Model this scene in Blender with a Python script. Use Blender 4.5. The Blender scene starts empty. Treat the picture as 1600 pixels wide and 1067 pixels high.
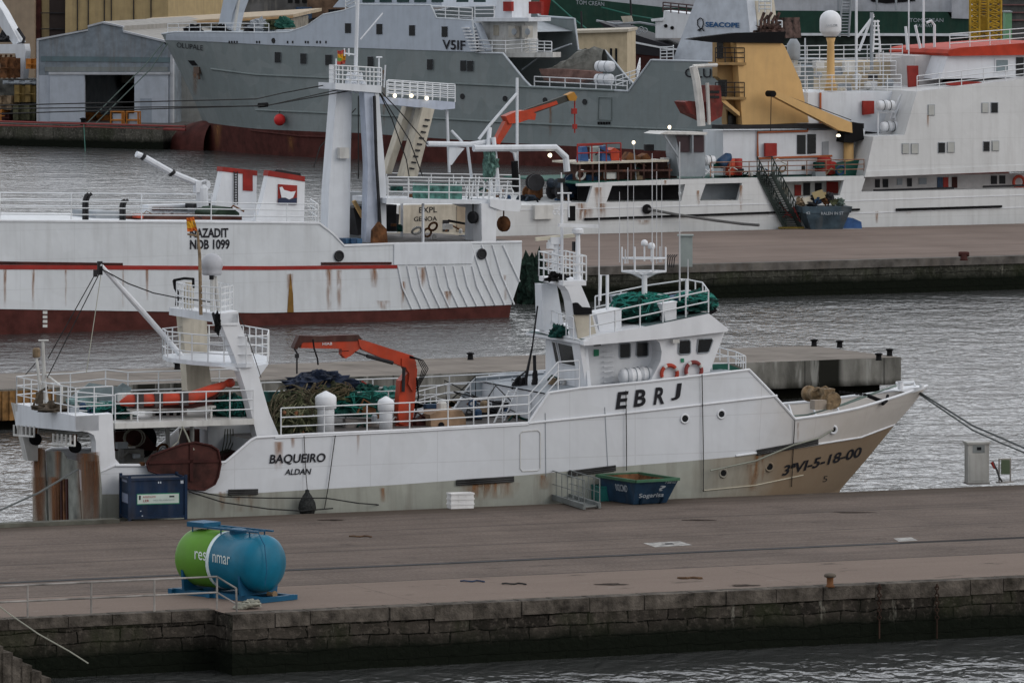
import bpy, math, random
from mathutils import Vector as V, noise as NZ
R = random.Random(7)
F, YH, H = 10000.0, -149.0, 21.8
C = bpy.context.scene.collection
Z = V((0, 0, 1))
BASE = {}

# ------------------------------------------------------------------ materials
MATS = {}
def mat(key, col, rough=.6, metal=0, var=.12, streak=0.0, rust=0.0, scale=1.2, bump=0.0, emit=0, dirt=(.12, .10, .08), spec=.2):
    if key in MATS: return MATS[key]
    m = bpy.data.materials.new(key); m.use_nodes = True; MATS[key] = m
    N = m.node_tree.nodes; L = m.node_tree.links
    b = N['Principled BSDF']
    b.inputs['Roughness'].default_value = rough; b.inputs['Metallic'].default_value = metal
    b.inputs['Specular IOR Level'].default_value = spec
    geo = N.new('ShaderNodeNewGeometry')
    def noise(sc, det=4, mp=None, rough_=.6):
        n = N.new('ShaderNodeTexNoise'); n.inputs['Scale'].default_value = sc; n.inputs['Detail'].default_value = det
        n.inputs['Roughness'].default_value = rough_
        if mp:
            k = N.new('ShaderNodeVectorMath'); k.operation = 'MULTIPLY'; k.inputs[1].default_value = mp
            L.new(geo.outputs['Position'], k.inputs[0]); L.new(k.outputs[0], n.inputs['Vector'])
        else: L.new(geo.outputs['Position'], n.inputs['Vector'])
        return n.outputs['Fac']
    def ramp(src, a, b_):
        r = N.new('ShaderNodeMapRange'); r.inputs[1].default_value = a; r.inputs[2].default_value = b_; L.new(src, r.inputs[0]); return r.outputs[0]
    def mix(fac, ca, cb, k=1.0):
        x = N.new('ShaderNodeMix'); x.data_type = 'RGBA'
        if k != 1.0:
            q = N.new('ShaderNodeMath'); q.operation = 'MULTIPLY'; q.inputs[1].default_value = k; L.new(fac, q.inputs[0]); fac = q.outputs[0]
        L.new(fac, x.inputs[0])
        for i, c in ((6, ca), (7, cb)):
            if isinstance(c, tuple): x.inputs[i].default_value = (*c, 1)
            else: L.new(c, x.inputs[i])
        return x.outputs[2]
    dk = tuple(c * (1 - var * 1.6) for c in col); lt = tuple(min(1, c * (1 + var * .5)) for c in col)
    cur = mix(ramp(noise(scale), .3, .7), dk, lt)
    if streak: cur = mix(ramp(noise(1.6, 3, (1.5, 1.5, .16)), .48, .75), cur, dirt, streak)
    if rust:
        cur = mix(ramp(noise(1.1, 5, (1.3, 1.3, .3)), .72 - rust * .25, .80), cur, (.20, .075, .025), min(1, .55 + rust * .4))
    L.new(cur, b.inputs['Base Color'])
    if bump:
        bp = N.new('ShaderNodeBump'); bp.inputs['Strength'].default_value = bump; bp.inputs['Distance'].default_value = .05
        L.new(noise(scale * 5, 5), bp.inputs['Height']); L.new(bp.outputs[0], b.inputs['Normal'])
    if emit:
        b.inputs['Emission Color'].default_value = (*col, 1); b.inputs['Emission Strength'].default_value = emit
    return m

WHITE = mat('white paint', (.64, .67, .71), .45, streak=.16, var=.05)
WHITEC = mat('clean white paint', (.70, .72, .75), .45, var=.05, streak=.1)
WHITER = mat('rust stained white paint', (.60, .60, .58), .5, streak=.35, rust=.25)
CREAMW = mat('weathered cream paint', (.50, .46, .38), .6, streak=.4, rust=.35)
RAILW = mat('white rail paint', (.66, .68, .70), .5, var=.1)
SHADEG = mat('grey paint', (.30, .33, .36), .55, streak=.2)
BLACK = mat('black rubber', (.010, .010, .011), .8, spec=.08)
DARK = mat('dark steel', (.028, .028, .031), .6, var=.3, rust=.1, spec=.15)
GLASS = mat('dark window glass', (.008, .010, .012), .2, var=.3, spec=.25)
ORANGE = mat('orange crane paint', (.46, .055, .022), .45, var=.2, streak=.3)
REDOX = mat('antifouling red', (.085, .026, .022), .7, var=.3, streak=.3, dirt=(.05, .02, .016), spec=.1)
DKRED = mat('dark red oxide', (.055, .016, .014), .75, var=.35, rust=.1)
RED = mat('red paint', (.30, .026, .02), .55, var=.2, streak=.15)
RUST = mat('rusty steel', (.16, .07, .03), .85, var=.5, scale=2.5, rust=.5)
NETG = mat('green net', (.012, .075, .062), .9, var=.6, scale=5, bump=.8)
NETO = mat('olive net', (.085, .095, .05), .95, var=.7, scale=7, bump=1)
NETB = mat('navy tarpaulin', (.02, .032, .065), .7, var=.5, scale=3, bump=.8)
DECK = mat('grey deck', (.13, .12, .115), .8, var=.4, rust=.2)
DECKG = mat('green deck', (.02, .10, .075), .7, var=.3)
ROPE = mat('rope', (.09, .10, .08), .9)
ROPEL = mat('pale rope', (.30, .30, .25), .9)
WIRE = mat('black wire', (.02, .02, .02), .7)
TAN = mat('rusted tan machinery', (.26, .19, .12), .75, var=.4, rust=.45, scale=3)
YEL = mat('buff yellow paint', (.60, .385, .165), .55, var=.06, streak=.12)
GREY3 = mat('grey hull paint', (.195, .228, .232), .5, var=.05, streak=.15)
BLUE = mat('blue steel', (.02, .06, .13), .5, var=.3, streak=.3)
INK = mat('black lettering', (.015, .015, .02), .6)
INKW = mat('white lettering', (.6, .62, .64), .6)
LAMP = mat('lit lamp', (1, .85, .6), .5, emit=2.2)

# ------------------------------------------------------------------ mesh builder
class MB:
    def __init__(s): s.v = []; s.f = []; s.m = []
    def add(s, vs, fs, mi=0):
        o = len(s.v); s.v += [V(p) for p in vs]; s.f += [tuple(o + i for i in f) for f in fs]; s.m += [mi] * len(fs); return s
    def hexa(s, p, mi=0):
        return s.add(p, [(0, 3, 2, 1), (4, 5, 6, 7), (0, 1, 5, 4), (1, 2, 6, 5), (2, 3, 7, 6), (3, 0, 4, 7)], mi)
    def obox(s, c, a, b, d, mi=0):
        c, a, b, d = V(c), V(a), V(b), V(d)
        return s.hexa([c - a - b - d, c + a - b - d, c + a + b - d, c - a + b - d, c - a - b + d, c + a - b + d, c + a + b + d, c - a + b + d], mi)
    def beam(s, a, b, w, h, side=None, mi=0):
        a, b = V(a), V(b); d = (b - a).normalized()
        sd = V(side).normalized() if side is not None else (d.cross(Z).normalized() if abs(d.z) < .95 else V((1, 0, 0)))
        up = sd.cross(d).normalized()
        return s.obox((a + b) / 2, (b - a) / 2, sd * w / 2, up * h / 2, mi)
    def tube(s, pts, r, n=6, mi=0, cap=True):
        pts = [V(p) for p in pts]; k = len(pts)
        rs = r if isinstance(r, (list, tuple)) else [r] * k
        vs = []; fs = []
        ref = None
        for i, p in enumerate(pts):
            d = (pts[min(i + 1, k - 1)] - pts[max(i - 1, 0)])
            d = d.normalized() if d.length > 1e-9 else V((1, 0, 0))
            if ref is None: ref = d.orthogonal().normalized()
            x = (ref - d * ref.dot(d))
            x = x.normalized() if x.length > 1e-6 else d.orthogonal().normalized()
            ref = x; y = d.cross(x)
            for j in range(n):
                t = 2 * math.pi * j / n + math.pi / n
                vs.append(p + (x * math.cos(t) + y * math.sin(t)) * rs[i])
        for i in range(k - 1):
            for j in range(n):
                fs.append((i * n + j, i * n + (j + 1) % n, (i + 1) * n + (j + 1) % n, (i + 1) * n + j))
        if cap: fs.append(tuple(range(n))[::-1]); fs.append(tuple((k - 1) * n + j for j in range(n)))
        return s.add(vs, fs, mi)
    def lathe(s, base, axis, prof, n=16, mi=0):
        base = V(base); ax = V(axis).normalized()
        return s.tube([base + ax * h for r, h in prof], [max(r, .001) for r, h in prof], n, mi)if False else s._lathe(base, ax, prof, n, mi)
    def _lathe(s, base, ax, prof, n, mi):
        x = ax.orthogonal().normalized(); y = ax.cross(x); vs = []; fs = []
        for r, h in prof:
            for j in range(n):
                t = 2 * math.pi * j / n; vs.append(base + ax * h + (x * math.cos(t) + y * math.sin(t)) * max(r, .0005))
        for i in range(len(prof) - 1):
            for j in range(n): fs.append((i * n + j, i * n + (j + 1) % n, (i + 1) * n + (j + 1) % n, (i + 1) * n + j))
        fs.append(tuple(range(n))[::-1]); fs.append(tuple((len(prof) - 1) * n + j for j in range(n)))
        return s.add(vs, fs, mi)
    def prism(s, pts, vec, mi=0):
        pts = [V(p) for p in pts]; vec = V(vec); n = len(pts)
        return s.add(pts + [p + vec for p in pts], [tuple(range(n)), tuple(range(2 * n - 1, n - 1, -1))] + [((i + 1) % n, i, n + i, n + (i + 1) % n) for i in range(n)], mi)
    def loft(s, rows, mi=0, flip=False):
        m = len(rows[0]); vs = [p for r in rows for p in r]; fs = []
        for i in range(len(rows) - 1):
            for j in range(m - 1):
                q = (i * m + j, i * m + j + 1, (i + 1) * m + j + 1, (i + 1) * m + j)
                fs.append(q[::-1] if flip else q)
        return s.add(vs, fs, mi)
    def torus(s, c, ax, R_, r, n=20, k=8, mi=0):
        c = V(c); ax = V(ax).normalized(); x = ax.orthogonal().normalized(); y = ax.cross(x); vs = []; fs = []
        for i in range(n):
            t = 2 * math.pi * i / n; d = x * math.cos(t) + y * math.sin(t)
            for j in range(k):
                q = 2 * math.pi * j / k; vs.append(c + d * (R_ + r * math.cos(q)) + ax * r * math.sin(q))
        for i in range(n):
            for j in range(k): fs.append((i * k + j, ((i + 1) % n) * k + j, ((i + 1) % n) * k + (j + 1) % k, i * k + (j + 1) % k))
        return s.add(vs, fs, mi)
    def blob(s, c, rad, amp=.25, fr=1.5, nu=28, nv=14, mi=0, flat=True):
        c = V(c); vs = []; fs = []; off = V((R.random() * 50, R.random() * 50, R.random() * 50))
        for i in range(nv + 1):
            ph = math.pi * i / nv
            for j in range(nu):
                t = 2 * math.pi * j / nu
                d = V((math.sin(ph) * math.cos(t), math.sin(ph) * math.sin(t), math.cos(ph)))
                k = 1 + amp * NZ.noise(d * fr * 2 + off) * 1.6 + amp * .6 * NZ.noise(d * fr * 6 + off)
                p = V((d.x * rad[0] * k, d.y * rad[1] * k, d.z * rad[2] * k))
                if flat and p.z < -.35 * rad[2]: p.z = -.35 * rad[2]
                vs.append(c + p)
        for i in range(nv):
            for j in range(nu): fs.append((i * nu + j, (i + 1) * nu + j, (i + 1) * nu + (j + 1) % nu, i * nu + (j + 1) % nu))
        return s.add(vs, fs, mi)
    def build(s, name, mats, parent=None, smooth=False, label=None, kind=None, origin=None):
        mats = mats if isinstance(mats, (list, tuple)) else [mats]
        if parent is not None: o0 = BASE[parent.name]
        elif origin is not None: o0 = V(origin)
        else:
            n = len(s.v); o0 = V((sum(p.x for p in s.v) / n, sum(p.y for p in s.v) / n, min(p.z for p in s.v)))
        me = bpy.data.meshes.new(name); me.from_pydata([p - o0 for p in s.v], [], s.f)
        for m in mats: me.materials.append(m)
        if len(mats) > 1: me.polygons.foreach_set('material_index', s.m)
        if smooth: me.polygons.foreach_set('use_smooth', [len(p) <= 4 for p in s.f])
        me.update()
        o = bpy.data.objects.new(name, me); C.objects.link(o); BASE[o.name] = o0
        if parent is not None: o.parent = parent
        else: o.location = o0
        if label: o['label'] = label
        if kind: o['kind'] = kind
        return o
def thing(name, label, cat, loc, group=None):
    o = bpy.data.objects.new(name, None); C.objects.link(o); o.location = V(loc); BASE[o.name] = V(loc)
    o.empty_display_size = .3
    o['label'] = label; o['category'] = cat
    if group: o['group'] = group
    return o
def solo(mb, name, m, label, cat, group=None, smooth=False):
    o = mb.build(name, m, None, smooth, label); o['category'] = cat
    if group: o['group'] = group
    return o
def setting(mb, name, m, smooth=False):
    return mb.build(name, m, None, smooth, None, 'structure')
def copy_thing(o, delta, label=None):
    r = o.copy(); C.objects.link(r); r.location = o.location + V(delta); BASE[r.name] = V(r.location)
    if label: r['label'] = label
    for ch in list(o.children):
        c = ch.copy(); C.objects.link(c); c.parent = r
        for g in ch.children:
            d = g.copy(); C.objects.link(d); d.parent = c
    return r

# ------------------------------------------------------------------ camera rays and ship frames
def onz(px, py, z=0.):
    D = F * (H - z) / (py - YH); return V(((px - 800) / F * D, D, z))
def atD(px, py, D): return V(((px - 800) / F * D, D, H - (py - YH) / F * D))
class Fr:
    def __init__(s, o, a, flip=False):
        a = math.radians(a); s.o = V((o[0], o[1], 0)); s.n = V((-math.sin(a), math.cos(a), 0)); s.u = V((math.cos(a), math.sin(a), 0))
        if flip: s.u = -s.u
    def P(s, px, py, w=0.):
        rx = (px - 800) / F; t = (w + s.o.dot(s.n)) / (rx * s.n.x + s.n.y); return V((rx * t, t, H - (py - YH) / F * t))
    def T(s, px, py, S):
        rx = (px - 800) / F; t = (S + s.o.dot(s.u)) / (rx * s.u.x + s.u.y); return V((rx * t, t, H - (py - YH) / F * t))
    def Q(s, px, z, w=0.):
        p = s.P(px, 0, w); p.z = z; return p
    def loc(s, p): d = p - s.o; return (d.dot(s.u), d.dot(s.n), p.z)
    def L(s, S, w, z): p = s.o + s.u * S + s.n * w; p.z = z; return p
    def S(s, px, w=0.): return s.loc(s.P(px, 0, w))[0]
    def poly(s, mb, pts, w0, w1, mi=0):
        f = [s.P(x, y, w0) for x, y in pts]; mb.prism(f, s.n * (w1 - w0), mi); return mb
    def box(s, mb, x0, y0, x1, y1, w0, w1, mi=0): return s.poly(mb, [(x0, y0), (x0, y1), (x1, y1), (x1, y0)], w0, w1, mi)
    def tube(s, mb, pts, r, n=6, mi=0):
        mb.tube([s.P(*p) for p in pts], r, n, mi); return mb
def interp(tab, x):
    if x <= tab[0][0]: return tab[0][1]
    for (a, b), (c, d) in zip(tab, tab[1:]):
        if x <= c: return b + (d - b) * (x - a) / (c - a) if c > a else d
    return tab[-1][1]
def rail(mb, pts, h=1.0, bars=3, step=1.2, r=.028, rp=None, sag=0, mi=0):
    """pts: world base points of a guard rail"""
    rp = rp or r
    for k in range(1, bars + 1):
        mb.tube([p + Z * h * k / bars for p in pts], r, 4, mi)
    for a, b in zip(pts, pts[1:]):
        n = max(1, round((b - a).length / step))
        for i in range(n + 1):
            if i == 0 and a is not pts[0]: continue
            p = a.lerp(b, i / n); mb.tube([p, p + Z * h], rp, 4, mi)
    return mb
def circle(c, ax, r, n=16):
    ax = V(ax).normalized(); x = ax.orthogonal().normalized(); y = ax.cross(x)
    return [V(c) + (x * math.cos(2 * math.pi * i / n) + y * math.sin(2 * math.pi * i / n)) * r for i in range(n)]
def letters(txt, p0, p1, h, surf, shear=0, bold=.012, sy=1.0):
    """flat letters mapped into the picture-space baseline p0-p1 (height h px) of a real surface"""
    cu = bpy.data.curves.new('t', 'FONT'); cu.body = txt; cu.size = 1; cu.offset = bold; cu.resolution_u = 3
    ob = bpy.data.objects.new('t', cu); C.objects.link(ob)
    dg = bpy.context.evaluated_depsgraph_get(); me = bpy.data.meshes.new_from_object(ob.evaluated_get(dg))
    xs = [v.co.x for v in me.vertices]; ys = [v.co.y for v in me.vertices]
    x0, x1 = min(xs), max(xs); y0 = min(ys) if txt == 'J' else 0; hh = max(ys) - y0
    mb = MB(); vs = []
    for v in me.vertices:
        u = (v.co.x - x0) / (x1 - x0); t = (v.co.y - y0) / hh
        vs.append(surf(p0[0] + (p1[0] - p0[0]) * u + shear * t * h, p0[1] + (p1[1] - p0[1]) * u - t * h))
    mb.add(vs, [tuple(p.vertices) for p in me.polygons])
    bpy.data.objects.remove(ob); bpy.data.curves.remove(cu); bpy.data.meshes.remove(me)
    return mb

def rust_mat():
    m = bpy.data.materials.new('rust streak'); m.use_nodes = True; N = m.node_tree.nodes; L = m.node_tree.links
    b = N['Principled BSDF']; b.inputs['Base Color'].default_value = (.27, .115, .035, 1); b.inputs['Roughness'].default_value = .9
    tc = N.new('ShaderNodeUVMap'); sp = N.new('ShaderNodeSeparateXYZ'); L.new(tc.outputs[0], sp.inputs[0])
    geo = N.new('ShaderNodeNewGeometry'); nz = N.new('ShaderNodeTexNoise'); nz.inputs['Scale'].default_value = 4
    k = N.new('ShaderNodeVectorMath'); k.operation = 'MULTIPLY'; k.inputs[1].default_value = (1.6, 1.6, .35); L.new(geo.outputs[0], k.inputs[0]); L.new(k.outputs[0], nz.inputs['Vector'])
    def M(op, a, b_):
        q = N.new('ShaderNodeMath'); q.operation = op; q.use_clamp = op == 'MULTIPLY'
        for i, c in enumerate((a, b_)):
            if isinstance(c, (int, float)): q.inputs[i].default_value = c
            elif c is not None: L.new(c, q.inputs[i])
        return q.outputs[0]
    e = M('SUBTRACT', 1, M('ABSOLUTE', M('MULTIPLY_ADD', sp.outputs[0], 2), None)) if False else None
    t = M('SUBTRACT', M('MULTIPLY', sp.outputs[0], 1.0), .5); t = M('ABSOLUTE', t, 0); t = M('SUBTRACT', 1, M('MULTIPLY', t, 1.99)); t = M('POWER', t, .8)
    v = M('POWER', M('MULTIPLY', sp.outputs[1], 1.0), .55)
    mr = N.new('ShaderNodeMapRange'); mr.inputs[1].default_value = .32; mr.inputs[2].default_value = .62; L.new(nz.outputs['Fac'], mr.inputs[0])
    a = M('MULTIPLY', M('MULTIPLY', t, v), mr.outputs[0])
    L.new(M('MULTIPLY', a, .85), b.inputs['Alpha']); return m
RSTREAK = rust_mat()
RHEAVY = rust_mat(); RHEAVY.name = 'heavy rust streak'; RHEAVY.node_tree.nodes['Principled BSDF'].inputs['Base Color'].default_value = (.21, .080, .024, 1)
for n_ in RHEAVY.node_tree.nodes:
    if n_.type == 'MAP_RANGE': n_.inputs[1].default_value = .15; n_.inputs[2].default_value = .45
def streaks(items, surf, parent, name='rust_stain', m=None):
    """items: (px_top, py_top, py_bottom, half width px)"""
    for x, y0, y1, hw in items:
        mb = MB(); uv = []
        n = 4
        rows = [[surf(x + (i - 1) * hw * (1 - .25 * j / n), y0 + (y1 - y0) * j / n) for i in range(3)] for j in range(n + 1)]
        mb.loft(rows)
        for j in range(n):
            for i in range(2):
                uv += [(i / 2, 1 - j / n), ((i + 1) / 2, 1 - j / n), ((i + 1) / 2, 1 - (j + 1) / n), (i / 2, 1 - (j + 1) / n)]
        o = mb.build(name, m or RSTREAK, parent)
        l = o.data.uv_layers.new(name='UVMap')
        for i, c in enumerate(uv): l.data[i].uv = c

# ------------------------------------------------------------------ hull loft
class Hull:
    def __init__(s, fr, B, s0, stem, top, kt=2.6, kw=1.7, zb=-.8, saft=None, aft=None, t_top=4.5):
        s.fr, s.B, s.s0, s.stem, s.kt, s.kw, s.zb, s.t_top = fr, B, s0, stem, kt, kw, zb, t_top
        s.aft = aft or (lambda S, t: 1.0)
        # top: list of (px,py) of near deck edge -> table of (S,z)
        tab = []
        s.topz = [(0, t_top)]
        for px, py in top:
            w = 0
            for _ in range(12):
                p = fr.P(px, py, w); S, _w, z = fr.loc(p); w = s.w(S, z)
            tab.append((S, z))
        s.topz = sorted(tab); s.saft = saft if saft is not None else s.topz[0][0]
    def hb(s, S, z):
        t = max(0, min(1, z / s.t_top)); st = interp(s.stem, z)
        k = s.kw + (s.kt - s.kw) * t
        h = s.B / 2 * s.aft(S, t)
        if S > s.s0:
            q = min(1, (S - s.s0) / (st - s.s0)); h *= (1 - q ** k)
        return h
    def w(s, S, z): return s.B / 2 - s.hb(S, z)
    def surf(s, px, py, off=-.02):
        w = 0
        for _ in range(14):
            p = s.fr.P(px, py, w); S, _w, z = s.fr.loc(p); w = s.w(S, z)
        return s.fr.P(px, py, w + off)
    def build(s, parent, mats, bound, nq=26, rows=9, side_n=40, name='hull'):
        """bound(S)-> z of paint boundary; mats [upper, lower]"""
        ss = set(round(a, 4) for a, b in s.topz if a > s.saft)
        n = side_n
        send = s.topz[-1][0]
        for i in range(n + 1): ss.add(round(s.saft + (s.s0 - s.saft) * i / n, 4))
        stt = interp(s.stem, s.topz[-1][1])
        for i in range(1, nq + 1): ss.add(round(s.s0 + (send - s.s0) * i / nq, 4))
        ss = sorted(ss)
        out = []; 
        for side in (-1, 1):
            mb = s.mb if side == 1 else MB(); s.mb = mb
            grid = []
            for S in ss:
                zt = interp(s.topz, S)
                q = (S - s.s0) / (interp(s.stem, zt) - s.s0) if S > s.s0 else None
                if S >= send - 1e-6 and q is not None: q = 1.0
                zbd = bound(S)
                if q is not None:
                    for _ in range(5): zbd = bound(s.s0 + q * (interp(s.stem, zbd) - s.s0))
                zbd = min(zbd, zt - .02)
                zs = [s.zb + (zbd - s.zb) * i / 4 for i in range(5)] + [zbd + (zt - zbd) * i / (rows - 4) for i in range(1, rows - 3)]
                col = []
                for z in zs:
                    Sr = S if q is None else s.s0 + q * (interp(s.stem, z) - s.s0)
                    t = max(0, min(1, z / s.t_top)); k = s.kw + (s.kt - s.kw) * t
                    h = s.B / 2 * s.aft(Sr, t) * (1 - min(1, q) ** k if q is not None else 1)
                    col.append(s.fr.L(Sr, s.B / 2 + side * h, z))
                grid.append(col)
            o = len(mb.v)
            mcol = len(grid[0])
            mb.v += [p for c in grid for p in c]
            for i in range(len(grid) - 1):
                for j in range(mcol - 1):
                    q_ = (o + i * mcol + j, o + (i + 1) * mcol + j, o + (i + 1) * mcol + j + 1, o + i * mcol + j + 1)
                    mb.f.append(q_ if side == -1 else q_[::-1]); mb.m.append(1 if j < 4 else 0)
            if side == -1: s.near = [c[-1] for c in grid]; s.a0 = grid[0]
            else: s.far = [c[-1] for c in grid]; s.a1 = grid[0]
        # transom
        o = len(mb.v); m = len(s.a0); mb.v += s.a0 + s.a1
        for j in range(m - 1): mb.f.append((o + j, o + j + 1, o + m + j + 1, o + m + j)); mb.m.append(1 if j < 4 else 0)
        ob = mb.build(name, mats, parent)
        return ob
    def deck(s, z, S0, S1, parent, m, name='deck', n=20, inset=.03):
        mb = MB(); a = []; b = []
        for i in range(n + 1):
            S = S0 + (S1 - S0) * i / n; zz = z(S) if callable(z) else z
            h = max(.01, s.hb(S, zz) - inset); a.append(s.fr.L(S, s.B / 2 - h, zz)); b.append(s.fr.L(S, s.B / 2 + h, zz))
        mb.loft([a, b]); 
        return mb.build(name, m, parent)
# ------------------------------------------------------------------ camera, sky, sun
cam = bpy.data.cameras.new('camera'); co = bpy.data.objects.new('camera', cam); C.objects.link(co)
co.location = (0, 0, H); co.rotation_euler = (math.pi / 2, 0, 0)
cam.sensor_width = 36; cam.lens = F / 1600 * 36; cam.shift_y = -(533.5 - YH) / 1600; cam.clip_start = 1; cam.clip_end = 6000
sc = bpy.context.scene; sc.camera = co
sc.view_settings.view_transform = 'Standard'; sc.view_settings.look = 'None'; sc.view_settings.exposure = 0.0; sc.view_settings.gamma = 1
w = bpy.data.worlds.new('World'); sc.world = w; w.use_nodes = True
N = w.node_tree.nodes; L = w.node_tree.links; bg = N['Background']
sky = N.new('ShaderNodeTexSky'); sky.sky_type = 'NISHITA'; sky.sun_disc = False
SUN_EL, SUN_AZ = math.radians(30), math.radians(118)
sky.sun_elevation = SUN_EL; sky.sun_rotation = SUN_AZ; sky.air_density = 1.0; sky.dust_density = 4.0; sky.ozone_density = 1.0
hs = N.new('ShaderNodeHueSaturation'); hs.inputs['Saturation'].default_value = .45
L.new(sky.outputs[0], hs.inputs['Color']); 
# overcast: a pale cloud layer over the clear sky
tcw = N.new('ShaderNodeTexCoord'); cn = N.new('ShaderNodeTexNoise'); cn.inputs['Scale'].default_value = 2.2; cn.inputs['Detail'].default_value = 5
kk = N.new('ShaderNodeVectorMath'); kk.operation = 'MULTIPLY'; kk.inputs[1].default_value = (1, 1, 3.5); L.new(tcw.outputs['Generated'], kk.inputs[0]); L.new(kk.outputs[0], cn.inputs['Vector'])
cr0 = N.new('ShaderNodeMapRange'); cr0.inputs[1].default_value = .3; cr0.inputs[2].default_value = .7; L.new(cn.outputs['Fac'], cr0.inputs[0])
cm = N.new('ShaderNodeMix'); cm.data_type = 'RGBA'; cm.inputs[6].default_value = (6.0, 6.3, 6.9, 1); cm.inputs[7].default_value = (8.6, 8.7, 8.9, 1); L.new(cr0.outputs[0], cm.inputs[0])
ov = N.new('ShaderNodeMix'); ov.data_type = 'RGBA'; ov.inputs[0].default_value = .8; L.new(hs.outputs[0], ov.inputs[6])
sx = N.new('ShaderNodeSeparateXYZ'); L.new(tcw.outputs['Generated'], sx.inputs[0])
gy = N.new('ShaderNodeMapRange'); gy.inputs[1].default_value = -1; gy.inputs[2].default_value = 1; gy.inputs[3].default_value = .80; gy.inputs[4].default_value = 1.62; L.new(sx.outputs[1], gy.inputs[0])
gm = N.new('ShaderNodeVectorMath'); gm.operation = 'SCALE'; L.new(cm.outputs[2], gm.inputs[0]); gz = N.new('ShaderNodeMapRange'); gz.inputs[1].default_value = .02; gz.inputs[2].default_value = .45; gz.inputs[3].default_value = 1.15; gz.inputs[4].default_value = 1.0; L.new(sx.outputs[2], gz.inputs[0])
fy = N.new('ShaderNodeMapRange'); fy.inputs[1].default_value = 0; fy.inputs[2].default_value = .7; L.new(sx.outputs[1], fy.inputs[0])
fz = N.new('ShaderNodeMix'); fz.data_type = 'FLOAT'; fz.inputs[2].default_value = 1.0; L.new(fy.outputs[0], fz.inputs[0]); L.new(gz.outputs[0], fz.inputs[3])
mg = N.new('ShaderNodeMath'); mg.operation = 'MULTIPLY'; L.new(gy.outputs[0], mg.inputs[0]); L.new(fz.outputs[0], mg.inputs[1]); L.new(mg.outputs[0], gm.inputs['Scale']); L.new(gm.outputs[0], ov.inputs[7])
L.new(ov.outputs[2], bg.inputs[0]); bg.inputs[1].default_value = .115
sl = bpy.data.lights.new('sun', 'SUN'); sl.energy = .5; sl.angle = math.radians(30); sl.color = (1, .93, .86)
so = bpy.data.objects.new('sun', sl); C.objects.link(so)
dirv = V((math.sin(SUN_AZ) * math.cos(SUN_EL), math.cos(SUN_AZ) * math.cos(SUN_EL), math.sin(SUN_EL)))
so.rotation_euler = dirv.to_track_quat('Z', 'Y').to_euler(); so.location = (40, -40, 60)

# ------------------------------------------------------------------ node helper for the ground surfaces
def nodemat(key, fn, rough=.9):
    m = bpy.data.materials.new(key); m.use_nodes = True; MATS[key] = m
    N = m.node_tree.nodes; L = m.node_tree.links; b = N['Principled BSDF']; b.inputs['Roughness'].default_value = rough
    b.inputs['Specular IOR Level'].default_value = .04
    class K: pass
    k = K(); k.N = N; k.L = L; k.b = b
    uvn = N.new('ShaderNodeUVMap'); k.uv = uvn.outputs[0]
    def scale(vec, s):
        q = N.new('ShaderNodeVectorMath'); q.operation = 'MULTIPLY'; q.inputs[1].default_value = s; L.new(vec, q.inputs[0]); return q.outputs[0]
    def noise(s, det=5, sc=(1, 1, 1), r=.6):
        n = N.new('ShaderNodeTexNoise'); n.inputs['Scale'].default_value = s; n.inputs['Detail'].default_value = det; n.inputs['Roughness'].default_value = r
        L.new(scale(k.uv, sc), n.inputs['Vector']); return n.outputs['Fac']
    def rng(v, a, b_, c=0, d=1):
        r = N.new('ShaderNodeMapRange'); L.new(v, r.inputs[0])
        for i, x in enumerate((a, b_, c, d)): r.inputs[i + 1].default_value = x
        return r.outputs[0]
    def mt(op, a, b_=0, c_=None):
        q = N.new('ShaderNodeMath'); q.operation = op
        for i, c in enumerate((a, b_, c_)):
            if c is None: continue
            if isinstance(c, (int, float)): q.inputs[i].default_value = c
            else: L.new(c, q.inputs[i])
        return q.outputs[0]
    def mix(f, a, b_):
        x = N.new('ShaderNodeMix'); x.data_type = 'RGBA'
        for i, c in ((0, f), (6, a), (7, b_)):
            if isinstance(c, tuple): x.inputs[i].default_value = (*c, 1)
            elif isinstance(c, (int, float)): x.inputs[i].default_value = c
            else: L.new(c, x.inputs[i])
        return x.outputs[2]
    k.scale, k.noise, k.rng, k.mt, k.mix = scale, noise, rng, mt, mix
    sp = N.new('ShaderNodeSeparateXYZ'); L.new(k.uv, sp.inputs[0]); k.x, k.y = sp.outputs[0], sp.outputs[1]
    def bump(h, st=.4, d=.03):
        n = N.new('ShaderNodeBump'); n.inputs['Strength'].default_value = st; n.inputs['Distance'].default_value = d; L.new(h, n.inputs['Height']); L.new(n.outputs[0], b.inputs['Normal'])
    k.bump = bump
    L.new(fn(k), b.inputs['Base Color']); return m
def uvquad(name, quads, m, kind='structure', parent=None):
    """quads: list of ([4 world pts],[4 uvs])"""
    mb = MB(); uvs = []
    for p, t in quads: mb.add(p, [(0, 1, 2, 3)]); uvs += t
    o = mb.build(name, m, parent, kind=kind); l = o.data.uv_layers.new(name='UVMap')
    for i, c in enumerate(uvs): l.data[i].uv = c
    return o
def slab(fr, name, S0, S1, w0, w1, z, m, kind='structure'):
    return uvquad(name, [([fr.L(S0, w0, z), fr.L(S1, w0, z), fr.L(S1, w1, z), fr.L(S0, w1, z)], [(S0, w0), (S1, w0), (S1, w1), (S0, w1)])], m, kind)
def wallq(fr, S0, w0, S1, w1, z0, z1):
    a = fr.L(S0, w0, z0); b = fr.L(S1, w1, z0); ln = (b - a).length; c = V(b); c.z = z1; d = V(a); d.z = z1
    return ([a, b, c, d], [(S0 + w0, z0), (S0 + w0 + ln, z0), (S0 + w0 + ln, z1), (S0 + w0, z1)])

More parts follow.
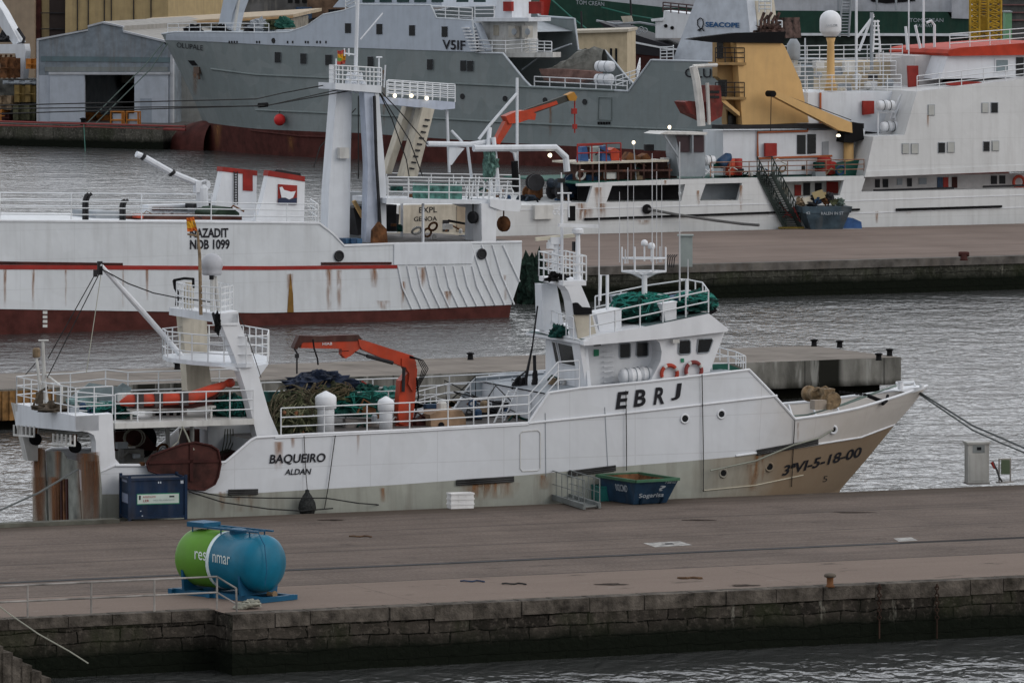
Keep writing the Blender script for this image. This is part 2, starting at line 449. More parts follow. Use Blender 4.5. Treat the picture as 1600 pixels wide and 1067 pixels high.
# ------------------------------------------------------------------ water
def water():
    m = bpy.data.materials.new('harbour water'); m.use_nodes = True; N = m.node_tree.nodes; L = m.node_tree.links; b = N['Principled BSDF']
    b.inputs['Base Color'].default_value = (.045, .047, .046, 1); b.inputs['Roughness'].default_value = .16; b.inputs['IOR'].default_value = 1.42
    g = N.new('ShaderNodeNewGeometry'); prev = None
    for sc_, det, dist, st, mp in ((.05, 2, .30, .5, (1, 1.3, 1)), (.40, 3, .12, .9, (1.1, .8, 1)), (1.3, 2.4, .055, 1.0, (1.5, .75, 1))):
        k = N.new('ShaderNodeVectorMath'); k.operation = 'MULTIPLY'; k.inputs[1].default_value = mp; L.new(g.outputs['Position'], k.inputs[0])
        n = N.new('ShaderNodeTexNoise'); n.inputs['Scale'].default_value = sc_; n.inputs['Detail'].default_value = det; n.inputs['Distortion'].default_value = .6; L.new(k.outputs[0], n.inputs['Vector'])
        bp = N.new('ShaderNodeBump'); bp.inputs['Strength'].default_value = st; bp.inputs['Distance'].default_value = dist * 6 if False else dist * 4
        L.new(n.outputs['Fac'], bp.inputs['Height'])
        if prev: L.new(prev, bp.inputs['Normal'])
        prev = bp.outputs[0]
    L.new(prev, b.inputs['Normal']); return m
mb = MB(); mb.add([(-2500, 60, 0), (2500, 60, 0), (2500, 4000, 0), (-2500, 4000, 0)], [(0, 1, 2, 3)])
setting(mb, 'water', water())

# ------------------------------------------------------------------ near quay
ZQ = 1.7
p0 = onz(363, 961, ZQ)
FQ = Fr((p0.x, p0.y), 23.4)
def qw(x, y): return FQ.loc(onz(x, y, ZQ))[1]
WQ = qw(0, 822)
WL = [qw(800, y) for y in (899, 875, 849, 820)]
def concrete_quay(k):
    base = k.mix(k.rng(k.noise(.35, 6), .3, .7), (.092, .071, .060), (.150, .117, .099))
    base = k.mix(k.mt('MULTIPLY', k.rng(k.noise(9, 3), .35, .7), .35), base, (.25, .225, .205))
    # tyre-worn streaks along the quay
    base = k.mix(k.mt('MULTIPLY', k.rng(k.noise(1.0, 4, (.05, 1.3, 1)), .46, .7), .55), base, (.074, .062, .055))
    base = k.mix(k.mt('MULTIPLY', k.rng(k.noise(.6, 5, (.4, 1, 1), .7), .58, .72), .45), base, (.07, .062, .055))
    base = k.mix(k.rng(k.y, WL[0] - .15, WL[0]), k.mix(.62, base, (.215, .168, .140)), base)
    wob = k.mt('MULTIPLY', k.mt('SUBTRACT', k.noise(.5, 3), .5), .18)
    yy = k.mt('ADD', k.y, wob)
    for wv, hw, c in ((WL[0], .09, .6), (WL[1], .34, .95), (WL[1] + .85, .06, .5), (WL[1] + 2.0, .05, .35), (WL[2] + 1.6, .05, .3), (WL[2], .07, .65), (WL[3], .08, .55), (WQ - 1.3, .07, .5), (WQ - .35, .05, .5), (.65, .05, .55)):
        d = k.mt('ABSOLUTE', k.mt('SUBTRACT', yy, wv), 0)
        base = k.mix(k.mt('MULTIPLY', k.rng(d, hw, hw * .5), c), base, (.018, .019, .021))
    fx = k.mt('ABSOLUTE', k.mt('SUBTRACT', k.mt('FRACT', k.mt('MULTIPLY', k.x, 1 / 12.3), 0), .5), 0)
    base = k.mix(k.mt('MULTIPLY', k.rng(fx, .003, .0015), .3), base, (.05, .047, .045))
    # dirt swept against the far edge, oil patches, pale scrapes
    base = k.mix(k.mt('MULTIPLY', k.rng(k.mt('ADD', k.y, k.mt('MULTIPLY', k.noise(.35, 5, (.5, 1, 1)), 5)), WQ - .2, WQ + 2.2), .75), base, (.060, .047, .036))
    base = k.mix(k.mt('MULTIPLY', k.rng(k.noise(.9, 6, (.6, 1.2, 1), .7), .60, .68), .6), base, (.040, .034, .030))
    base = k.mix(k.mt('MULTIPLY', k.rng(k.noise(2.6, 4, (.35, 1, 1), .6), .66, .74), .5), base, (.27, .25, .225))
    base = k.mix(k.mt('MULTIPLY', k.rng(k.noise(22, 3), .5, .7), .35), base, (.06, .052, .047))
    k.bump(k.noise(6, 5), .3, .02)
    return base
QM = nodemat('quay concrete', concrete_quay)
def masonry(dark=(.022, .022, .018), c1=(.085, .078, .065), c2=(.035, .033, .028), bw=1.15, bh=.36, pale=.4, wet=.55):
    def fn(k):
        b = k.N.new('ShaderNodeTexBrick')
        dn = k.N.new('ShaderNodeTexNoise'); dn.inputs['Scale'].default_value = 1.1; dn.inputs['Detail'].default_value = 4; k.L.new(k.uv, dn.inputs['Vector'])
        dv = k.N.new('ShaderNodeVectorMath'); dv.operation = 'MULTIPLY_ADD'; dv.inputs[1].default_value = (.42, .24, 0); k.L.new(dn.outputs['Color'], dv.inputs[0]); k.L.new(k.uv, dv.inputs[2]); k.L.new(dv.outputs[0], b.inputs['Vector'])
        b.inputs['Scale'].default_value = 1; b.inputs['Brick Width'].default_value = bw; b.inputs['Row Height'].default_value = bh; b.inputs['Mortar Size'].default_value = .022; b.inputs['Mortar Smooth'].default_value = .4
        b.inputs['Color1'].default_value = (*c1, 1); b.inputs['Color2'].default_value = (*c2, 1); b.inputs['Mortar'].default_value = (*dark, 1); b.inputs['Bias'].default_value = -.2
        base = b.outputs[0]
        base = k.mix(k.mt('MULTIPLY', k.rng(k.noise(.8, 6), .55, .75), pale * .6), base, (.12, .11, .09))
        base = k.mix(k.mt('MULTIPLY', k.rng(k.noise(.9, 6, (1.9, .6, 1), .7), .62, .68), pale * 2.2), base, (.27, .26, .22))
        base = k.mix(k.mt('MULTIPLY', k.rng(k.noise(1.6, 5, (1, .35, 1)), .45, .7), .75), base, (.012, .012, .009))
        base = k.mix(k.mt('MULTIPLY', k.rng(k.noise(5, 5, (1, 1, 1), .7), .52, .66), .7), base, tuple(min(1, c * 2.2) for c in c1))
        base = k.mix(k.mt('MULTIPLY', k.rng(k.noise(.5, 4, (1, .5, 1)), .5, .62), .5), base, (.030, .036, .018))
        yy = k.mt('ADD', k.y, k.mt('MULTIPLY', k.noise(1.2, 4), -.5))
        base = k.mix(k.rng(yy, wet, wet - .45), base, (.008, .010, .007))
        k.bump(k.mt('ADD', b.outputs['Fac'], k.mt('MULTIPLY', k.noise(4, 6), -1.2)), 1.0, .08)
        return base
    return fn
WM = nodemat('wet quay masonry', masonry(c1=(.058, .050, .042), c2=(.018, .016, .014), dark=(.006, .006, .005), bw=1.25, pale=.32, wet=.75))
CW = 1.4                      # depth of the stair recess on the left
uvquad('quay_deck', [([FQ.L(0, .0, ZQ), FQ.L(90, 0, ZQ), FQ.L(90, CW, ZQ), FQ.L(0, CW, ZQ)], [(0, 0), (90, 0), (90, CW), (0, CW)]),
                     ([FQ.L(-60, CW, ZQ), FQ.L(90, CW, ZQ), FQ.L(90, WQ, ZQ), FQ.L(-60, WQ, ZQ)], [(-60, CW), (90, CW), (90, WQ), (-60, WQ)])], QM)
o = uvquad('quay_wall', [wallq(FQ, 0, 0, 90, 0, -1.5, ZQ - .004), wallq(FQ, 0, CW, 0, 0, -1.5, ZQ - .004), wallq(FQ, -60, CW, 0, CW, -1.5, ZQ - .004),
                         wallq(FQ, 90, WQ, -60, WQ, -1.5, ZQ - .004)], WM, None)
o['label'] = 'dark wet stone block wall of the nearest quay, right above the water at the bottom'; o['category'] = 'wall'
COPE = mat('worn coping stone', (.12, .104, .088), .9, var=.5, scale=2.2, streak=.55, bump=1.0, dirt=(.02, .018, .012), spec=.1)
mb = MB(); x = 0
while x < 60:
    l = R.uniform(1.0, 1.9); d = R.uniform(-.05, .06); t = R.uniform(.34, .44)
    mb.hexa([FQ.L(x + .01, -.05 - d, ZQ - t), FQ.L(x + l - .012, -.05 - d, ZQ - t), FQ.L(x + l - .012, .62, ZQ - t), FQ.L(x + .01, .62, ZQ - t),
             FQ.L(x + .01, -.05 - d, ZQ + .025), FQ.L(x + l - .012, -.05 - d, ZQ + .02), FQ.L(x + l - .012, .62, ZQ + .02), FQ.L(x + .01, .62, ZQ + .025)]); x += l
x = -50
while x < -.4:
    l = min(R.uniform(1.3, 2.2), -x); t = .28
    mb.hexa([FQ.L(x + .01, CW - .05, ZQ - t), FQ.L(x + l - .012, CW - .05, ZQ - t), FQ.L(x + l - .012, CW + .5, ZQ - t), FQ.L(x + .01, CW + .5, ZQ - t),
             FQ.L(x + .01, CW - .05, ZQ + .025), FQ.L(x + l - .012, CW - .05, ZQ + .02), FQ.L(x + l - .012, CW + .5, ZQ + .02), FQ.L(x + .01, CW + .5, ZQ + .025)]); x += l
mb.build('coping', COPE, o)
mb = MB(); mb.hexa([FQ.L(x, y, z) for z in (ZQ + .002, ZQ + .13) for x, y in ((-60, WQ - .55), (FQ.S(178, WQ), WQ - .55), (FQ.S(178, WQ), WQ - .02), (-60, WQ - .02))]); setting(mb, 'kerb', mat('greenish kerb concrete', (.12, .12, .10), .9, var=.4, streak=.3))
# recess stairs
mb = MB()
for i in range(8):
    a = FQ.S(-28 + i * 15, .1); zt = 1.32 - i * .19
    mb.hexa([FQ.L(a - (12 if i == 0 else 0), .1, -1), FQ.L(a + .34, .1, -1), FQ.L(a + .34, CW - .02, -1), FQ.L(a - (12 if i == 0 else 0), CW - .02, -1),
             FQ.L(a - (12 if i == 0 else 0), .1, zt), FQ.L(a + .34, .1, zt), FQ.L(a + .34, CW - .02, zt), FQ.L(a - (12 if i == 0 else 0), CW - .02, zt)])
solo(mb, 'quay_steps', COPE, 'mossy stone steps going down into the water at the lower left corner', 'steps')
# crane rail slot, chains hanging on the wall
mb = MB(); a0 = FQ.S(1405, WL[1])
mb.hexa([FQ.L(x, y, z) for z in (ZQ + .002, ZQ + .008) for x, y in ((-60, WL[1] - .13), (a0, WL[1] - .13), (a0, WL[1] + .13), (-60, WL[1] + .13))]); setting(mb, 'rail_slot', mat('dark rail slot', (.022, .024, .027), .7, var=.4, scale=.8, streak=.2))
for x, l in ((1374, 'rusty chain hanging down the near quay wall right of the small bollard'), (1464, 'rusty chain hanging down the near quay wall at the far right')):
    mb = MB(); a = FQ.P(x, 918, -.12)
    for k in range(9): mb.torus(a - Z * .11 * k, V((1, 0, 0)) if k % 2 else V((0, 1, 0)), .055, .018, 10, 4)
    mb.tube([a + Z * .12, a], .03); mb.tube([a - Z * .95, a - Z * 1.5], .025)
    solo(mb, 'wall_chain', mat('dark rusted chain', (.05, .028, .02), .9, var=.4), l, 'chain')
# oil stains and litter on the quay
STN = mat('oil stain', (.060, .047, .040), .9, var=.5, scale=4, spec=.02)
for x, y, rx, ry in ((520, 812, .4, .2), (1092, 812, .5, .2), (955, 912, .45, .25), (1162, 914, .4, .25), (1330, 800, .6, .2)):
    c = onz(x, y, ZQ + .012 + .0002 * (x % 7)); n = 22; ph = R.uniform(0, 6)
    mb = MB(); mb.add([c + V((math.cos(a / n * 6.2832) * rx * (1 + .35 * math.sin(3 * a / n * 6.2832 + ph) + R.uniform(-.18, .18)), math.sin(a / n * 6.2832) * ry * (1 + R.uniform(-.25, .25)), 0)) for a in range(n)], [tuple(range(n))]); setting(mb, 'oil_stain', STN)
for nm, (x, y), l in (('net_scrap', (735, 908), 'small scrap of blue net lying on the pale edge strip of the near quay'), ('stick', (1075, 903), 'short brown stick lying near the edge of the near quay'), ('rag', (800, 912), 'dark rag lying near the edge of the near quay'), ('cord', (560, 838), 'short pale cord lying on the road left of the middle of the near quay')):
    c = onz(x, y, ZQ + .02); k = len(l) % 4; mb = MB(); mb.tube([c + V((.12 * i - .3, .12 * math.sin(i * 1.7 + k), .02 * abs(math.sin(i)))) for i in range(7)], .025 + .01 * (k == 2), 5)
    solo(mb, nm, mat('litter ' + l.split()[3], {'s': (.03, .05, .10), 'b': (.12, .07, .04), 'd': (.03, .03, .03)}.get(l.split()[1][0] if l[0] != 'd' else 'd', (.3, .28, .24)), .9), l, nm.replace('_', ' '))
# rails and painted marks
WPAINT = mat('worn white paint', (.36, .35, .33), .8, var=.45, scale=5)
for j, pts in enumerate([[(1005, 848), (1062, 845), (1082, 851), (1024, 854.5)], [(1396, 840.5), (1424, 839), (1434, 844), (1404, 845.5)]]):
    mb = MB(); mb.add([onz(x, y, ZQ + .006) for x, y in pts], [(3, 2, 1, 0)])
    o = setting(mb, 'painted_mark', WPAINT)
mb = MB(); mb.add([onz(x, y, ZQ + .010) for x, y in [(1038, 848.2), (1050, 847.6), (1054, 850), (1041, 850.6)]], [(3, 2, 1, 0)]); setting(mb, 'manhole_cover', DARK)
# guard rail on the left
GAL = mat('galvanised rail', (.30, .28, .26), .6, var=.4, rust=.35)
gr = thing('guard_rail', 'rusty two-bar guard rail along the quay edge above the stone steps', 'railing', FQ.L(-10, CW + .2, ZQ))
a = FQ.P(339, 947, CW + .25); a.z = ZQ; pp = [FQ.L(-40, CW + .25, ZQ), a]
for hgt in (.93, .48):
    mb = MB(); mb.tube([p + Z * hgt for p in pp] + ([onz(370, 954, ZQ) + Z * (hgt - .30)] ), .028, 6); mb.build('bar', GAL, gr)
n = 15
for i in range(n + 1):
    p = pp[1] + (pp[0] - pp[1]) * (i * 1.9 / (pp[0] - pp[1]).length)
    mb = MB(); mb.tube([p, p + Z * .93], .03, 6); mb.build('post', GAL, gr)
p = onz(370, 956, ZQ); mb = MB(); mb.tube([p, p + Z * .66 + V((-.02, 0, 0))], .03, 6); mb.build('post', GAL, gr)
mb = MB(); mb.tube([FQ.P(-10, 940, 0), FQ.P(12, 957, 0), FQ.P(60, 990, -.2), FQ.P(110, 1018, -.4), FQ.P(138, 1036, -.6)], .02, 5)
solo(mb, 'rope', ROPEL, 'thin pale rope slanting down over the stone steps into the water', 'rope')
# edge bollard
t = thing('bollard', 'small rusty bollard standing alone on the right part of the near quay edge', 'bollard', onz(1297, 917, ZQ))
b0 = BASE[t.name]
MB().lathe(b0, Z, [(.14, 0), (.14, .04), (.10, .07), (.10, .26), (.13, .30)], 12).build('post', RUST, t, True)
MB().lathe(b0 + Z * .30, Z, [(.17, 0), (.19, .05), (.15, .10), (.03, .12)], 12).build('cap', mat('dull grey brown cap', (.12, .10, .08), .8), t, True)
# bundle on the corner
mb = MB()
c0 = onz(376, 951, ZQ)
for k in range(5):
    mb.tube([c0 + V((math.cos(a * .7 + k) * (.22 + .03 * k) + .06 * k, math.sin(a * .7 + k) * .25, .04 + .03 * k)) for a in range(10)], .025, 5)
mb.blob(c0 + V((.28, .1, .1)), (.24, .2, .14), .5)
solo(mb, 'rope_coil', ROPEL, 'pale coil of old rope lying on the quay corner below the guard rail end', 'rope')

# ------------------------------------------------------------------ blue waste container
c0 = onz(200.8, 814, ZQ); FC = Fr((c0.x, c0.y), 17)
NAVY = mat('navy container paint', (.007, .024, .062), .55, var=.35, streak=.25, rust=.05)
t = thing('waste_container', 'navy blue steel waste container with a white sign, standing by the trawler stern', 'container', c0)
Wc, Dc, Hc = 1.98, 1.32, 1.46
mb = MB()
mb.hexa([FC.L(x, y, z + ZQ) for z in (.12, Hc - .16) for x, y in ((.05, .05), (Wc - .05, .05), (Wc - .05, Dc - .05), (.05, Dc - .05))]); mb.build('body', NAVY, t)
for x in (0, Wc - .09):
    for y in (0, Dc - .09):
        MB().hexa([FC.L(x + a, y + b, z + ZQ) for z in (0, Hc) for a, b in ((0, 0), (.09, 0), (.09, .09), (0, .09))]).build('corner_post', NAVY, t)
mb = MB()
for z in (.06, Hc - .15, ):
    for y in (.01, Dc - .09): mb.hexa([FC.L(a, y + b, zz + ZQ) for zz in (z, z + .08) for a, b in ((.09, 0), (Wc - .09, 0), (Wc - .09, .07), (.09, .07))])
    for x in (.01, Wc - .08): mb.hexa([FC.L(x + a, b, zz + ZQ) for zz in (z, z + .08) for a, b in ((0, .09), (.07, .09), (.07, Dc - .09), (0, Dc - .09))])
mb.build('frame', NAVY, t)
mb = MB(); mb.hexa([FC.L(x, y, z + ZQ) for z in (Hc - .16, Hc - .11) for x, y in ((.12, .12), (Wc - .12, .12), (Wc - .12, Dc - .12), (.12, Dc - .12))]); mb.build('lid', mat('faded lid', (.10, .11, .13), .5), t)
LBL = mat('pale sign', (.52, .60, .55), .5)
def cpl(mb, x0, x1, z0, z1, off): mb.add([FC.L(x, off, z + ZQ) for x, z in ((x0, z0), (x1, z0), (x1, z1), (x0, z1))], [(0, 1, 2, 3)])
mb = MB(); cpl(mb, .29, 1.72, .52, .88, .044); mb.build('sign_border', mat('sign green', (.04, .22, .13), .5), t)
mb = MB(); cpl(mb, .31, 1.70, .55, .85, .041); sg = mb.build('sign', LBL, t)
mb = MB(); cpl(mb, .36, .42, .68, .82, .038); cpl(mb, 1.38, 1.55, .74, .79, .038); mb.build('emblem', INK, t)
def csurf(x, z): return FC.L(x, .036, z + ZQ)
def cl(txt, x, z, wd, h, m):
    cu = letters(txt, (0, 0), (1, 0), 1, lambda a, b: csurf(x + a * wd, z - b * h)); cu.build('lettering', m, t)
cl('RESIDUOS', .5, .74, .42, .06, mat('faded red print', (.4, .12, .12), .6)); cl('LER', .5, .61, .2, .075, mat('dark red print', (.28, .02, .03), .6)); cl('NO PELIGROSOS', .85, .63, .7, .05, mat('pale grey print', (.30, .36, .36), .6))
mb = MB(); mb.add([FC.L(.046, y, z + ZQ) for y, z in ((.2, .55), (1.1, .55), (1.1, .85), (.2, .85))], [(3, 2, 1, 0)])
mb.add([FC.L(.046, y, z + ZQ) for y, z in ((.4, 1.22), (1.1, 1.22), (1.1, 1.30), (.4, 1.30))], [(3, 2, 1, 0)]); mb.build('side_sign', mat('faded side sign', (.25, .29, .40), .6), t)
mb = MB(); cpl(mb, 1.76, 1.86, 1.18, 1.28, .045); cpl(mb, 1.0, 1.04, 1.20, 1.26, .045); cpl(mb, 1.07, 1.11, 1.20, 1.26, .045); cpl(mb, .4, .44, .3, .33, .045); cpl(mb, .45, .5, .12, .17, .045); mb.build('sticker', mat('sticker', (.5, .55, .62), .6), t)

# ------------------------------------------------------------------ green and blue tank
TA = math.radians(-44); ax = V((math.cos(TA), math.sin(TA), 0)); RT = .83
cr = onz(402, 930 , ZQ); # ground under the right end
gl = onz(411, 937, ZQ); e1 = V(gl); e1.z = ZQ + .22 + RT; LT = 2.75; e0 = e1 - ax * LT
t = thing('tank', 'horizontal cylindrical tank, half green and half blue, on a blue skid near the quay edge', 'tank', V(((e0.x + e1.x) / 2, (e0.y + e1.y) / 2, ZQ)))
GRN = mat('tank green', (.105, .26, .034), .45, var=.08, streak=.12); TBL = mat('tank blue', (.004, .135, .225), .38, var=.16, streak=.3, dirt=(.02, .07, .08)); TBD = mat('skid blue', (.008, .085, .17), .5, var=.2)
TWH = mat('tank white band', (.62, .72, .74), .4, var=.05)
split = 1.20
def dome(r, L_, n=7): return [(r * math.cos(i / n * math.pi / 2), L_ * math.sin(i / n * math.pi / 2)) for i in range(n + 1)]
MB().lathe(e0, ax, [(r, -h) for r, h in dome(RT, .42)][::-1] + [(RT, split)], 48).build('green_half', GRN, t, True)
MB().lathe(e0, ax, [(RT, split + .13), (RT, LT)] + [(r, LT + h) for r, h in dome(RT, .42)][1:], 48).build('blue_half', TBL, t, True)
MB().lathe(e0, ax, [(RT + .004, split), (RT + .004, split + .13)], 48).build('white_band', TWH, t, True)
def cyl(px, py, off=.012):
    d = V(((px - 800) / F, 1, -(py - YH) / F)); o_ = V((0, 0, H)) - e0; r = RT + off
    dd = d - ax * d.dot(ax); oo = o_ - ax * o_.dot(ax); A = dd.dot(dd); B_ = 2 * dd.dot(oo); C_ = oo.dot(oo) - r * r
    disc = max(0, B_ * B_ - 4 * A * C_); return V((0, 0, H)) + d * ((-B_ - math.sqrt(disc)) / (2 * A))
LW = mat('tank lettering', (.62, .68, .66), .5)
letters('res', (304, 873), (322, 875.5), 13, cyl, 0, .0).build('lettering', LW, t)
letters('nmar', (332, 877.5), (359, 882.5), 13, cyl, 0, .0).build('lettering', LW, t)
side = V((-ax.y, ax.x, 0))
mb = MB()
for s_ in (-1, 1):
    mb.beam(e0 - ax * .45 + side * s_ * .55 - Z * (RT + .14), e1 + ax * .65 + side * s_ * .55 - Z * (RT + .14), .14, .16)
for q in (-.4, 1.2, LT + .58): mb.beam(e0 + ax * q - side * .75 - Z * (RT + .14), e0 + ax * q + side * .75 - Z * (RT + .14), .16, .14)
mb.build('skid', TBD, t)
for q in (.1, LT - .25):
    mb = MB(); n = 10; top = []; 
    for i in range(n + 1):
        an = math.pi + math.pi * i / n; an = math.pi * 1.12 + math.pi * .76 * i / n
        top.append(e0 + ax * q + side * math.cos(an) * (RT + .01) + Z * math.sin(an) * (RT + .01))
    bot = [e0 + ax * q + side * .72 * x - Z * (RT + .07) for x in (1, -1)]
    mb.prism(top + bot, ax * .09); mb.build('saddle', TBD, t)
mb = MB()
for s_ in (-1, 1): mb.beam(e0 - ax * .05 + side * s_ * .30 + Z * (RT + .10), e1 + ax * .10 + side * s_ * .30 + Z * (RT + .10), .07, .05)
for i in range(9): q = .2 + i * .3; mb.beam(e0 + ax * q - side * .30 + Z * (RT + .09), e0 + ax * q + side * .30 + Z * (RT + .09), .05, .03)
for q in (.1, 1.3, 2.5):
    for s_ in (-1, 1): mb.beam(e0 + ax * q + side * s_ * .3 + Z * (RT - .12), e0 + ax * q + side * s_ * .3 + Z * (RT + .09), .04, .04)
mb.build('catwalk', TBD, t)
mb = MB(); mb.obox(e0 + ax * .25 + Z * (RT + .15), ax * .36, side * .34, Z * .07); mb.lathe(e0 + ax * 1.7 + Z * RT, Z, [(.25, -.05), (.25, .1), (.05, .14)], 16); mb.build('valve_box', TBD, t)
mb = MB(); q0 = e1 + ax * .12
mb.tube([q0 - side * .30 + Z * (RT + .08), q0 + ax * .28 - side * .32 + Z * (RT - .25), q0 + ax * .42 - side * .36 - Z * .1, q0 + ax * .38 - side * .4 - Z * .55], .015, 5); mb.build('vent_pipe', TBD, t)
mb = MB(); mb.lathe(e1 + ax * .2 - Z * (RT + .02), ax, [(.06, 0), (.06, .25), (.10, .25), (.10, .30)], 10); mb.build('outlet', mat('dull brass', (.25, .17, .10), .5, .6), t)

# ------------------------------------------------------------------ open skip with green rim
c0 = onz(998, 790, ZQ); FS = Fr((c0.x, c0.y), 30)
t = thing('skip', 'dark blue open skip with a green rim beside the hull of the white trawler', 'skip', c0)
Ws, Ds, Hs = 1.62, 2.55, .82
SB = mat('skip blue', (.018, .045, .085), .5, var=.35, streak=.3, rust=.15); SG = mat('skip rim green', (.05, .14, .08), .6, var=.3, streak=.3)
bot = [(0, .35), (Ws - .32, .35), (Ws - .32, Ds - .6), (0, Ds - .6)]; top = [(-.12, 0), (Ws - .05, 0), (Ws - .05, Ds), (-.12, Ds)]
Bv = [FS.L(x, y, ZQ + .02) for x, y in bot]; Tv = [FS.L(x, y, ZQ + Hs) for x, y in top]
mb = MB(); mb.add(Bv + Tv, [(0, 1, 5, 4), (1, 2, 6, 5), (2, 3, 7, 6), (3, 0, 4, 7), (3, 2, 1, 0)]); cc = sum(Tv, V((0, 0, 0))) / 4
Ti = [p.lerp(cc, .05) for p in Tv]; Bi = [p.lerp(cc, .06) + Z * .05 for p in Bv]
mb.build('body', SB, t); mb = MB(); mb.add(Bi + Ti, [(4, 5, 1, 0), (5, 6, 2, 1), (6, 7, 3, 2), (7, 4, 0, 3), (0, 1, 2, 3)]); mb.build('inside', RUST, t)
mb = MB()
for i in range(4): mb.beam(Tv[i], Tv[(i + 1) % 4], .11, .09)
mb.build('rim', SG, t)
mb = MB()
for s_ in (0.0, 1.0):
    for tt in (.2, .8):
        a = Bv[0].lerp(Bv[1], tt); mb.beam(a - FS.n * .03, a.lerp(Tv[0].lerp(Tv[1], tt), .25) - FS.n * .03, .08, .06)
mb.build('lug', SB, t)
def sksurf(u, v): # u along near face 0..1, v up 0..1
    return Bv[0].lerp(Bv[1], u).lerp(Tv[0].lerp(Tv[1], u), v) - FS.n * .03
def sk(txt, u0, u1, v0, v1, m=INKW): letters(txt, (0, 0), (1, 0), 1, lambda a, b: sksurf(u0 + (u1 - u0) * a, v0 - (v1 - v0) * b)).build('lettering', m, t)
SKW = mat('faded white lettering', (.36, .40, .44), .7)
sk('Sogarisa', .12, .80, .28, .46, SKW); sk('?', .60, .76, .54, .76, SKW); sk('7 500 KG', .70, .96, .84, .93, SKW)
def sk2(u, v): return Bv[3].lerp(Bv[0], u).lerp(Tv[3].lerp(Tv[0], u), v) - FS.u * .03
letters('002CMD', (0, 0), (1, 0), 1, lambda a, b: sk2(.45 + .35 * a, .50 - .28 * b)).build('lettering', SKW, t)
# teal crate
TEAL = mat('teal plastic', (.012, .13, .12), .5, var=.25, streak=.3)
def crate(mb, c, a, wx, wy, h, th=.03):
    f = Fr((c.x, c.y), a)
    def bx(x0, x1, y0, y1, z0, z1): mb.hexa([f.L(x, y, c.z + z) for z in (z0, z1) for x, y in ((x0, y0), (x1, y0), (x1, y1), (x0, y1))])
    bx(0, wx, 0, wy, 0, th); bx(0, wx, 0, th, th, h - .05); bx(0, wx, wy - th, wy, th, h - .05); bx(0, th, th, wy - th, th, h - .05); bx(wx - th, wx, th, wy - th, th, h - .05)
    e = .02
    bx(-e, wx + e, -e, th, h - .05, h); bx(-e, wx + e, wy - th, wy + e, h - .05, h); bx(-e, th, th, wy - th, h - .05, h); bx(wx - th, wx + e, th, wy - th, h - .05, h)
    k = max(2, int(wx / .22))
    for i in range(1, k): bx(wx * i / k - .010, wx * i / k + .010, -.010, 0, .03, h - .05)
    return f
t = thing('fish_tub', 'teal plastic fish tub squeezed between the gangway and the blue skip', 'tub', onz(934, 783, ZQ))
mb = MB(); crate(mb, onz(934, 783, ZQ), 14, .62, .9, .50); mb.build('tub', TEAL, t)
# white fish boxes
STY = mat('white polystyrene', (.80, .80, .80), .8, var=.15)
c0 = onz(705, 795, ZQ)
names = ['bottom white polystyrene fish box of the stack of three by the hull', 'middle white polystyrene fish box of the stack of three by the hull', 'topmost white polystyrene fish box of the stack of three by the hull']
for i in range(3):
    mb = MB(); crate(mb, c0 + Z * (.172 * i + .002), 20, .80, .42, .168); solo(mb, 'fish_box', STY, names[i], 'fish box', 'stacked polystyrene fish boxes')
# gangway lying on the quay
GW = mat('weathered aluminium', (.22, .24, .24), .5, .3, var=.3, streak=.3)
t = thing('gangway', 'grey metal gangway with thin hand rails lying on the quay left of the blue skip', 'gangway', onz(895, 786, ZQ))
A, B_, = onz(852, 778, ZQ), onz(913, 797, ZQ); dd = (B_ - A); wv = onz(937, 795, ZQ) - B_
mb = MB()
for o_ in (V((0, 0, 0)), wv): mb.beam(A + o_ + Z * .12, B_ + o_ + Z * .12, .09, .18)
for i in range(14): p = A + dd * ((i + .5) / 14) + Z * .10; mb.beam(p, p + wv, .10, .05)
mb.build('deck', GW, t)
for o_ in (V((0, 0, 0)), wv):
    mb = MB(); mb.tube([A + o_ + Z * .1, A + o_ + Z * 1.0, B_ + o_ + Z * 1.0, B_ + o_ + Z * .1], .02, 5)
    mb.tube([A + o_ + Z * .55, B_ + o_ + Z * .55], .012, 5)
    for i in range(1, 7): p = A + dd * (i / 7) + o_; mb.tube([p + Z * .1, p + Z * 1.0], .015, 5)
    mb.build('hand_rail', GW, t)
# kiosk
c0 = onz(1513, 757, ZQ); FK = Fr((c0.x, c0.y), 10)
t = thing('utility_kiosk', 'light grey service kiosk with a small dark window on the quay ahead of the bow', 'kiosk', c0)
KP = mat('kiosk grey paint', (.40, .40, .38), .6, streak=.4, rust=.08)
def fb(f, mb, x0, x1, y0, y1, z0, z1): mb.hexa([f.L(x, y, ZQ + z) for z in (z0, z1) for x, y in ((x0, y0), (x1, y0), (x1, y1), (x0, y1))])
mb = MB(); fb(FK, mb, 0, .74, 0, .55, .06, 1.40); mb.build('cabinet', KP, t)
mb = MB(); fb(FK, mb, -.03, .77, -.03, .58, 0, .06); mb.build('plinth', mat('concrete plinth', (.2, .19, .18), .9), t)
mb = MB(); mb.hexa([FK.L(x, y, ZQ + z) for z, e in ((1.40, .05), (1.47, .05)) for x, y in ((-e, -e), (.74 + e, -e), (.74 + e, .55 + e), (-e, .55 + e))]); mb.build('roof', KP, t)
mb = MB(); fb(FK, mb, .16, .58, -.015, 0, 1.10, 1.36); mb.build('panel', GW, t)
mb = MB(); fb(FK, mb, .30, .46, -.022, -.015, 1.19, 1.30); mb.build('meter_window', GLASS, t)
mb = MB(); fb(FK, mb, .06, .68, -.012, 0, .12, 1.05); mb.build('door', KP, t)
t = thing('hose_stand', 'small metal hose stand with a red nozzle beside the grey kiosk', 'hose stand', onz(1570, 754, ZQ)); b0 = BASE[t.name]
mb = MB()
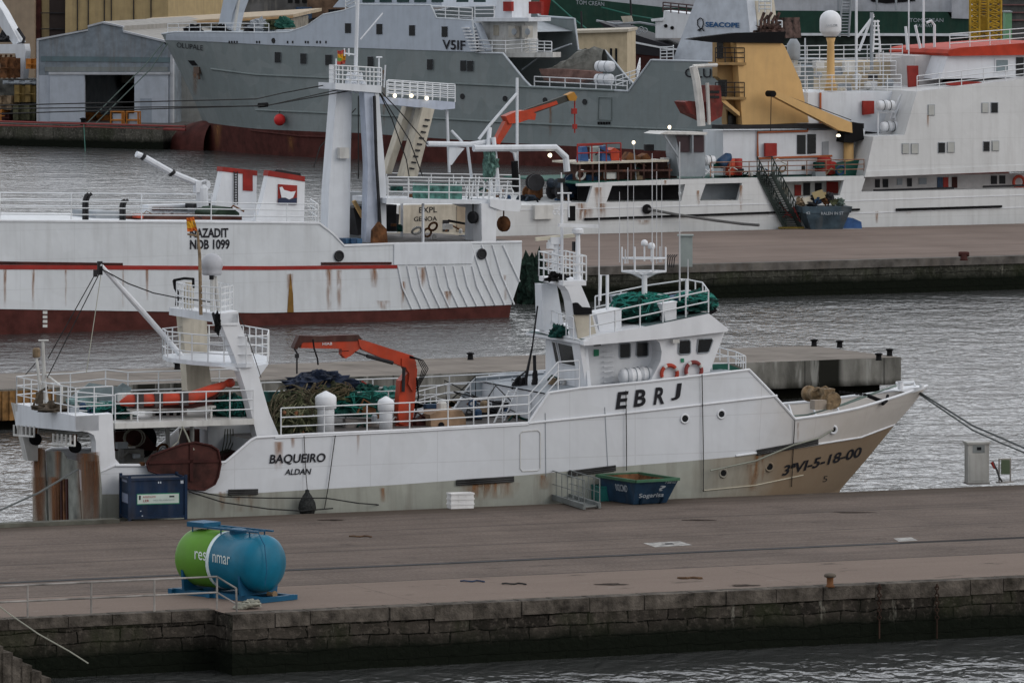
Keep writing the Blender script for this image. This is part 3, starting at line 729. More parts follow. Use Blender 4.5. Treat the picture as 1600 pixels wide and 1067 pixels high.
for x, y in ((-.2, 0), (.2, .1)): mb.beam(b0 + V((x, y, 0)), b0 + V((x, y, .85)), .05, .05)
mb.beam(b0 + V((-.2, 0, .82)), b0 + V((.2, .1, .82)), .06, .05); mb.beam(b0 + V((-.25, -.15, .02)), b0 + V((.25, .2, .02)), .25, .04); mb.build('frame', GAL, t)
mb = MB(); mb.obox(b0 + V((.02, .0, .55)), V((.15, 0, 0)), V((0, .06, 0)), V((0, 0, .25))); mb.build('panel', mat('olive panel', (.10, .13, .08), .7), t)
mb = MB(); mb.tube([b0 + V((-.42, -.05, .75)), b0 + V((-.36, -.05, .6)), b0 + V((-.28, -.06, .45)), b0 + V((-.2, -.08, .2)), b0 + V((-.1, -.1, .05))], .035, 6); mb.build('hose', mat('dark hose', (.05, .05, .05)), t)
mb = MB(); mb.tube([b0 + V((-.46, -.05, .72)), b0 + V((-.36, -.06, .5))], [.06, .03], 8); mb.build('nozzle', RED, t)
# litter of rope beside the far edge
c0 = onz(808, 782, ZQ)
mb = MB(); mb.blob(c0, (.28, .2, .16), .6); mb.tube([c0 + V((.1 * i, .05 * math.sin(i), .06 + .04 * math.cos(i * 2))) for i in range(-3, 4)], .03, 5)
solo(mb, 'rope_heap', mat('dirty rope', (.07, .06, .04), .95), 'small dark heap of rope at the quay edge between the fish boxes and gangway', 'rope')

# ------------------------------------------------------------------ middle pier
p0 = onz(0, 608, ZQ); FP = Fr((p0.x, p0.y), 26)
WP = FP.loc(onz(420, 569, ZQ))[1]; SE = FP.S(1408, 0)
def pierdeck(k):
    base = k.mix(k.rng(k.noise(.5, 6), .3, .7), (.155, .138, .122), (.24, .215, .19))
    base = k.mix(k.mt('MULTIPLY', k.rng(k.noise(.7, 5, (.25, 1, 1)), .55, .72), .6), base, (.085, .078, .065))
    fx = k.mt('ABSOLUTE', k.mt('SUBTRACT', k.mt('FRACT', k.mt('MULTIPLY', k.x, 1 / 5.3), 0), .5), 0)
    return k.mix(k.mt('MULTIPLY', k.rng(fx, .01, .004), .5), base, (.05, .045, .04))
PM = nodemat('pier concrete', pierdeck)
def pierwall(k):
    base = k.mix(k.rng(k.noise(.9, 6, (1, .35, 1)), .32, .66), (.06, .058, .05), (.24, .235, .215))
    base = k.mix(k.rng(k.noise(.22, 3, (1, .03, 1)), .52, .60), base, (.018, .018, .015))
    base = k.mix(k.mt('MULTIPLY', k.rng(k.noise(2.4, 4, (1, .12, 1)), .55, .65), .7), base, (.30, .30, .28))
    fx = k.mt('ABSOLUTE', k.mt('SUBTRACT', k.mt('FRACT', k.mt('MULTIPLY', k.x, 1 / 4.0), 0), .5), 0)
    base = k.mix(k.mt('MULTIPLY', k.rng(fx, .012, .006), .6), base, (.02, .02, .02))
    yy = k.mt('ADD', k.y, k.mt('MULTIPLY', k.noise(1.2, 4), -.5))
    return k.mix(k.rng(yy, .55, .2), base, (.008, .008, .006))
PW = nodemat('stained pier concrete', pierwall)
slab(FP, 'pier_deck', -90, SE, 0, WP, ZQ, PM)
o = uvquad('pier_wall', [wallq(FP, -90, 0, SE, 0, .5, ZQ - .004), wallq(FP, SE, 0, SE, WP, .5, ZQ - .004), wallq(FP, -90, .7, SE - .7, .7, -1, .5), ([FP.L(-90, 0, .5), FP.L(SE, 0, .5), FP.L(SE, WP, .5), FP.L(-90, WP, .5)], [(0, 0)] * 4)], PW, None)
o['label'] = 'stained concrete side of the low pier right behind the white trawler'; o['category'] = 'wall'
bl = [(735, 562, 1), (1272, 541, 1), (1312, 543, 1), (1373, 563, 1), (1390, 556, 1), (277, 577, 1)]
lb = ['black bollard on the low pier behind the orange crane', 'black bollard on the low pier, leftmost of the four at its right end', 'black bollard on the low pier, second from left of the four at its right end', 'black bollard on the low pier, third from left of the four at its right end', 'black bollard on the low pier, rightmost of the four at its end', 'black bollard on the low pier just left of the cream mast column']
for (x, y, k), l in zip(bl, lb):
    c0 = onz(x, y, ZQ); t = thing('mooring_bollard', l, 'bollard', c0, 'black bollards on the low pier')
    MB().lathe(c0, Z, [(.16, 0), (.13, .03), (.12, .24)], 12).build('post', BLACK, t, True)
    MB().lathe(c0 + Z * .24, Z, [(.17, 0), (.18, .06), (.05, .09)], 12).build('cap', BLACK, t, True)
# rusty sheet pile at the left end of the pier
mb = MB()
for i in range(26):
    a = FP.S(-60, 0) + i * .16; mb.hexa([FP.L(x, y, z) for z in (.4, 1.62) for x, y in ((a, -.12 if i % 2 else -.05), (a + .16, -.12 if i % 2 else -.05), (a + .16, -.01), (a, -.01))])
solo(mb, 'sheet_piling', mat('rusty sheet pile', (.26, .14, .05), .85, var=.5, scale=2, streak=.6), 'rust brown sheet piling on the low pier at the left edge of the photo', 'sheet piling')

# ------------------------------------------------------------------ far quay
ZF = 1.9
p0 = onz(1180, 411, ZF); FB = Fr((p0.x, p0.y), 24.8); S_B = FB.S(822); WB = FB.loc(onz(1200, 359, ZF))[1]
def farq(k):
    base = k.mix(k.rng(k.noise(.15, 6), .3, .7), (.15, .118, .102), (.22, .175, .152))
    base = k.mix(k.mt('MULTIPLY', k.rng(k.noise(.5, 5, (.1, 1, 1)), .5, .7), .5), base, (.10, .085, .078))
    for wv in (1.5, 4.8, WB - 3): 
        d = k.mt('ABSOLUTE', k.mt('SUBTRACT', k.y, wv), 0); base = k.mix(k.mt('MULTIPLY', k.rng(d, .2, .08), .5), base, (.05, .045, .04))
    return base
FM_ = nodemat('far quay concrete', farq)
slab(FB, 'far_quay_deck', S_B, 120, 0, WB, ZF, FM_)
o = uvquad('far_quay_wall', [wallq(FB, S_B, 0, 120, 0, -1, ZF - .004), wallq(FB, S_B, WB, S_B, 0, -1, ZF - .004)], nodemat('far quay masonry', masonry(bw=1.6, bh=.4, c1=(.06, .06, .05), c2=(.03, .03, .026), wet=.9, pale=.3)), None)
o['label'] = 'dark mossy stone wall of the far quay, below the white ship on the right'; o['category'] = 'wall'
mb = MB(); mb.hexa([FB.L(x, y, z) for z in (ZF - .42, ZF + .02) for x, y in ((S_B, -.12), (120, -.12), (120, .7), (S_B, .7))]); mb.build('coping', mat('far coping', (.13, .12, .11), .9, var=.4, streak=.5), o)
# white control box on the far quay
c0 = onz(1061, 417, ZF); fk = Fr((c0.x, c0.y), 0)
t = thing('switch_cabinet', 'tall pale grey cabinet standing on the far quay behind the antenna cage', 'cabinet', c0); s_ = F / c0.y
mb = MB(); mb.hexa([fk.L(x, y, ZF + z) for z in (0, 1.68) for x, y in ((0, 0), (.74, 0), (.74, .5), (0, .5))]); mb.build('body', mat('pale cabinet', (.30, .34, .33), .6), t)
mb = MB(); mb.hexa([fk.L(x, y, ZF + z) for z in (1.68, 1.76) for x, y in ((-.08, -.08), (.8, -.08), (.8, .58), (-.08, .58))]); mb.build('roof', mat('pale cabinet', ()), t)
t = thing('bollard', 'dark red bollard on the edge of the far quay at the right', 'bollard', onz(1506, 407, ZF)); b0 = BASE[t.name]
MB().lathe(b0, Z, [(.25, 0), (.2, .1), (.2, .35)], 10).build('post', DKRED, t, True); MB().lathe(b0 + Z * .35 - V((.3, 0, 0)), V((1, 0, 0)), [(.12, 0), (.15, .1), (.15, .5), (.12, .6)], 10).build('horn', DKRED, t, True)
# bicycle-like bundle of pipes left of the cabinet
mb = MB(); c0 = onz(1046, 418, ZF)
for i in range(5): a = c0 + V((i * .12 - .25, 0, 0)); mb.tube([a, a + V((.05, 0, .55)), a + V((.2, 0, .7))], .03, 5)
solo(mb, 'pipe_bundle', DARK, 'dark bent pipes standing on the far quay edge left of the pale cabinet', 'pipes')
# weed-covered ladder and hanging net at the left end of the far quay
mb = MB(); mb.blob(FB.L(FB.S(836, -.3), -.35, .9), (.8, .35, 1.5), .6, 2.2, flat=False)
solo(mb, 'hanging_net', NETG if False else mat('dark green weed', (.018, .04, .03), .95, var=.6, scale=4, bump=1), 'dark green net hanging off the far quay wall beside the red striped ship', 'net')
# ================================================================== the white trawler at the near quay
o0 = FQ.P(150, 800, WQ + 1.5); FM = Fr((o0.x, o0.y), 22)
BM = 6.8; CM = BM / 2
stem = sorted([(FM.loc(FM.P(x, y, CM))[2], FM.loc(FM.P(x, y, CM))[0]) for x, y in ((1447, 602), (1422, 634), (1390, 670), (1350, 720), (1311, 765), (1290, 800))])
stem = [(-1.0, stem[0][1] - .6)] + stem
TOPM = [(150, 740), (180, 727), (345, 727), (355, 720), (392, 688), (400, 684), (480, 679), (640, 672), (826, 661), (858, 614), (905, 607), (1000, 598), (1085, 588), (1170, 578), (1242, 655), (1290, 648), (1340, 638), (1400, 620), (1449, 603)]
HM = Hull(FM, BM, FM.S(1030, 0), stem, TOPM, kt=2.5, kw=1.55, t_top=5.3, saft=0)
SM = HM.surf
BTAB = sorted([FM.loc(SM(x, y, 0))[::2] for x, y in ((150, 772), (400, 770), (620, 757), (820, 742), (1000, 726), (1170, 711), (1275, 696), (1345, 683), (1400, 663))])
ship = thing('fishing_trawler', 'white stern trawler with orange deck crane and tan tinted bow, moored at the near quay', 'trawler', FM.L(15, CM, 0))
GREYB = mat('pale grey green bottom paint', (.33, .34, .30), .55, var=.1, streak=.45, rust=.05)
def plating(m, fr, du=2.4, dz=1.25, k=.16):
    N = m.node_tree.nodes; L = m.node_tree.links; b = N['Principled BSDF']; src = b.inputs['Base Color'].links[0].from_socket
    g = N.new('ShaderNodeNewGeometry'); dt = N.new('ShaderNodeVectorMath'); dt.operation = 'DOT_PRODUCT'; dt.inputs[1].default_value = fr.u; L.new(g.outputs['Position'], dt.inputs[0])
    sp = N.new('ShaderNodeSeparateXYZ'); L.new(g.outputs['Position'], sp.inputs[0])
    def line(v, d, w):
        a = N.new('ShaderNodeMath'); a.operation = 'MULTIPLY'; a.inputs[1].default_value = 1 / d; L.new(v, a.inputs[0]); f = N.new('ShaderNodeMath'); f.operation = 'FRACT'; L.new(a.outputs[0], f.inputs[0])
        s_ = N.new('ShaderNodeMath'); s_.operation = 'SUBTRACT'; s_.inputs[1].default_value = .5; L.new(f.outputs[0], s_.inputs[0]); q = N.new('ShaderNodeMath'); q.operation = 'ABSOLUTE'; L.new(s_.outputs[0], q.inputs[0])
        r = N.new('ShaderNodeMapRange'); r.inputs[1].default_value = w / d; r.inputs[2].default_value = w / d * .4; L.new(q.outputs[0], r.inputs[0]); return r.outputs[0]
    mx_ = N.new('ShaderNodeMath'); mx_.operation = 'MAXIMUM'; L.new(line(dt.outputs['Value'], du, .02), mx_.inputs[0]); L.new(line(sp.outputs[2], dz, .02), mx_.inputs[1])
    fr_ = N.new('ShaderNodeTexNoise'); fr_.inputs['Scale'].default_value = .6; fr_.inputs['Detail'].default_value = 3; L.new(g.outputs['Position'], fr_.inputs['Vector'])
    ml = N.new('ShaderNodeMath'); ml.operation = 'MULTIPLY'; L.new(mx_.outputs[0], ml.inputs[0]); ml.inputs[1].default_value = k
    x = N.new('ShaderNodeMix'); x.data_type = 'RGBA'; L.new(ml.outputs[0], x.inputs[0]); L.new(src, x.inputs[6]); x.inputs[7].default_value = (.12, .11, .10, 1)
    # scuffs and repainted patches
    vo = N.new('ShaderNodeTexVoronoi'); vo.inputs['Scale'].default_value = .55; L.new(g.outputs['Position'], vo.inputs['Vector']); sc_ = N.new('ShaderNodeSeparateColor'); L.new(vo.outputs['Color'], sc_.inputs[0])
    pr = N.new('ShaderNodeMapRange'); pr.inputs[1].default_value = .55; pr.inputs[2].default_value = .6; pr.inputs[4].default_value = .10; L.new(sc_.outputs[0], pr.inputs[0])
    y = N.new('ShaderNodeMix'); y.data_type = 'RGBA'; L.new(pr.outputs[0], y.inputs[0]); L.new(x.outputs[2], y.inputs[6]); y.inputs[7].default_value = (.42, .43, .43, 1); L.new(y.outputs[2], b.inputs['Base Color'])
    bw_ = N.new('ShaderNodeTexNoise'); bw_.inputs['Scale'].default_value = 1.3; bw_.inputs['Detail'].default_value = 2; L.new(g.outputs['Position'], bw_.inputs['Vector'])
    bp = N.new('ShaderNodeBump'); bp.inputs['Strength'].default_value = .35; bp.inputs['Distance'].default_value = .06; L.new(bw_.outputs['Fac'], bp.inputs['Height']); L.new(bp.outputs[0], b.inputs['Normal'])
def bow_bounce_tint(m, x0, x1, col, k=.85):  # warm light reflected onto the flared bow, painted into the hull colours
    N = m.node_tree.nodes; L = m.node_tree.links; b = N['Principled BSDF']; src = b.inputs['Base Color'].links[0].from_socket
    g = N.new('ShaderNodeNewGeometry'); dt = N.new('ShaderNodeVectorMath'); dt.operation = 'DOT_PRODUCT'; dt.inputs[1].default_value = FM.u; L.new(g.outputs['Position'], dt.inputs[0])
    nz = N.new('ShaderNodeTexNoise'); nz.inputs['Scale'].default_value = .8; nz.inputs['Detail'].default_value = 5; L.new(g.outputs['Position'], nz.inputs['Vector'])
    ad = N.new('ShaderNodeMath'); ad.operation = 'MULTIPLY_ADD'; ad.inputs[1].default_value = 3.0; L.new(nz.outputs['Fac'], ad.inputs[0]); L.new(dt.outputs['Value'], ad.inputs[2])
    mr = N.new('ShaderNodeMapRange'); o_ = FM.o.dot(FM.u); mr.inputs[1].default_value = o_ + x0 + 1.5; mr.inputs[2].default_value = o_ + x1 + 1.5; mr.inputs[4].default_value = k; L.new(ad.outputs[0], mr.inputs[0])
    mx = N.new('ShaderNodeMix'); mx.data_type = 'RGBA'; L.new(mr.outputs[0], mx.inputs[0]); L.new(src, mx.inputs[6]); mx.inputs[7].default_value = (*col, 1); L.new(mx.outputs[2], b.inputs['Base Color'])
bow_bounce_tint(GREYB, FM.S(1060, 1), FM.S(1230, 1), (.235, .165, .105), .9)
THW = mat('trawler hull white', (.63, .655, .69), .42, streak=.07, var=.045, scale=.5); plating(THW, FM); bow_bounce_tint(THW, FM.S(1150, 1), FM.S(1330, 1), (.50, .42, .33), .55)
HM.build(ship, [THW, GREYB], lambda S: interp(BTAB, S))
def zdk(S): return interp([(0, 3.0), (FM.S(345), 3.0)], S)
HM.deck(2.9, 0.05, FM.S(420), ship, DECK, 'aft_deck')
z1 = lambda S: interp(HM.topz, S) - .12
HM.deck(lambda S: interp([(FM.S(400), FM.loc(FM.P(400, 690))[2]), (FM.S(860), FM.loc(FM.P(860, 664))[2])], S), FM.S(400) + .05, FM.S(858), ship, DECK, 'main_deck')
HM.deck(lambda S: interp([(FM.S(850), FM.loc(FM.P(850, 616))[2]), (FM.S(1170), FM.loc(FM.P(1170, 582))[2])], S), FM.S(858), FM.S(1163), ship, SHADEG, 'shelter_deck')
ztip = interp(HM.topz, 99); zb_ = interp(HM.topz, FM.S(1290, .8)) - 1.0
HM.deck(lambda S: zb_, FM.S(1170), stem[-1][1] - 2.2, ship, SHADEG, 'bow_deck')
# transverse bulkheads: shelter deck aft and front, raised deck aft
def bulk(S, z0, z1_, name, m, inset=.04):
    mb = MB(); h0, h1 = HM.hb(S, z0) - inset, HM.hb(S, z1_) - inset
    mb.hexa([FM.L(S, CM - h0, z0), FM.L(S + .06, CM - h0, z0), FM.L(S + .06, CM + h0, z0), FM.L(S, CM + h0, z0), FM.L(S, CM - h1, z1_), FM.L(S + .06, CM - h1, z1_), FM.L(S + .06, CM + h1, z1_), FM.L(S, CM + h1, z1_)])
    return mb.build(name, m, ship)
bulk(FM.S(862), 4.3, interp(HM.topz, FM.S(862)) - .1, 'aft_bulkhead', WHITE)
bulk(FM.S(1168), zb_, interp(HM.topz, FM.S(1168)) - .1, 'front_bulkhead', WHITE)
bulk(FM.S(402), 2.9, FM.loc(FM.P(402, 690))[2], 'stern_bulkhead', WHITE)
# cap rails, knuckle, strakes
mb = MB(); mb.tube([p + Z * .01 for p in HM.near], .05, 6); mb.build('cap_rail', WHITEC, ship)
mb = MB(); mb.tube([p + Z * .01 for p in HM.far], .05, 6); mb.build('cap_rail', WHITEC, ship)
def strake(pts, r, name, m, off=-.02, n=14, fr=None, surf=None):
    surf = surf or SM; tot = []
    for (a, b), (c, d) in zip(pts, pts[1:]):
        for i in range(n): tot.append(surf(a + (c - a) * i / n, b + (d - b) * i / n, off))
    tot.append(surf(*pts[-1], off)); mb = MB(); mb.tube(tot, r, 6); return mb.build(name, m, ship)
strake([(826, 661), (1000, 643), (1200, 620), (1214, 618)], .04, 'knuckle', WHITEC)
strake([(1150, 712), (1250, 698), (1345, 683), (1398, 663)], .035, 'bow_strake', WHITEC)
strake([(352, 722), (262, 727), (180, 727)], .05, 'bulwark_rail', WHITEC)
RUB = mat('rubber strake', (.05, .05, .05), .75, var=.4)
for pts in ([(357, 769), (403, 768)], [(713, 754), (803, 748)], [(888, 740), (962, 731)], [(1183, 707), (1278, 690)]):
    for d in (-3.0, 0, 3.0): strake([(a, b + d) for a, b in pts], .035, 'rubbing_strake', RUB, -.05, 8)
strake([(430, 684), (640, 674), (826, 663)], .03, 'deck_edge', WHITEC)
strake([(1100, 766), (1180, 758), (1255, 742)], .02, 'waterline_stripe', mat('cream stripe', (.50, .46, .36), .6))
# vertical weld seams and hanging lines
for pts in ([(852, 645), (853, 745)], [(945, 636), (950, 735)]): strake(pts, .012, 'weld_seam', SHADEG, -.01)
# portholes
for x, y, r in ((1070, 654, 6.6), (1127, 647, 6.2), (1130, 739, 6.2), (1202, 729, 6.5)):
    c = SM(x, y, -.01); rr = r / F * c.y
    mb = MB(); mb.torus(c - FM.n * .01, FM.n, rr, .035, 20, 6); pr = mb.build('porthole', WHITEC if y < 700 else GREYB, ship, True)
    mb = MB(); mb.lathe(c - FM.n * .02, FM.n, [(rr * .98, 0), (rr * .98, .03)], 20); mb.build('pane', GLASS, ship).parent = pr
def sub(o, pr): o.parent = pr; return o
c = SM(1302, 671, -.02); mb = MB(); mb.torus(c, FM.n, .13, .045, 14, 6); hp = mb.build('hawse_pipe', WHITEC, ship, True)
mb = MB(); mb.lathe(c, FM.n, [(.12, 0), (.12, .02)], 14); sub(mb.build('opening', BLACK, ship), hp)
# welded door outline on the side
dr = [SM(x, y, -.015) for x, y in ((816, 674), (840, 672), (844, 676), (844, 732), (840, 735), (816, 736), (813, 732), (813, 678), (816, 674))]
mb = MB(); mb.tube(dr, .018, 5); mb.build('side_hatch', WHITER, ship)
# lettering
letters('EBRJ', (962, 638), (1062, 622), 31, lambda x, y: SM(x, y, -.03), .10, .02, ).build('lettering', INK, ship) if False else None
for ch, x0, x1, y0, h in (('E', 964, 983, 638.5, 26), ('B', 992, 1012, 635, 26), ('R', 1023, 1042, 631.5, 26), ('J', 1050, 1066, 626, 26)):
    letters(ch, (x0 - 2, y0), (x1 - 4, y0 - 1.8), h, lambda x, y: SM(x, y, -.03), .14, .03).build('lettering', INK, ship)
letters('BAQUEIRO', (421, 723.5), (508, 721), 13.5, lambda x, y: SM(x, y, -.03), .14, .024).build('lettering', INK, ship)
letters('ALDAN', (445, 741.5), (485, 740.5), 9, lambda x, y: SM(x, y, -.03), .2, .022).build('lettering', INK, ship)
letters('3ªVI-5-18-00', (1222, 743), (1344, 713), 16, lambda x, y: SM(x, y, -.03), .3, .026).build('lettering', INK, ship)
letters('5', (1285, 753), (1292, 752), 9, lambda x, y: SM(x, y, -.03), .2, .0).build('draft_mark', DARK, ship)
# rust stains on the hull
streaks([(1183, 712, 768, 5), (1175, 725, 768, 9), (435, 690, 735, 9), (458, 684, 700, 4), (347, 768, 800, 6), (374, 775, 800, 12), (392, 772, 800, 5), (780, 754, 780, 34), (745, 756, 782, 26),
         (1192, 708, 760, 3), (1247, 660, 690, 2), (560, 680, 712, 3), (850, 742, 765, 14), (600, 762, 785, 8)], lambda x, y: SM(x, y, -.012), ship)

# ---- stern: transom posts, ramp, gantry
def tp(mb, pts, S, d, mi=0): mb.prism([FM.T(x, y, S) for x, y in pts], FM.u * d, mi)
RST = mat('heavily rusted plate', (.20, .14, .09), .85, var=.5, scale=3, streak=.8, rust=.75, dirt=(.05, .022, .012), spec=.1)
STG = mat('stained transom grey', (.24, .25, .225), .7, var=.4, streak=.7, rust=.25)
mb = MB(); tp(mb, [(52, 698), (68, 702), (71, 760), (74, 830), (60, 830), (55, 770)], -.07, .05); mb.build('transom_corner', STG, ship)
mb = MB(); tp(mb, [(126, 716), (141, 706), (151, 712), (156, 760), (157, 830), (131, 830), (128, 770)], -.08, .07); mb.build('transom_corner', STG, ship)
mb = MB(); tp(mb, [(72, 704), (98, 706), (104, 716), (121, 720), (128, 830), (77, 830)], -.03, .03); mb.build('transom_plate', STG, ship)
streaks([(60, 700, 835, 13), (90, 704, 780, 6), (133, 708, 835, 16), (146, 720, 835, 12), (84, 745, 850, 10), (56, 700, 850, 8), (150, 706, 850, 7), (63, 745, 850, 10)], lambda x, y: FM.T(x, y, -.10), ship, m=RHEAVY)
for i in range(6):
    mb = MB(); x = 81 + i * 4.2; tp(mb, [(x, 748), (x + 2, 748), (x + 3.2, 830), (x + 1, 830)], -.08, .05); mb.build('ramp_rib', DKRED if i % 2 else RUST, ship)
# portal gantry at the stern
GP = [(118, 650), (176, 646), (178, 690), (180, 716), (189, 727), (189, 790), (152, 790), (150, 690), (147, 680), (138, 675), (118, 672)]
mb = MB(); FM.poly(mb, GP, .02, .55); g = mb.build('gantry', WHITEC, ship)
Sg = FM.S(118, .02)
far = FM.P(24, 630, 6.1); nr = FM.P(118, 650, .02)
mb = MB()
for (a, b, d) in ((nr, far, .80),):
    A1 = a; B1 = b; mb.hexa([A1 - Z * .5, A1 + FM.u * .8 - Z * .5, B1 + FM.u * .8 - Z * .75, B1 - Z * .75, A1, A1 + FM.u * .8, B1 + FM.u * .8, B1])
mb.build('gantry_beam', WHITE, ship)
mb = MB(); FM.poly(mb, [(24, 630), (60, 640), (60, 720), (44, 720)], 5.9, 6.4); mb.build('gantry_leg', WHITER, ship)
for x0, x1, y0 in ((24, 56, 0), (86, 119, 0)):
    mb = MB(); t0 = (x0 - 24) / 94; t1 = (x1 - 24) / 94
    a = far.lerp(nr, t0) - Z * .72 - FM.u * .05; b = far.lerp(nr, t1) - Z * .62 - FM.u * .05
    for k in range(6): p = a.lerp(b, k / 5); mb.beam(p, p - Z * .34, .05, .05, FM.u)
    mb.beam(a - Z * .34, b - Z * .34, .06, .06); mb.build('block_guard', WHITER, ship)
for x, y in ((55, 686), (117, 698)):
    c = FM.T(x, y, -.25)
    mb = MB(); mb.lathe(c - FM.n * .12, FM.n, [(.17, -.02), (.20, 0), (.15, .05), (.15, .13), (.20, .18), (.17, .20)], 18); hb = mb.build('warp_block', BLACK, ship)
    mb = MB(); mb.beam(c + Z * .1, c + Z * .42, .06, .14, FM.n); sub(mb.build('shackle', RUST, ship), hb)
def frail(pts, h, bars, step, name='guard_rail', m=RAILW, r=.022):
    mb = MB(); rail(mb, [FM.P(*p) for p in pts], h, bars, step, r); return mb.build(name, m, ship)
frail([(176, 647, .3), (118, 650, .05), (72, 641, 3), (26, 631, 6.0)], .92, 3, .75)
frail([(26, 631, 6.0), (60, 628, 6.2), (110, 626, 6.3), (165, 620, 6.4), (200, 624, 6.4), (390, 618, 6.5)], .92, 3, 1.2)
# stern light rig and winch post on the gantry
mb = MB(); mb.tube([FM.P(72, 640, 3.6), FM.P(69, 600, 3.6), FM.P(67, 533, 3.6)], [.12, .08, .05], 8); mb.tube([FM.P(57, 560, 3.4), FM.P(62, 600, 3.4), FM.P(68, 640, 3.4)], .05, 6)
mb.tube([FM.P(72, 585, 3.6), FM.P(97, 604, 2.4), FM.P(97, 640, 2.4)], .035, 6); mb.tube([FM.P(60, 532, 3.6), FM.P(76, 532, 3.5)], .03, 6)
mb.build('stern_mast', WHITER, ship)
mb = MB(); mb.lathe(FM.P(57, 548, 3.4), Z, [(.10, -.22), (.13, -.2), (.13, .05), (.08, .1)], 10); mb.build('stern_lamp', TAN, ship)
mb = MB(); mb.obox(FM.P(62, 622, 3.4), (.12, 0, 0), (0, .12, 0), (0, 0, .2)); mb.tube([FM.P(50, 638, 3.3), FM.P(62, 612, 3.3), FM.P(75, 605, 3.3)], .04, 6); mb.tube([FM.P(82, 640, 2.6), FM.P(95, 636, 2.6), FM.P(102, 628, 2.6), FM.P(106, 636, 2.4)], .04, 6); mb.blob(FM.P(80, 640, 2.2), (.5, .3, .2), .6); mb.build('stern_winch', mat('greasy machinery', (.10, .08, .06), .8, var=.6, rust=.5), ship)

# ---- upper deck aft (walkway slab on pillars)
zwalk = FM.loc(FM.P(180, 661, .1))[2]
mb = MB(); mb.prism([FM.P(180, 661, .1), FM.P(180, 670, .1), FM.P(397, 663, .1), FM.P(397, 654, .1)], FM.n * 6.5); mb.build('upper_deck', WHITER, ship)
frail([(180, 661, .12), (285, 658, .12), (396, 654, .12)], .95, 3, .72)
frail([(180, 660, 2.2), (120, 655, 2.0)], .9, 3, .8)
for x in (262, 300, 330): mb = MB(); mb.tube([FM.P(x, 664, 4.5), FM.P(x, 735, 4.5)], .08, 8); mb.build('pillar', WHITER, ship)
# things under the upper deck: side plating, net drum, winch
mb = MB(); FM.poly(mb, [(325, 664), (397, 662), (397, 684), (392, 688), (360, 716), (325, 716)], 3.2, 3.3); mb.build('inner_plating', WHITE, ship)
mb = MB(); FM.poly(mb, [(292, 672), (312, 670), (312, 727), (292, 727)], 4.8, 5.6); mb.build('inner_casing', DKRED, ship)
mb = MB(); mb.lathe(FM.P(218, 688, 5.2), FM.n, [(.62, 0), (.62, .06), (.30, .08), (.30, .9), (.62, .92), (.62, .98)], 24); mb.build('net_drum', BLACK, ship, False)
mb = MB(); mb.prism([FM.P(x, y, 5.0) for x, y in ((180, 674), (222, 671), (236, 688), (247, 700), (243, 704), (180, 704))], FM.n * .1); mb.build('drum_guard', DKRED, ship)
for k in range(2):
    mb = MB(); c = FM.P(208 + k * 3, 684, 4.8)
    mb.tube([c + FM.u * (math.cos(a / 12 * 2 * math.pi) * (.34 + .02 * k)) + Z * (math.sin(a / 12 * 2 * math.pi) * .3) for a in range(13)], .025, 5); mb.build('rope_loop', ROPEL, ship)
mb = MB(); FM.poly(mb, [(180, 704), (240, 702), (300, 700), (352, 700), (352, 726), (180, 726)], 5.6, 5.7); mb.build('far_bulwark', WHITER, ship)
mb = MB(); mb.obox(FM.P(205, 713, 3.4), FM.u * .35, FM.n * .3, Z * .25); mb.tube([FM.P(188, 716, 3), FM.P(200, 706, 3), FM.P(225, 712, 3)], .05); mb.build('aft_winch', mat('grey machinery', (.17, .17, .16), .7, var=.5, rust=.4), ship)
mb = MB(); FM.poly(mb, [(350, 712), (372, 704), (395, 712), (390, 722), (350, 722)], 2.0, 3.0); mb.build('rusty_chute', DKRED, ship)
mb = MB()
for k in range(4): mb.tube([FM.P(352 + k * 4, 670, 2.5), FM.P(350 + k * 5, 690, 2.4), FM.P(346 + k * 3, 712, 2.5)], .02, 5)
mb.build('hanging_line', ROPE, ship)
# trawl doors
def door(pts, w, label):
    t = thing('trawl_door', label, 'trawl door', FM.P(pts[0][0], 760, w))
    mb = MB(); mb.prism([FM.P(x, y, w) for x, y in pts], FM.n * .10); mb.build('plate', mat('oxblood trawl door', (.065, .022, .018), .7, var=.5, rust=.35, scale=1.5), t)
    mb = MB(); xs = [p[0] for p in pts]; x0, x1 = min(xs), max(xs); cy = sum(p[1] for p in pts) / len(pts)
    mb.tube([FM.P(x, y, w - .04) for x, y in pts + pts[:1]], .035, 6)
    mb.beam(FM.P(x0 + 3, cy - 3, w - .03), FM.P(x1 - 3, cy - 6, w - .03), .04, .10, FM.n); mb.beam(FM.P((x0 + x1) / 2 + 12, cy - 32, w - .03), FM.P((x0 + x1) / 2 + 12, cy + 26, w - .03), .04, .12, FM.n); mb.build('stiffener', DKRED, t)
    return t
door([(229, 724), (236, 712), (262, 702), (285, 694), (305, 691), (330, 696), (341, 703), (345, 725), (341, 745), (336, 756), (320, 765), (296, 764), (262, 745), (232, 735)], -.22, 'dark red oval trawl door hanging on the stern of the white trawler')
mb = MB(); mb.tube([FM.P(285, 666, -.1), FM.P(292, 680, -.15), FM.P(298, 695, -.2), FM.P(303, 703, -.25)], .03, 6)
mb.tube([FM.P(285, 666, -.1), FM.P(278, 690, -.1), FM.P(262, 704, -.2)], .02, 5); mb.build('door_pennant', ROPEL, ship)
c = FM.P(190, 727, 0)
mb = MB(); mb.tube([FM.P(222, 727, .0), FM.P(222, 722, .0)], .1, 8); mb.build('bollard_post', RUST, ship)

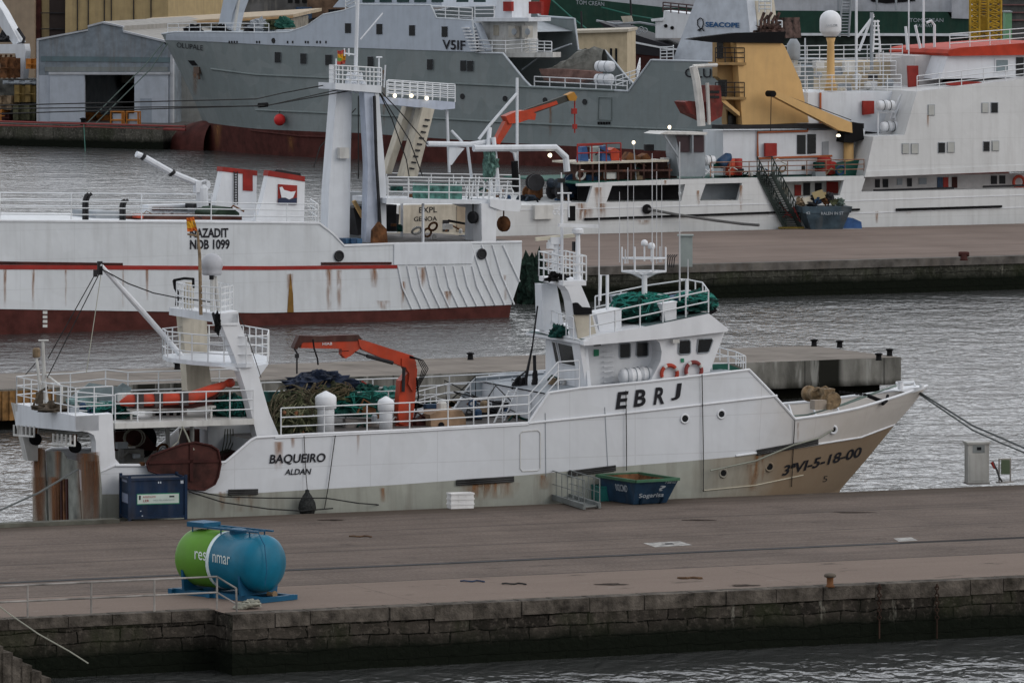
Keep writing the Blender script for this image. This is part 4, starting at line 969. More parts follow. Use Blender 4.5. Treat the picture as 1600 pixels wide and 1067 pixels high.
# ---- A-mast, columns, platforms
mb = MB(); mb.prism([FM.P(x, y, .25) for x, y in ((343, 500), (371, 497), (391, 545), (408, 600), (421, 645), (437, 683), (402, 684), (384, 610), (366, 555))], FM.n * .55); mb.build('mast_leg', WHITEC, ship)
mb = MB(); mb.prism([FM.P(x, y, 5.6) for x, y in ((284, 490), (323, 488), (325, 560), (334, 625), (294, 627), (290, 560))], FM.n * .6); mb.build('mast_column', CREAMW, ship)
mb = MB(); a = FM.P(372, 490, .2); b = FM.P(286, 480, 5.9)
mb.hexa([a - Z * .30, a - FM.u * .65 - Z * .30, b - FM.u * .5 - Z * .25, b + FM.u * .3 - Z * .25, a, a - FM.u * .65, b - FM.u * .5, b + FM.u * .3]); mb.build('mast_beam', WHITE, ship)
mb = MB(); FM.poly(mb, [(345, 490), (372, 486), (374, 505), (372, 508), (343, 508)], .2, .9); mb.build('mast_head', WHITEC, ship)
mb = MB(); rail(mb, [FM.P(x, y, w_) for x, y, w_ in ((288, 486, 5.6), (276, 481, 5.0), (300, 486, 2.4), (345, 490, .4), (364, 486, 1.6), (330, 478, 5.2), (300, 478, 6.0))], .85, 4, .5, .02); mb.build('crow_nest_rail', RAILW, ship)
mb = MB(); mb.tube([FM.P(272, 438, 5.3), FM.P(288, 435, 4.8), FM.P(302, 436, 4.2), FM.P(302, 450, 4.2)], .05, 6); mb.tube([FM.P(272, 438, 5.3), FM.P(274, 450, 5.3), FM.P(278, 458, 5.2), FM.P(276, 478, 5.2)], .06, 6); mb.build('dark_rim', BLACK, ship)
mb = MB(); mb.lathe(FM.P(295, 485, 5.2), Z, [(.17, 0), (.17, .75), (.12, .85), (.12, .95)], 14); mb.build('exhaust', CREAMW, ship)
# satellite dome
p = FM.P(331, 411, 2.2); r = .37
dm = MB().lathe(p, Z, [(.30, -.40), (.33, -.36), (.33, -.30)] + [(r * math.cos(a / 10 * math.pi / 2), -.05 + r * 1.0 * math.sin(a / 10 * math.pi / 2)) for a in range(-3, 11)], 24).build('satellite_dome', mat('grey dome', (.42, .43, .46), .5, streak=.3), ship, True)
sub(MB().lathe(p - Z * .4, Z, [(.09, -.15), (.09, 0)], 12).build('dome_neck', DARK, ship), dm)
mb = MB(); mb.tube([FM.P(332, 488, 2.2), FM.P(332, 430, 2.2)], .085, 8); mb.tube([FM.P(342, 488, 2.2), FM.P(336, 432, 2.2)], .07, 8); mb.build('dome_post', WHITER, ship)
mb = MB(); mb.tube([FM.P(314, 492, 1.8), FM.P(312, 400, 1.8), FM.P(309, 365, 1.8), FM.P(300, 342, 1.8)], [.06, .055, .04, .025], 6); mb.tube([FM.P(293, 366, 1.8), FM.P(309, 369, 1.8)], .035, 5); mb.build('flag_staff', TAN, ship)
t = thing('flag', 'small orange and yellow flag drooping from the stern mast staff of the white trawler', 'flag', FM.P(300, 360, 1.75))
mb = MB(); rows = []
for j in range(5): rows.append([FM.P(291 + 3 * i + (1.4 * j if i else j * .4), 341 + j * 5.3 - i * .5, 1.75 + .05 * math.sin(i * 2 + j)) for i in range(5)])
mb.loft(rows); mb.m = [0 if (k // 4) in (0, 3) else 1 for k in range(16)]
mb.build('cloth', [mat('flag orange', (.50, .12, .02), .8), mat('flag yellow', (.55, .28, .02), .8)], t)
# oval mid platform around the mast
pl = [(254, 556, 5.0), (262, 560, 3.6), (300, 566, 2.0), (350, 574, .5), (385, 574, .1), (418, 566, .6), (420, 560, 3), (380, 552, 5.5), (300, 547, 6.4)]
top = [FM.P(*p_) for p_ in pl]; zc = FM.loc(top[0])[2]
zc = top[3].z
for p_ in top: p_.z = zc
mb = MB(); mb.prism(top, V((0, 0, .14))); mb.build('mast_platform', WHITE, ship)
mb = MB(); rail(mb, [p_ + Z * .14 for p_ in top + top[:1]], .88, 3, .7, .022); mb.build('platform_rail', RAILW, ship)
mb = MB(); mb.prism([FM.P(x, y, .3) for x, y in ((340, 572), (390, 574), (393, 585), (372, 580))], FM.n * .4); mb.prism([FM.P(x, y, .3) for x, y in ((400, 572), (420, 568), (404, 590))], FM.n * .4); mb.build('platform_bracket', WHITE, ship)
# boom and rigging
bt = FM.P(156, 413, 3.0)
mb = MB(); mb.tube([bt, FM.P(210, 473, 3.6), FM.P(289, 562, 4.6)], [.07, .10, .09], 10); mb.build('boom', WHITEC, ship)
mb = MB(); mb.beam(bt + Z * .1, bt - Z * .35, .1, .16, FM.n); mb.obox(FM.P(149, 427, 3.0), FM.u * .06, FM.n * .05, Z * .12); mb.obox(FM.P(157, 424, 3.0), FM.u * .06, FM.n * .05, Z * .12); mb.build('boom_block', DARK, ship)
for k, (a, b, r, m) in enumerate((((149, 428, 3), (75, 560, 3.4), .018, WIRE), ((156, 426, 3), (74, 590, 3.4), .018, WIRE), ((158, 428, 3), (135, 582, 1.5), .014, ROPEL), ((40, 585, 5.8), (62, 560, 3.5), .015, WIRE), ((372, 490, .4), (383, 512, .1), .014, WIRE), ((385, 520, .0), (408, 590, .0), .014, WIRE))):
    mb = MB(); mb.tube([FM.P(*a), FM.P(*b)], r, 5); mb.build('stay_wire', m, ship)
mb = MB(); mb.tube([FM.P(158, 420, 3), FM.P(200, 443, 3.2), FM.P(240, 458, 3.6), FM.P(280, 466, 4.2), FM.P(330, 472, 3)], .022, 5); mb.build('stay_wire', WIRE, ship)
mb = MB(); mb.blob(FM.P(340, 505, .2), (.1, .1, .3), .5, flat=False); mb.tube([FM.P(333, 490, .8), FM.P(337, 505, .2), FM.P(341, 522, .2)], .05); mb.build('mast_block', BLACK, ship)

# ---- inflatable rescue boat on the upper deck
t = thing('rescue_boat', 'orange inflatable rescue boat lying on the upper deck left of the white mast leg', 'boat', FM.P(270, 640, 1.2))
OB = mat('orange inflatable tube', (.50, .06, .03), .6, var=.25, streak=.3)
mb = MB()
for w_ in (.9, 2.2): mb.tube([FM.P(x, y, w_) for x, y in ((188, 630), (200, 626), (240, 624), (300, 621), (330, 610), (352, 600))], [.08, .2, .21, .21, .19, .10], 12)
mb.tube([FM.P(352, 600, .9), FM.P(360, 598, 1.5), FM.P(352, 600, 2.2)], [.10, .16, .10], 10); mb.build('tube', OB, t, True)
mb = MB(); mb.prism([FM.P(x, y, 1.0) for x, y in ((190, 630), (300, 625), (348, 606), (330, 632), (300, 638), (210, 638))], FM.n * 1.1); mb.build('hull', DKRED, t)
mb = MB()
for x, y in ((215, 625), (245, 624), (285, 622)): mb.obox(FM.P(x, y, .9), FM.u * .14, FM.n * .23, Z * .235)
mb.build('strap', mat('dark strap', (.06, .05, .05)), t)
mb = MB(); mb.obox(FM.P(197, 622, 1.4), FM.u * .22, FM.n * .25, Z * .16); mb.build('outboard', WHITER, t)
mb = MB(); mb.tube([FM.P(205, 640, .9), FM.P(205, 656, .9)], .04); mb.tube([FM.P(330, 636, .9), FM.P(330, 654, .9)], .04); mb.beam(FM.P(200, 640, 1.2), FM.P(335, 635, 1.2), .3, .08, FM.n); mb.build('cradle', WHITER, t)
t = thing('deck_locker', 'white locker with black vents under the orange rescue boat', 'locker', FM.P(255, 655, 2.6))
mb = MB(); FM.box(mb, 238, 639, 292, 660, 2.4, 3.2); mb.build('body', WHITER, t)
for k in range(4): mb = MB(); FM.box(mb, 243 + 11 * k, 643, 249 + 11 * k, 649, 2.37, 2.4); mb.build('vent', BLACK, t)
# nets and gear on the upper deck
def pile(name, x, y, w_, rad, m, label, cat, amp=.35, fr=1.6):
    mb = MB(); mb.blob(FM.P(x, y, w_), rad, amp, fr, 36, 18); return solo(mb, name, m, label, cat)
pile('net_heap', 170, 646, 2.2, (.75, .8, .30), NETG, 'dark green net heap at the left end of the upper deck near the gantry', 'net')
pile('net_heap', 362, 645, 1.8, (.55, .8, .50), NETG, 'dark green net heap between the rescue boat and the white mast leg', 'net', .5)
pile('rope_heap', 350, 628, 3.0, (.5, .6, .30), mat('grey brown rope', (.16, .14, .11), .95, var=.6, scale=9, bump=1), 'greyish brown rope heap behind the bow of the orange rescue boat', 'rope', .5)
mb = MB()
for k in range(22): x = R.uniform(110, 176); y = R.uniform(628, 640); w_ = R.uniform(3, 5.5); mb.obox(FM.P(x, y, w_), FM.u * R.uniform(.06, .25), FM.n * .2, Z * R.uniform(.05, .22))
solo(mb, 'deck_gear', [mat('pale teal gear', (.16, .27, .27), .7, var=.5, scale=3)], 'cluttered pale teal fishing gear on the stern behind the rails', 'gear')
mb = MB()
for k in range(3): FM.poly(mb, [(105 + 26 * k, 625), (140 + 26 * k, 598 + 4 * (k % 2)), (190 + 8 * k, 606), (196, 630)], 5.2 + .25 * k, 5.25 + .25 * k)
solo(mb, 'folded_screen', mat('pale blue grey screen', (.30, .37, .39), .7, var=.3), 'pale grey blue folded screens standing at the far stern rail', 'screen')
# ---- main deck gear
pile('net_heap', 455, 672, 2.0, (.85, 1.2, 1.15), NETO, 'big olive green net heap on deck right of the white mast leg', 'net', .28, 2.2)
mb = MB(); c = FM.P(452, 660, 1.6)
for k in range(16):
    ph = R.uniform(0, 6.28); a0 = R.uniform(.5, .95)
    mb.tube([c + FM.u * (math.cos(a * .5 + ph) * a0 * .95) - FM.n * .45 * abs(math.cos(a * .4)) + Z * (math.sin(a * .5 + ph * 1.3) * .85 - .1 + .04 * k) for a in range(9)], .022, 4)
solo(mb, 'rope_tangle', mat('tangled rope', (.14, .12, .08), .95, var=.5, scale=6), 'tangled brown ropes spread over the big olive net heap', 'rope')
mb = MB(); FM.box(mb, 408, 612, 600, 646, 5.3, 5.5); mb.build('far_panel', mat('dark teal panel', (.02, .13, .12), .7, var=.5, scale=2, streak=.4), ship)
pile('tarp_bundle', 498, 603, 4.6, (1.15, .8, .48), NETB, 'navy blue tarpaulin bundle on top of the nets below the crane hook', 'tarpaulin', .3, 1.8)
pile('net_heap', 515, 618, 4.0, (.8, .7, .45), NETO, 'olive net heap under the navy tarpaulin bundle', 'net', .4)
pile('net_heap', 560, 640, 3.6, (1.1, .7, .55), NETG, 'dark green net heap behind the white deck ventilators', 'net', .4)
pile('net_heap', 610, 622, 4.8, (.5, .6, .35), mat('light teal net', (.06, .24, .21), .9, var=.5, scale=5, bump=.8), 'light teal net heap left of the orange crane post', 'net', .4)
pile('net_heap', 570, 615, 5.0, (.5, .5, .30), NETG, 'small dark green net heap between the tarpaulin bundle and the teal heap', 'net', .4)
def strands(c, rad, n, m, label, r=.016):
    mb = MB()
    for k in range(n):
        th = R.uniform(0, 6.28); ph = R.uniform(.2, 1.1); pts = []
        for a in range(7):
            t = th + a * R.uniform(.12, .4); q = ph + a * R.uniform(-.12, .16); pts.append(c + V((math.cos(t) * math.cos(q * .8) * rad[0], math.sin(t) * math.cos(q * .8) * rad[1], math.sin(q) * rad[2])) * 1.04)
        mb.tube(pts, r, 4)
    return solo(mb, 'net_strands', m, label, 'net')
strands(FM.P(455, 672, 2.0), (.9, 1.25, 1.2), 46, mat('pale olive strand', (.20, .20, .12), .9), 'loose pale olive strands over the big net heap right of the white mast leg', .014)
strands(FM.P(515, 618, 4.0), (.85, .75, .5), 26, mat('brown strand', (.13, .10, .06), .9), 'loose brown strands over the olive nets under the navy tarpaulin')
strands(FM.P(560, 640, 3.6), (1.15, .75, .6), 34, mat('teal strand', (.03, .22, .18), .9), 'loose teal strands over the net heap behind the white deck ventilators')
strands(FM.P(362, 645, 1.8), (.6, .85, .55), 22, mat('teal strand', ()), 'loose teal strands over the net heap beside the white mast leg')
strands(FM.P(170, 646, 2.2), (.8, .85, .34), 18, mat('teal strand', ()), 'loose teal strands over the net heap by the stern gantry')
for k in range(8):
    mb = MB(); p = FM.P(452 + R.uniform(-22, 26), 650 + R.uniform(-6, 26), 1.0); mb.blob(p, (.07, .07, .07), 0, 1, 10, 6, flat=False)
    o_ = solo(mb, 'net_float', mat('brown float', (.22, .10, .05), .6), 'small brown net float among the floats on the big olive net heap', 'float', 'floats on the olive net heap', True)
# ventilators
def vent(x, yb, yt, r, ct, label):
    t = thing('ventilator', label, 'ventilator', FM.P(x, yb, .9)); b0 = BASE[t.name]; h = (yb - yt) / F * b0.y
    MB().lathe(b0, Z, [(r * .8, 0), (r * .8, h * .55), (r * .8, h * .62)], 20).build('pipe', WHITEC, t, True)
    MB().lathe(b0 + Z * h * .60, Z, [(r * .85, 0), (r, .03), (r, h * .27), (r * .85, h * .32), (.03, h * .42)], 20).build('cap', WHITEC, t, True)
vent(509, 679, 612, .36, .2, 'thick white deck ventilator with pointed cap, beside the olive net heap')
vent(603, 676, 620, .28, .2, 'thinner white deck ventilator near the foot of the orange crane')
frail([(439, 681, .06), (640, 672, .06), (700, 668, .06), (826, 660, .06), (872, 608, .1), (905, 606, .1)], .92, 3, 1.35, r=.022)
frail([(408, 640, 6.5), (640, 632, 6.5), (826, 622, 6.5)], .92, 3, 1.35)
frail([(540, 655, 3.8), (640, 651, 3.8), (650, 620, 5)], .9, 3, .9)
frail([(845, 660, 4.5), (700, 667, 4.2), (645, 655, 3.5), (700, 640, 5.2), (840, 632, 5.4)], .9, 3, .9)
frail([(740, 664, 1.6), (830, 656, 1.8), (835, 640, 4)], .85, 3, .6)
mb = MB(); mb.tube([FM.P(770, 665, 2), FM.P(795, 610, 2.4)], .03); mb.tube([FM.P(785, 664, 2.4), FM.P(808, 606, 2.8)], .03)
for k in range(7): mb.tube([FM.P(771 + 3.6 * k, 660 - 8 * k, 2.1), FM.P(786 + 3.5 * k, 660 - 8 * k, 2.5)], .018)
mb.build('ladder', RAILW, ship)
# hatches / machinery on deck
mb = MB(); FM.poly(mb, [(672, 648), (682, 643), (722, 641), (728, 652), (728, 664), (674, 667)], 1.8, 2.9); w1 = mb.build('deck_winch', mat('cardboard tan cover', (.33, .22, .14), .8, var=.35), ship)
sub(MB().lathe(FM.P(690, 664, 1.75), FM.n, [(.10, 0), (.10, .2)], 12).build('wheel', BLACK, ship), w1)
mb = MB(); FM.box(mb, 540, 655, 700, 676, 3.0, 3.3); mb.build('hatch_coaming', mat('stained hatch', (.24, .22, .21), .8, var=.5, rust=.6), ship)
for i, (x, y, w_, s1, m) in enumerate(((735, 655, 3.5, .45, DARK), (760, 650, 4.2, .5, DARK), (790, 640, 4.2, .55, DARK), (815, 630, 4.0, .5, DARK), (700, 648, 4.4, .35, RUST), (832, 640, 3.0, .4, SHADEG), (655, 660, 2.6, .3, DKRED), (570, 612, 5.4, .2, RED), (572, 640, 3.2, .35, RUST))):
    mb = MB(); mb.obox(FM.P(x, y, w_), FM.u * s1 * .7, FM.n * .3, Z * s1 * .55); mb.lathe(FM.P(x + 8, y - 4, w_ - .3), FM.n, [(s1 * .4, 0), (s1 * .4, .1), (s1 * .2, .12), (s1 * .2, .5)], 12)
    mb.tube([FM.P(x - 14, y + 6, w_ - .3), FM.P(x - 4, y - 16, w_ - .3), FM.P(x + 12, y - 6, w_ - .3)], .04, 5)
    mb.build('trawl_winch', m, ship)
# wind screen panels on the far side
mb = MB(); FM.poly(mb, [(722, 616), (742, 590), (800, 583), (850, 582), (850, 612), (722, 620)], 6.35, 6.4); mb.build('windscreen_panel', mat('pale blue screen', (.36, .41, .45), .5, streak=.3), ship)
mb = MB(); mb.tube([FM.P(722, 617, 6.3), FM.P(742, 590, 6.3), FM.P(850, 582, 6.3)], .035)
for x in (760, 780, 800, 820): mb.tube([FM.P(x, 588, 6.3), FM.P(x, 614, 6.3)], .02)
mb.build('screen_frame', RAILW, ship)
# dark hanging gear at the aft end of the wheelhouse
mb = MB(); mb.tube([FM.P(840, 478, 3.2), FM.P(832, 540, 3.2), FM.P(822, 590, 3.4), FM.P(820, 620, 3.4)], [.03, .03, .06, .09], 6)
mb.blob(FM.P(812, 602, 3.5), (.2, .16, .22), .7, flat=False); mb.blob(FM.P(836, 598, 3.3), (.10, .10, .35), .5, flat=False); mb.tube([FM.P(822, 580, 3.4), FM.P(806, 592, 3.4), FM.P(800, 608, 3.4)], .03, 5); mb.tube([FM.P(835, 555, 3.3), FM.P(836, 600, 3.3)], .06); mb.build('hanging_blocks', DARK, ship)

# ---- orange crane
def CP(x, y, w_=2.6): return FM.P(x, y, w_)
mb = MB(); mb.lathe(CP(632, 676, 2.9), Z, [(.42, 0), (.42, .2), (.30, .3), (.30, .5)], 16); cr_ = mb.build('crane', ORANGE, ship)
mb = MB(); mb.prism([CP(*p) for p in ((622, 645), (626, 595), (631, 590), (645, 572), (652, 576), (651, 600), (646, 650), (640, 665), (624, 662))], FM.n * .42); sub(mb.build('crane_post', ORANGE, ship), cr_)
mb = MB(); mb.prism([CP(*p, 2.5) for p in ((628, 560), (646, 558), (651, 572), (650, 600), (645, 612), (638, 600), (640, 584), (634, 574), (628, 572))], FM.n * .5); sub(mb.build('crane_knuckle', ORANGE, ship), cr_)
mb = MB(); mb.prism([CP(*p, 2.55) for p in ((560, 530), (570, 532), (620, 548), (646, 556), (651, 568), (630, 573), (612, 566), (566, 546), (562, 540))], FM.n * .36); sub(mb.build('main_boom', ORANGE, ship), cr_)
mb = MB(); mb.prism([CP(*p, 2.6) for p in ((473, 532), (557, 528), (566, 535), (562, 545), (548, 556), (540, 560), (534, 554), (534, 545), (470, 544))], FM.n * .3); sub(mb.build('jib', ORANGE, ship), cr_)
mb = MB(); mb.prism([CP(*p, 2.58) for p in ((468, 524), (500, 525), (560, 523), (566, 530), (556, 533), (474, 535), (464, 546), (459, 544))], FM.n * .34); sub(mb.build('jib_cylinder', mat('dark red brown crane steel', (.07, .025, .02), .6, var=.4, streak=.3), ship), cr_)
mb = MB(); mb.tube([CP(555, 550, 2.55), CP(580, 558, 2.5)], .03); mb.tube([CP(573, 556, 2.45), CP(614, 567, 2.45)], .07, 8); mb.tube([CP(630, 612, 2.5), CP(631, 574, 2.5)], .06, 8); sub(mb.build('hydraulic_ram', DARK, ship), cr_)
mb = MB()
for k in range(4): mb.tube([CP(640, 556 + k, 2.4), CP(652 + k * 3, 560 + k, 2.2), CP(660 + k * 3, 576, 2.1), CP(656 + 2 * k, 590, 2.2), CP(650, 600 + k * 4, 2.4)], .018, 5)
mb.tube([CP(651, 590, 2.4), CP(654, 620, 2.4), CP(648, 650, 2.4)], .03, 5); mb.tube([CP(489, 530, 2.4), CP(491, 545, 2.35), CP(496, 560, 2.3), CP(497, 570, 2.3)], .03, 5); mb.tube([CP(477, 549, 2.4), CP(510, 551, 2.4), CP(545, 548, 2.4)], .012, 4); sub(mb.build('hydraulic_hose', BLACK, ship), cr_)
mb = MB(); mb.tube([CP(460, 545), CP(465, 553), CP(464, 560)], .03); mb.obox(CP(464, 556), FM.u * .06, FM.n * .05, Z * .07); mb.tube([CP(464, 560), CP(464, 584)], .03, 5); sub(mb.build('hook', DARK, ship), cr_)
letters('HIAB', (504, 539.5), (519, 539), 4.5, lambda x, y: CP(x, y, 2.57)).build('lettering', INKW, ship).parent = cr_

# ---- wheelhouse
def wpoly(pts, w0, w1, name, m, parent=ship): mb = MB(); mb.prism([FM.P(x, y, w0) for x, y in pts], FM.n * (w1 - w0)); return mb.build(name, m, parent)
wh = wpoly([(909, 540), (1042, 528), (1050, 600), (909, 608)], 1.15, 4.4, 'wheelhouse', WHITEC)
bw = wpoly([(1018, 524), (1134, 514), (1126, 536), (1109, 581), (1014, 600), (1022, 584), (1032, 565), (1034, 550), (1031, 536)], .35, 4.9, 'bridge', WHITEC)
wpoly([(905, 536), (913, 537), (914, 556), (920, 574), (921, 606), (916, 607)], .45, 1.15, 'wing_plate', WHITEC)
# aft face with windows
Sa = FM.S(909, 1.15)
mb = MB(); mb.prism([FM.T(x, y, Sa - .12) for x, y in ((913, 538), (857, 522), (862, 575), (868, 612), (919, 612))], FM.u * .12); mb.build('aft_wall', WHITE, ship)
for pts in (((862, 533), (868, 535), (875, 568), (868, 566)), ((871, 535), (896, 541), (901, 573), (877, 568)), ((898, 541), (904, 543), (909, 572), (903, 573))):
    mb = MB(); mb.prism([FM.T(x, y, Sa - .15) for x, y in pts], FM.u * .03); wn = mb.build('window', GLASS, ship)
    mb = MB(); mb.tube([FM.T(x, y, Sa - .16) for x, y in pts + pts[:1]], .018, 5); sub(mb.build('window_frame', WHITEC, ship), wn)
# roof brow
wpoly([(905, 533), (937, 523), (1020, 508), (1108, 490), (1138, 514), (1137, 518), (1042, 529), (914, 540), (905, 537)], .12, 4.9, 'wheelhouse_roof', WHITEC)
mb = MB(); Sr = FM.S(908, .12); mb.prism([FM.T(x, y, Sr - .05) for x, y in ((912, 533), (843, 515), (843, 519), (912, 540))], FM.u * .2); mb.build('roof_edge', WHITEC, ship)
mb = MB(); mb.add([FM.P(905, 532, .12), FM.P(1108, 489, .12), FM.P(1108, 489, .12) + FM.n * 4.7, FM.P(905, 532, .12) + FM.n * 4.7], [(0, 1, 2, 3)]); mb.build('roof_deck', mat('dull teal roof deck', (.10, .15, .15), .8, var=.4), ship)
# side windows
def win(pts, w0):
    mb = MB(); mb.prism([FM.P(x, y, w0 - .02) for x, y in pts], FM.n * .02); wn = mb.build('window', GLASS, ship)
    mb = MB(); mb.tube([FM.P(x, y, w0 - .025) for x, y in pts + pts[:1]], .022, 5); sub(mb.build('window_frame', SHADEG, ship), wn)
win([(968, 537), (983, 536), (985, 538), (985, 557), (983, 559), (970, 560), (968, 557)], 1.15)
win([(995, 535), (1011, 534), (1013, 537), (1013, 555), (1010, 557), (997, 558), (994, 555)], 1.15)
win([(1061, 532), (1077, 531), (1079, 534), (1079, 551), (1077, 553), (1063, 554), (1060, 551)], .35)
win([(1091, 530), (1112, 529), (1114, 532), (1108, 549), (1105, 551), (1090, 552), (1089, 548)], .35)
for pts, w_, m in ((((928, 546), (936, 546), (936, 556), (928, 557)), 1.13, mat('green sign', (.03, .22, .12), .5)), (((1064, 560), (1069, 560), (1069, 566), (1064, 566)), .33, MATS['green sign']), (((928, 538), (939, 537), (939, 540), (928, 541)), 1.13, DARK)):
    wpoly(pts, w_ - .02, w_, 'sign', m)
mb = MB()
for k in range(8): mb.tube([FM.P(944, 541 + 8 * k, 1.15), FM.P(944, 541 + 8 * k, 1.0), FM.P(958, 540 + 8 * k, 1.0), FM.P(958, 540 + 8 * k, 1.15)], .02, 5)
mb.build('wall_ladder', WHITEC, ship)
mb = MB(); mb.obox(FM.P(1055, 533, .2), FM.u * .12, FM.n * .1, Z * .06); mb.build('lamp', WHITER, ship)
# life rings
for x, y, l, c_ in ((1046, 584, 'orange and white life ring, left of the two on the bridge side', (.42, .06, .035)), (1084, 579, 'faded maroon and white life ring, right of the two on the bridge side', (.25, .055, .05))):
    c = FM.P(x, y, .25); mb = MB(); mb.torus(c, FM.n, .29, .07, 32, 8); nf = len(mb.f); mb.m = [1 if (i // 8) % 8 in (0, 1) else 0 for i in range(nf)]
    o = mb.build('life_ring', [mat('ring ' + l[:6], c_, .6, var=.2), WHITER], None, True, l); o['category'] = 'life ring'; o['group'] = 'life rings on the bridge side'
# liferaft canisters
for k, (x, y, w_) in enumerate(((984, 588, .55), (1003, 586, .8))):
    l = ['white liferaft canister, left one of the pair above the big call sign letters', 'white liferaft canister, right one of the pair above the big call sign letters'][k]
    t = thing('liferaft_canister', l, 'liferaft', FM.P(x, 600, w_), 'liferaft canisters below the wheelhouse windows'); a = (FM.u * .5 + FM.n * .86).normalized(); a = FM.u
    c = FM.P(x, y, w_) - a * .33
    MB().lathe(c, a, [(.12, -.05), (.24, 0), (.27, .08), (.27, .3), (.29, .31), (.29, .36), (.27, .37), (.27, .6), (.24, .67), (.12, .72)], 20).build('canister', WHITEC, t, True)
    mb = MB(); mb.torus(c + a * .18, a, .28, .015, 20, 5); mb.torus(c + a * .5, a, .28, .015, 20, 5); mb.build('strap', SHADEG, t)
    mb = MB(); mb.beam(c + a * .1 - Z * .32, c + a * .6 - Z * .32, .4, .08); mb.build('cradle', WHITER, t)

# ---- lattice tower aft of the wheelhouse roof
wpoly([(846, 444), (870, 444), (877, 486), (884, 524), (848, 516)], 3.3, 3.9, 'tower_leg', WHITE)
wpoly([(881, 446), (908, 446), (920, 474), (938, 524), (904, 529), (897, 500), (893, 470), (888, 455)], .7, 1.4, 'tower_leg', WHITEC)
wpoly([(897, 492), (925, 492), (932, 524), (904, 529)], .6, .7, 'tower_panel', CREAMW)
wpoly([(898, 474), (903, 473), (910, 480), (925, 481), (925, 491), (900, 492)], .5, 1.1, 'black_box', BLACK)
tt = [FM.P(842, 444, 3.9), FM.P(880, 447, .7), FM.P(916, 445, .7), FM.P(884, 436, 3.9)]
for p_ in tt: p_.z = tt[1].z
mb = MB(); mb.prism(tt, V((0, 0, .16))); mb.build('tower_platform', WHITEC, ship)
mb = MB(); rail(mb, [p_ + Z * .16 for p_ in tt + tt[:1]], .84, 3, .62, .025); mb.build('tower_rail', RAILW, ship)
mb = MB(); mb.blob(FM.P(870, 436, 1.5), (.35, .2, .2), .6); mb.tube([FM.P(858, 440, 2), FM.P(868, 428, 1.6), FM.P(877, 442, 1.2)], .04, 5); mb.build('cable_bundle', BLACK, ship)
mb = MB(); mb.tube([FM.P(869, 444, 2.2), FM.P(869, 378, 2.2)], .11, 8)
for k in range(6): mb.obox(FM.P(869, 388 + 9 * k, 2.2), FM.u * .18, FM.n * .1, Z * .04)
mb.build('radar_post', WHITEC, ship)
mb = MB(); mb.obox(FM.P(867, 376, 2.2), FM.u * .2, FM.n * .16, Z * .12); mb.lathe(FM.P(860, 384, 2.2), Z, [(.14, -.1), (.14, .1)], 12); rg = mb.build('radar', WHITEC, ship)
mb = MB(); mb.beam(FM.P(837, 374, 2.2), FM.P(897, 368, 2.2), .12, .12); sub(mb.build('scanner', mat('cream scanner', (.60, .56, .45), .5), ship), rg)
mb = MB(); mb.tube([FM.P(903, 444, 1.6), FM.P(903, 365, 1.6)], [.11, .08], 8); mb.lathe(FM.P(903, 444, 1.6), Z, [(.22, 0), (.08, .35)], 10); mb.build('radar_post', WHITEC, ship)
mb = MB(); mb.lathe(FM.P(903, 364, 1.6), Z, [(.13, -.05), (.2, 0), (.2, .12), (.12, .17)], 12); rg = mb.build('radar', WHITEC, ship)
mb = MB(); mb.beam(FM.P(873, 352, 1.6), FM.P(936, 354, 1.6), .12, .11); sub(mb.build('scanner', WHITEC, ship), rg)
mb = MB(); mb.tube([FM.P(878, 444, 2), FM.P(878, 300, 2), FM.P(877, 270, 2)], [.06, .045, .02], 6)
for y, a, b in ((352, 872, 884), (302, 871, 893), (316, 876, 892)): mb.tube([FM.P(a, y, 2), FM.P(b, y, 2)], .025, 5)
mb.tube([FM.P(889, 340, 2), FM.P(888, 304, 2)], .03, 5)
for x in (867, 873, 879): mb.torus(FM.P(x, 332, 2), FM.n, .07, .012, 12, 4)
mb.torus(FM.P(874, 326, 2), FM.n, .05, .01, 10, 4)
mb.build('signal_mast', WHITEC, ship)
mb = MB(); mb.obox(FM.P(877, 282, 2), FM.u * .1, FM.n * .1, Z * .07); mb.obox(FM.P(898, 385, 1.8), FM.u * .06, FM.n * .1, Z * .16); mb.build('navigation_light', DARK, ship)
# ---- roof fittings
def rz(px, w_): # point on the roof plane at px
    a = FM.P(905, 532, .12); b = FM.P(1108, 489, .12); S0, S1 = FM.loc(a)[0], FM.loc(b)[0]; S = FM.S(px, w_); return FM.L(S, w_, a.z + (b.z - a.z) * (S - S0) / (S1 - S0))
mb = MB(); rail(mb, [rz(922, .25), rz(1000, .2), rz(1107, .25), rz(1098, 2.5), rz(1075, 4.0), rz(1010, 4.7), rz(930, 4.7)], .75, 2, 1.0, .025); mb.build('roof_rail', RAILW, ship)
mb = MB(); rail(mb, [rz(846, 4.6), rz(851, 4.2), rz(896, .6)], .75, 2, 1.0, .022); mb.build('roof_rail', RAILW, ship)
def rbox(name, x0, x1, w0, w1, h, m, label, cat):
    a, b, c, d = rz(x0, w0), rz(x1, w0), rz(x1, w0) + FM.n * (w1 - w0), rz(x0, w0) + FM.n * (w1 - w0)
    mb = MB(); mb.hexa([a, b, c, d, a + Z * h - FM.u * .1, b + Z * h, c + Z * h, d + Z * h - FM.u * .1]); mb.hexa([q + Z * z_ for z_ in (h, h + .05) for q in (a - FM.u * .13, b + FM.u * .03, c + FM.u * .03, d - FM.u * .13)]); return solo(mb, name, m, label, cat)
rbox('storage_bin', 937, 971, .9, 1.9, .62, WHITEC, 'white lidded bin on the wheelhouse roof beside the tower', 'bin')
rbox('equipment_box', 1040, 1057, .35, .8, .55, WHITEC, 'small white upright box on the near edge of the wheelhouse roof', 'box')
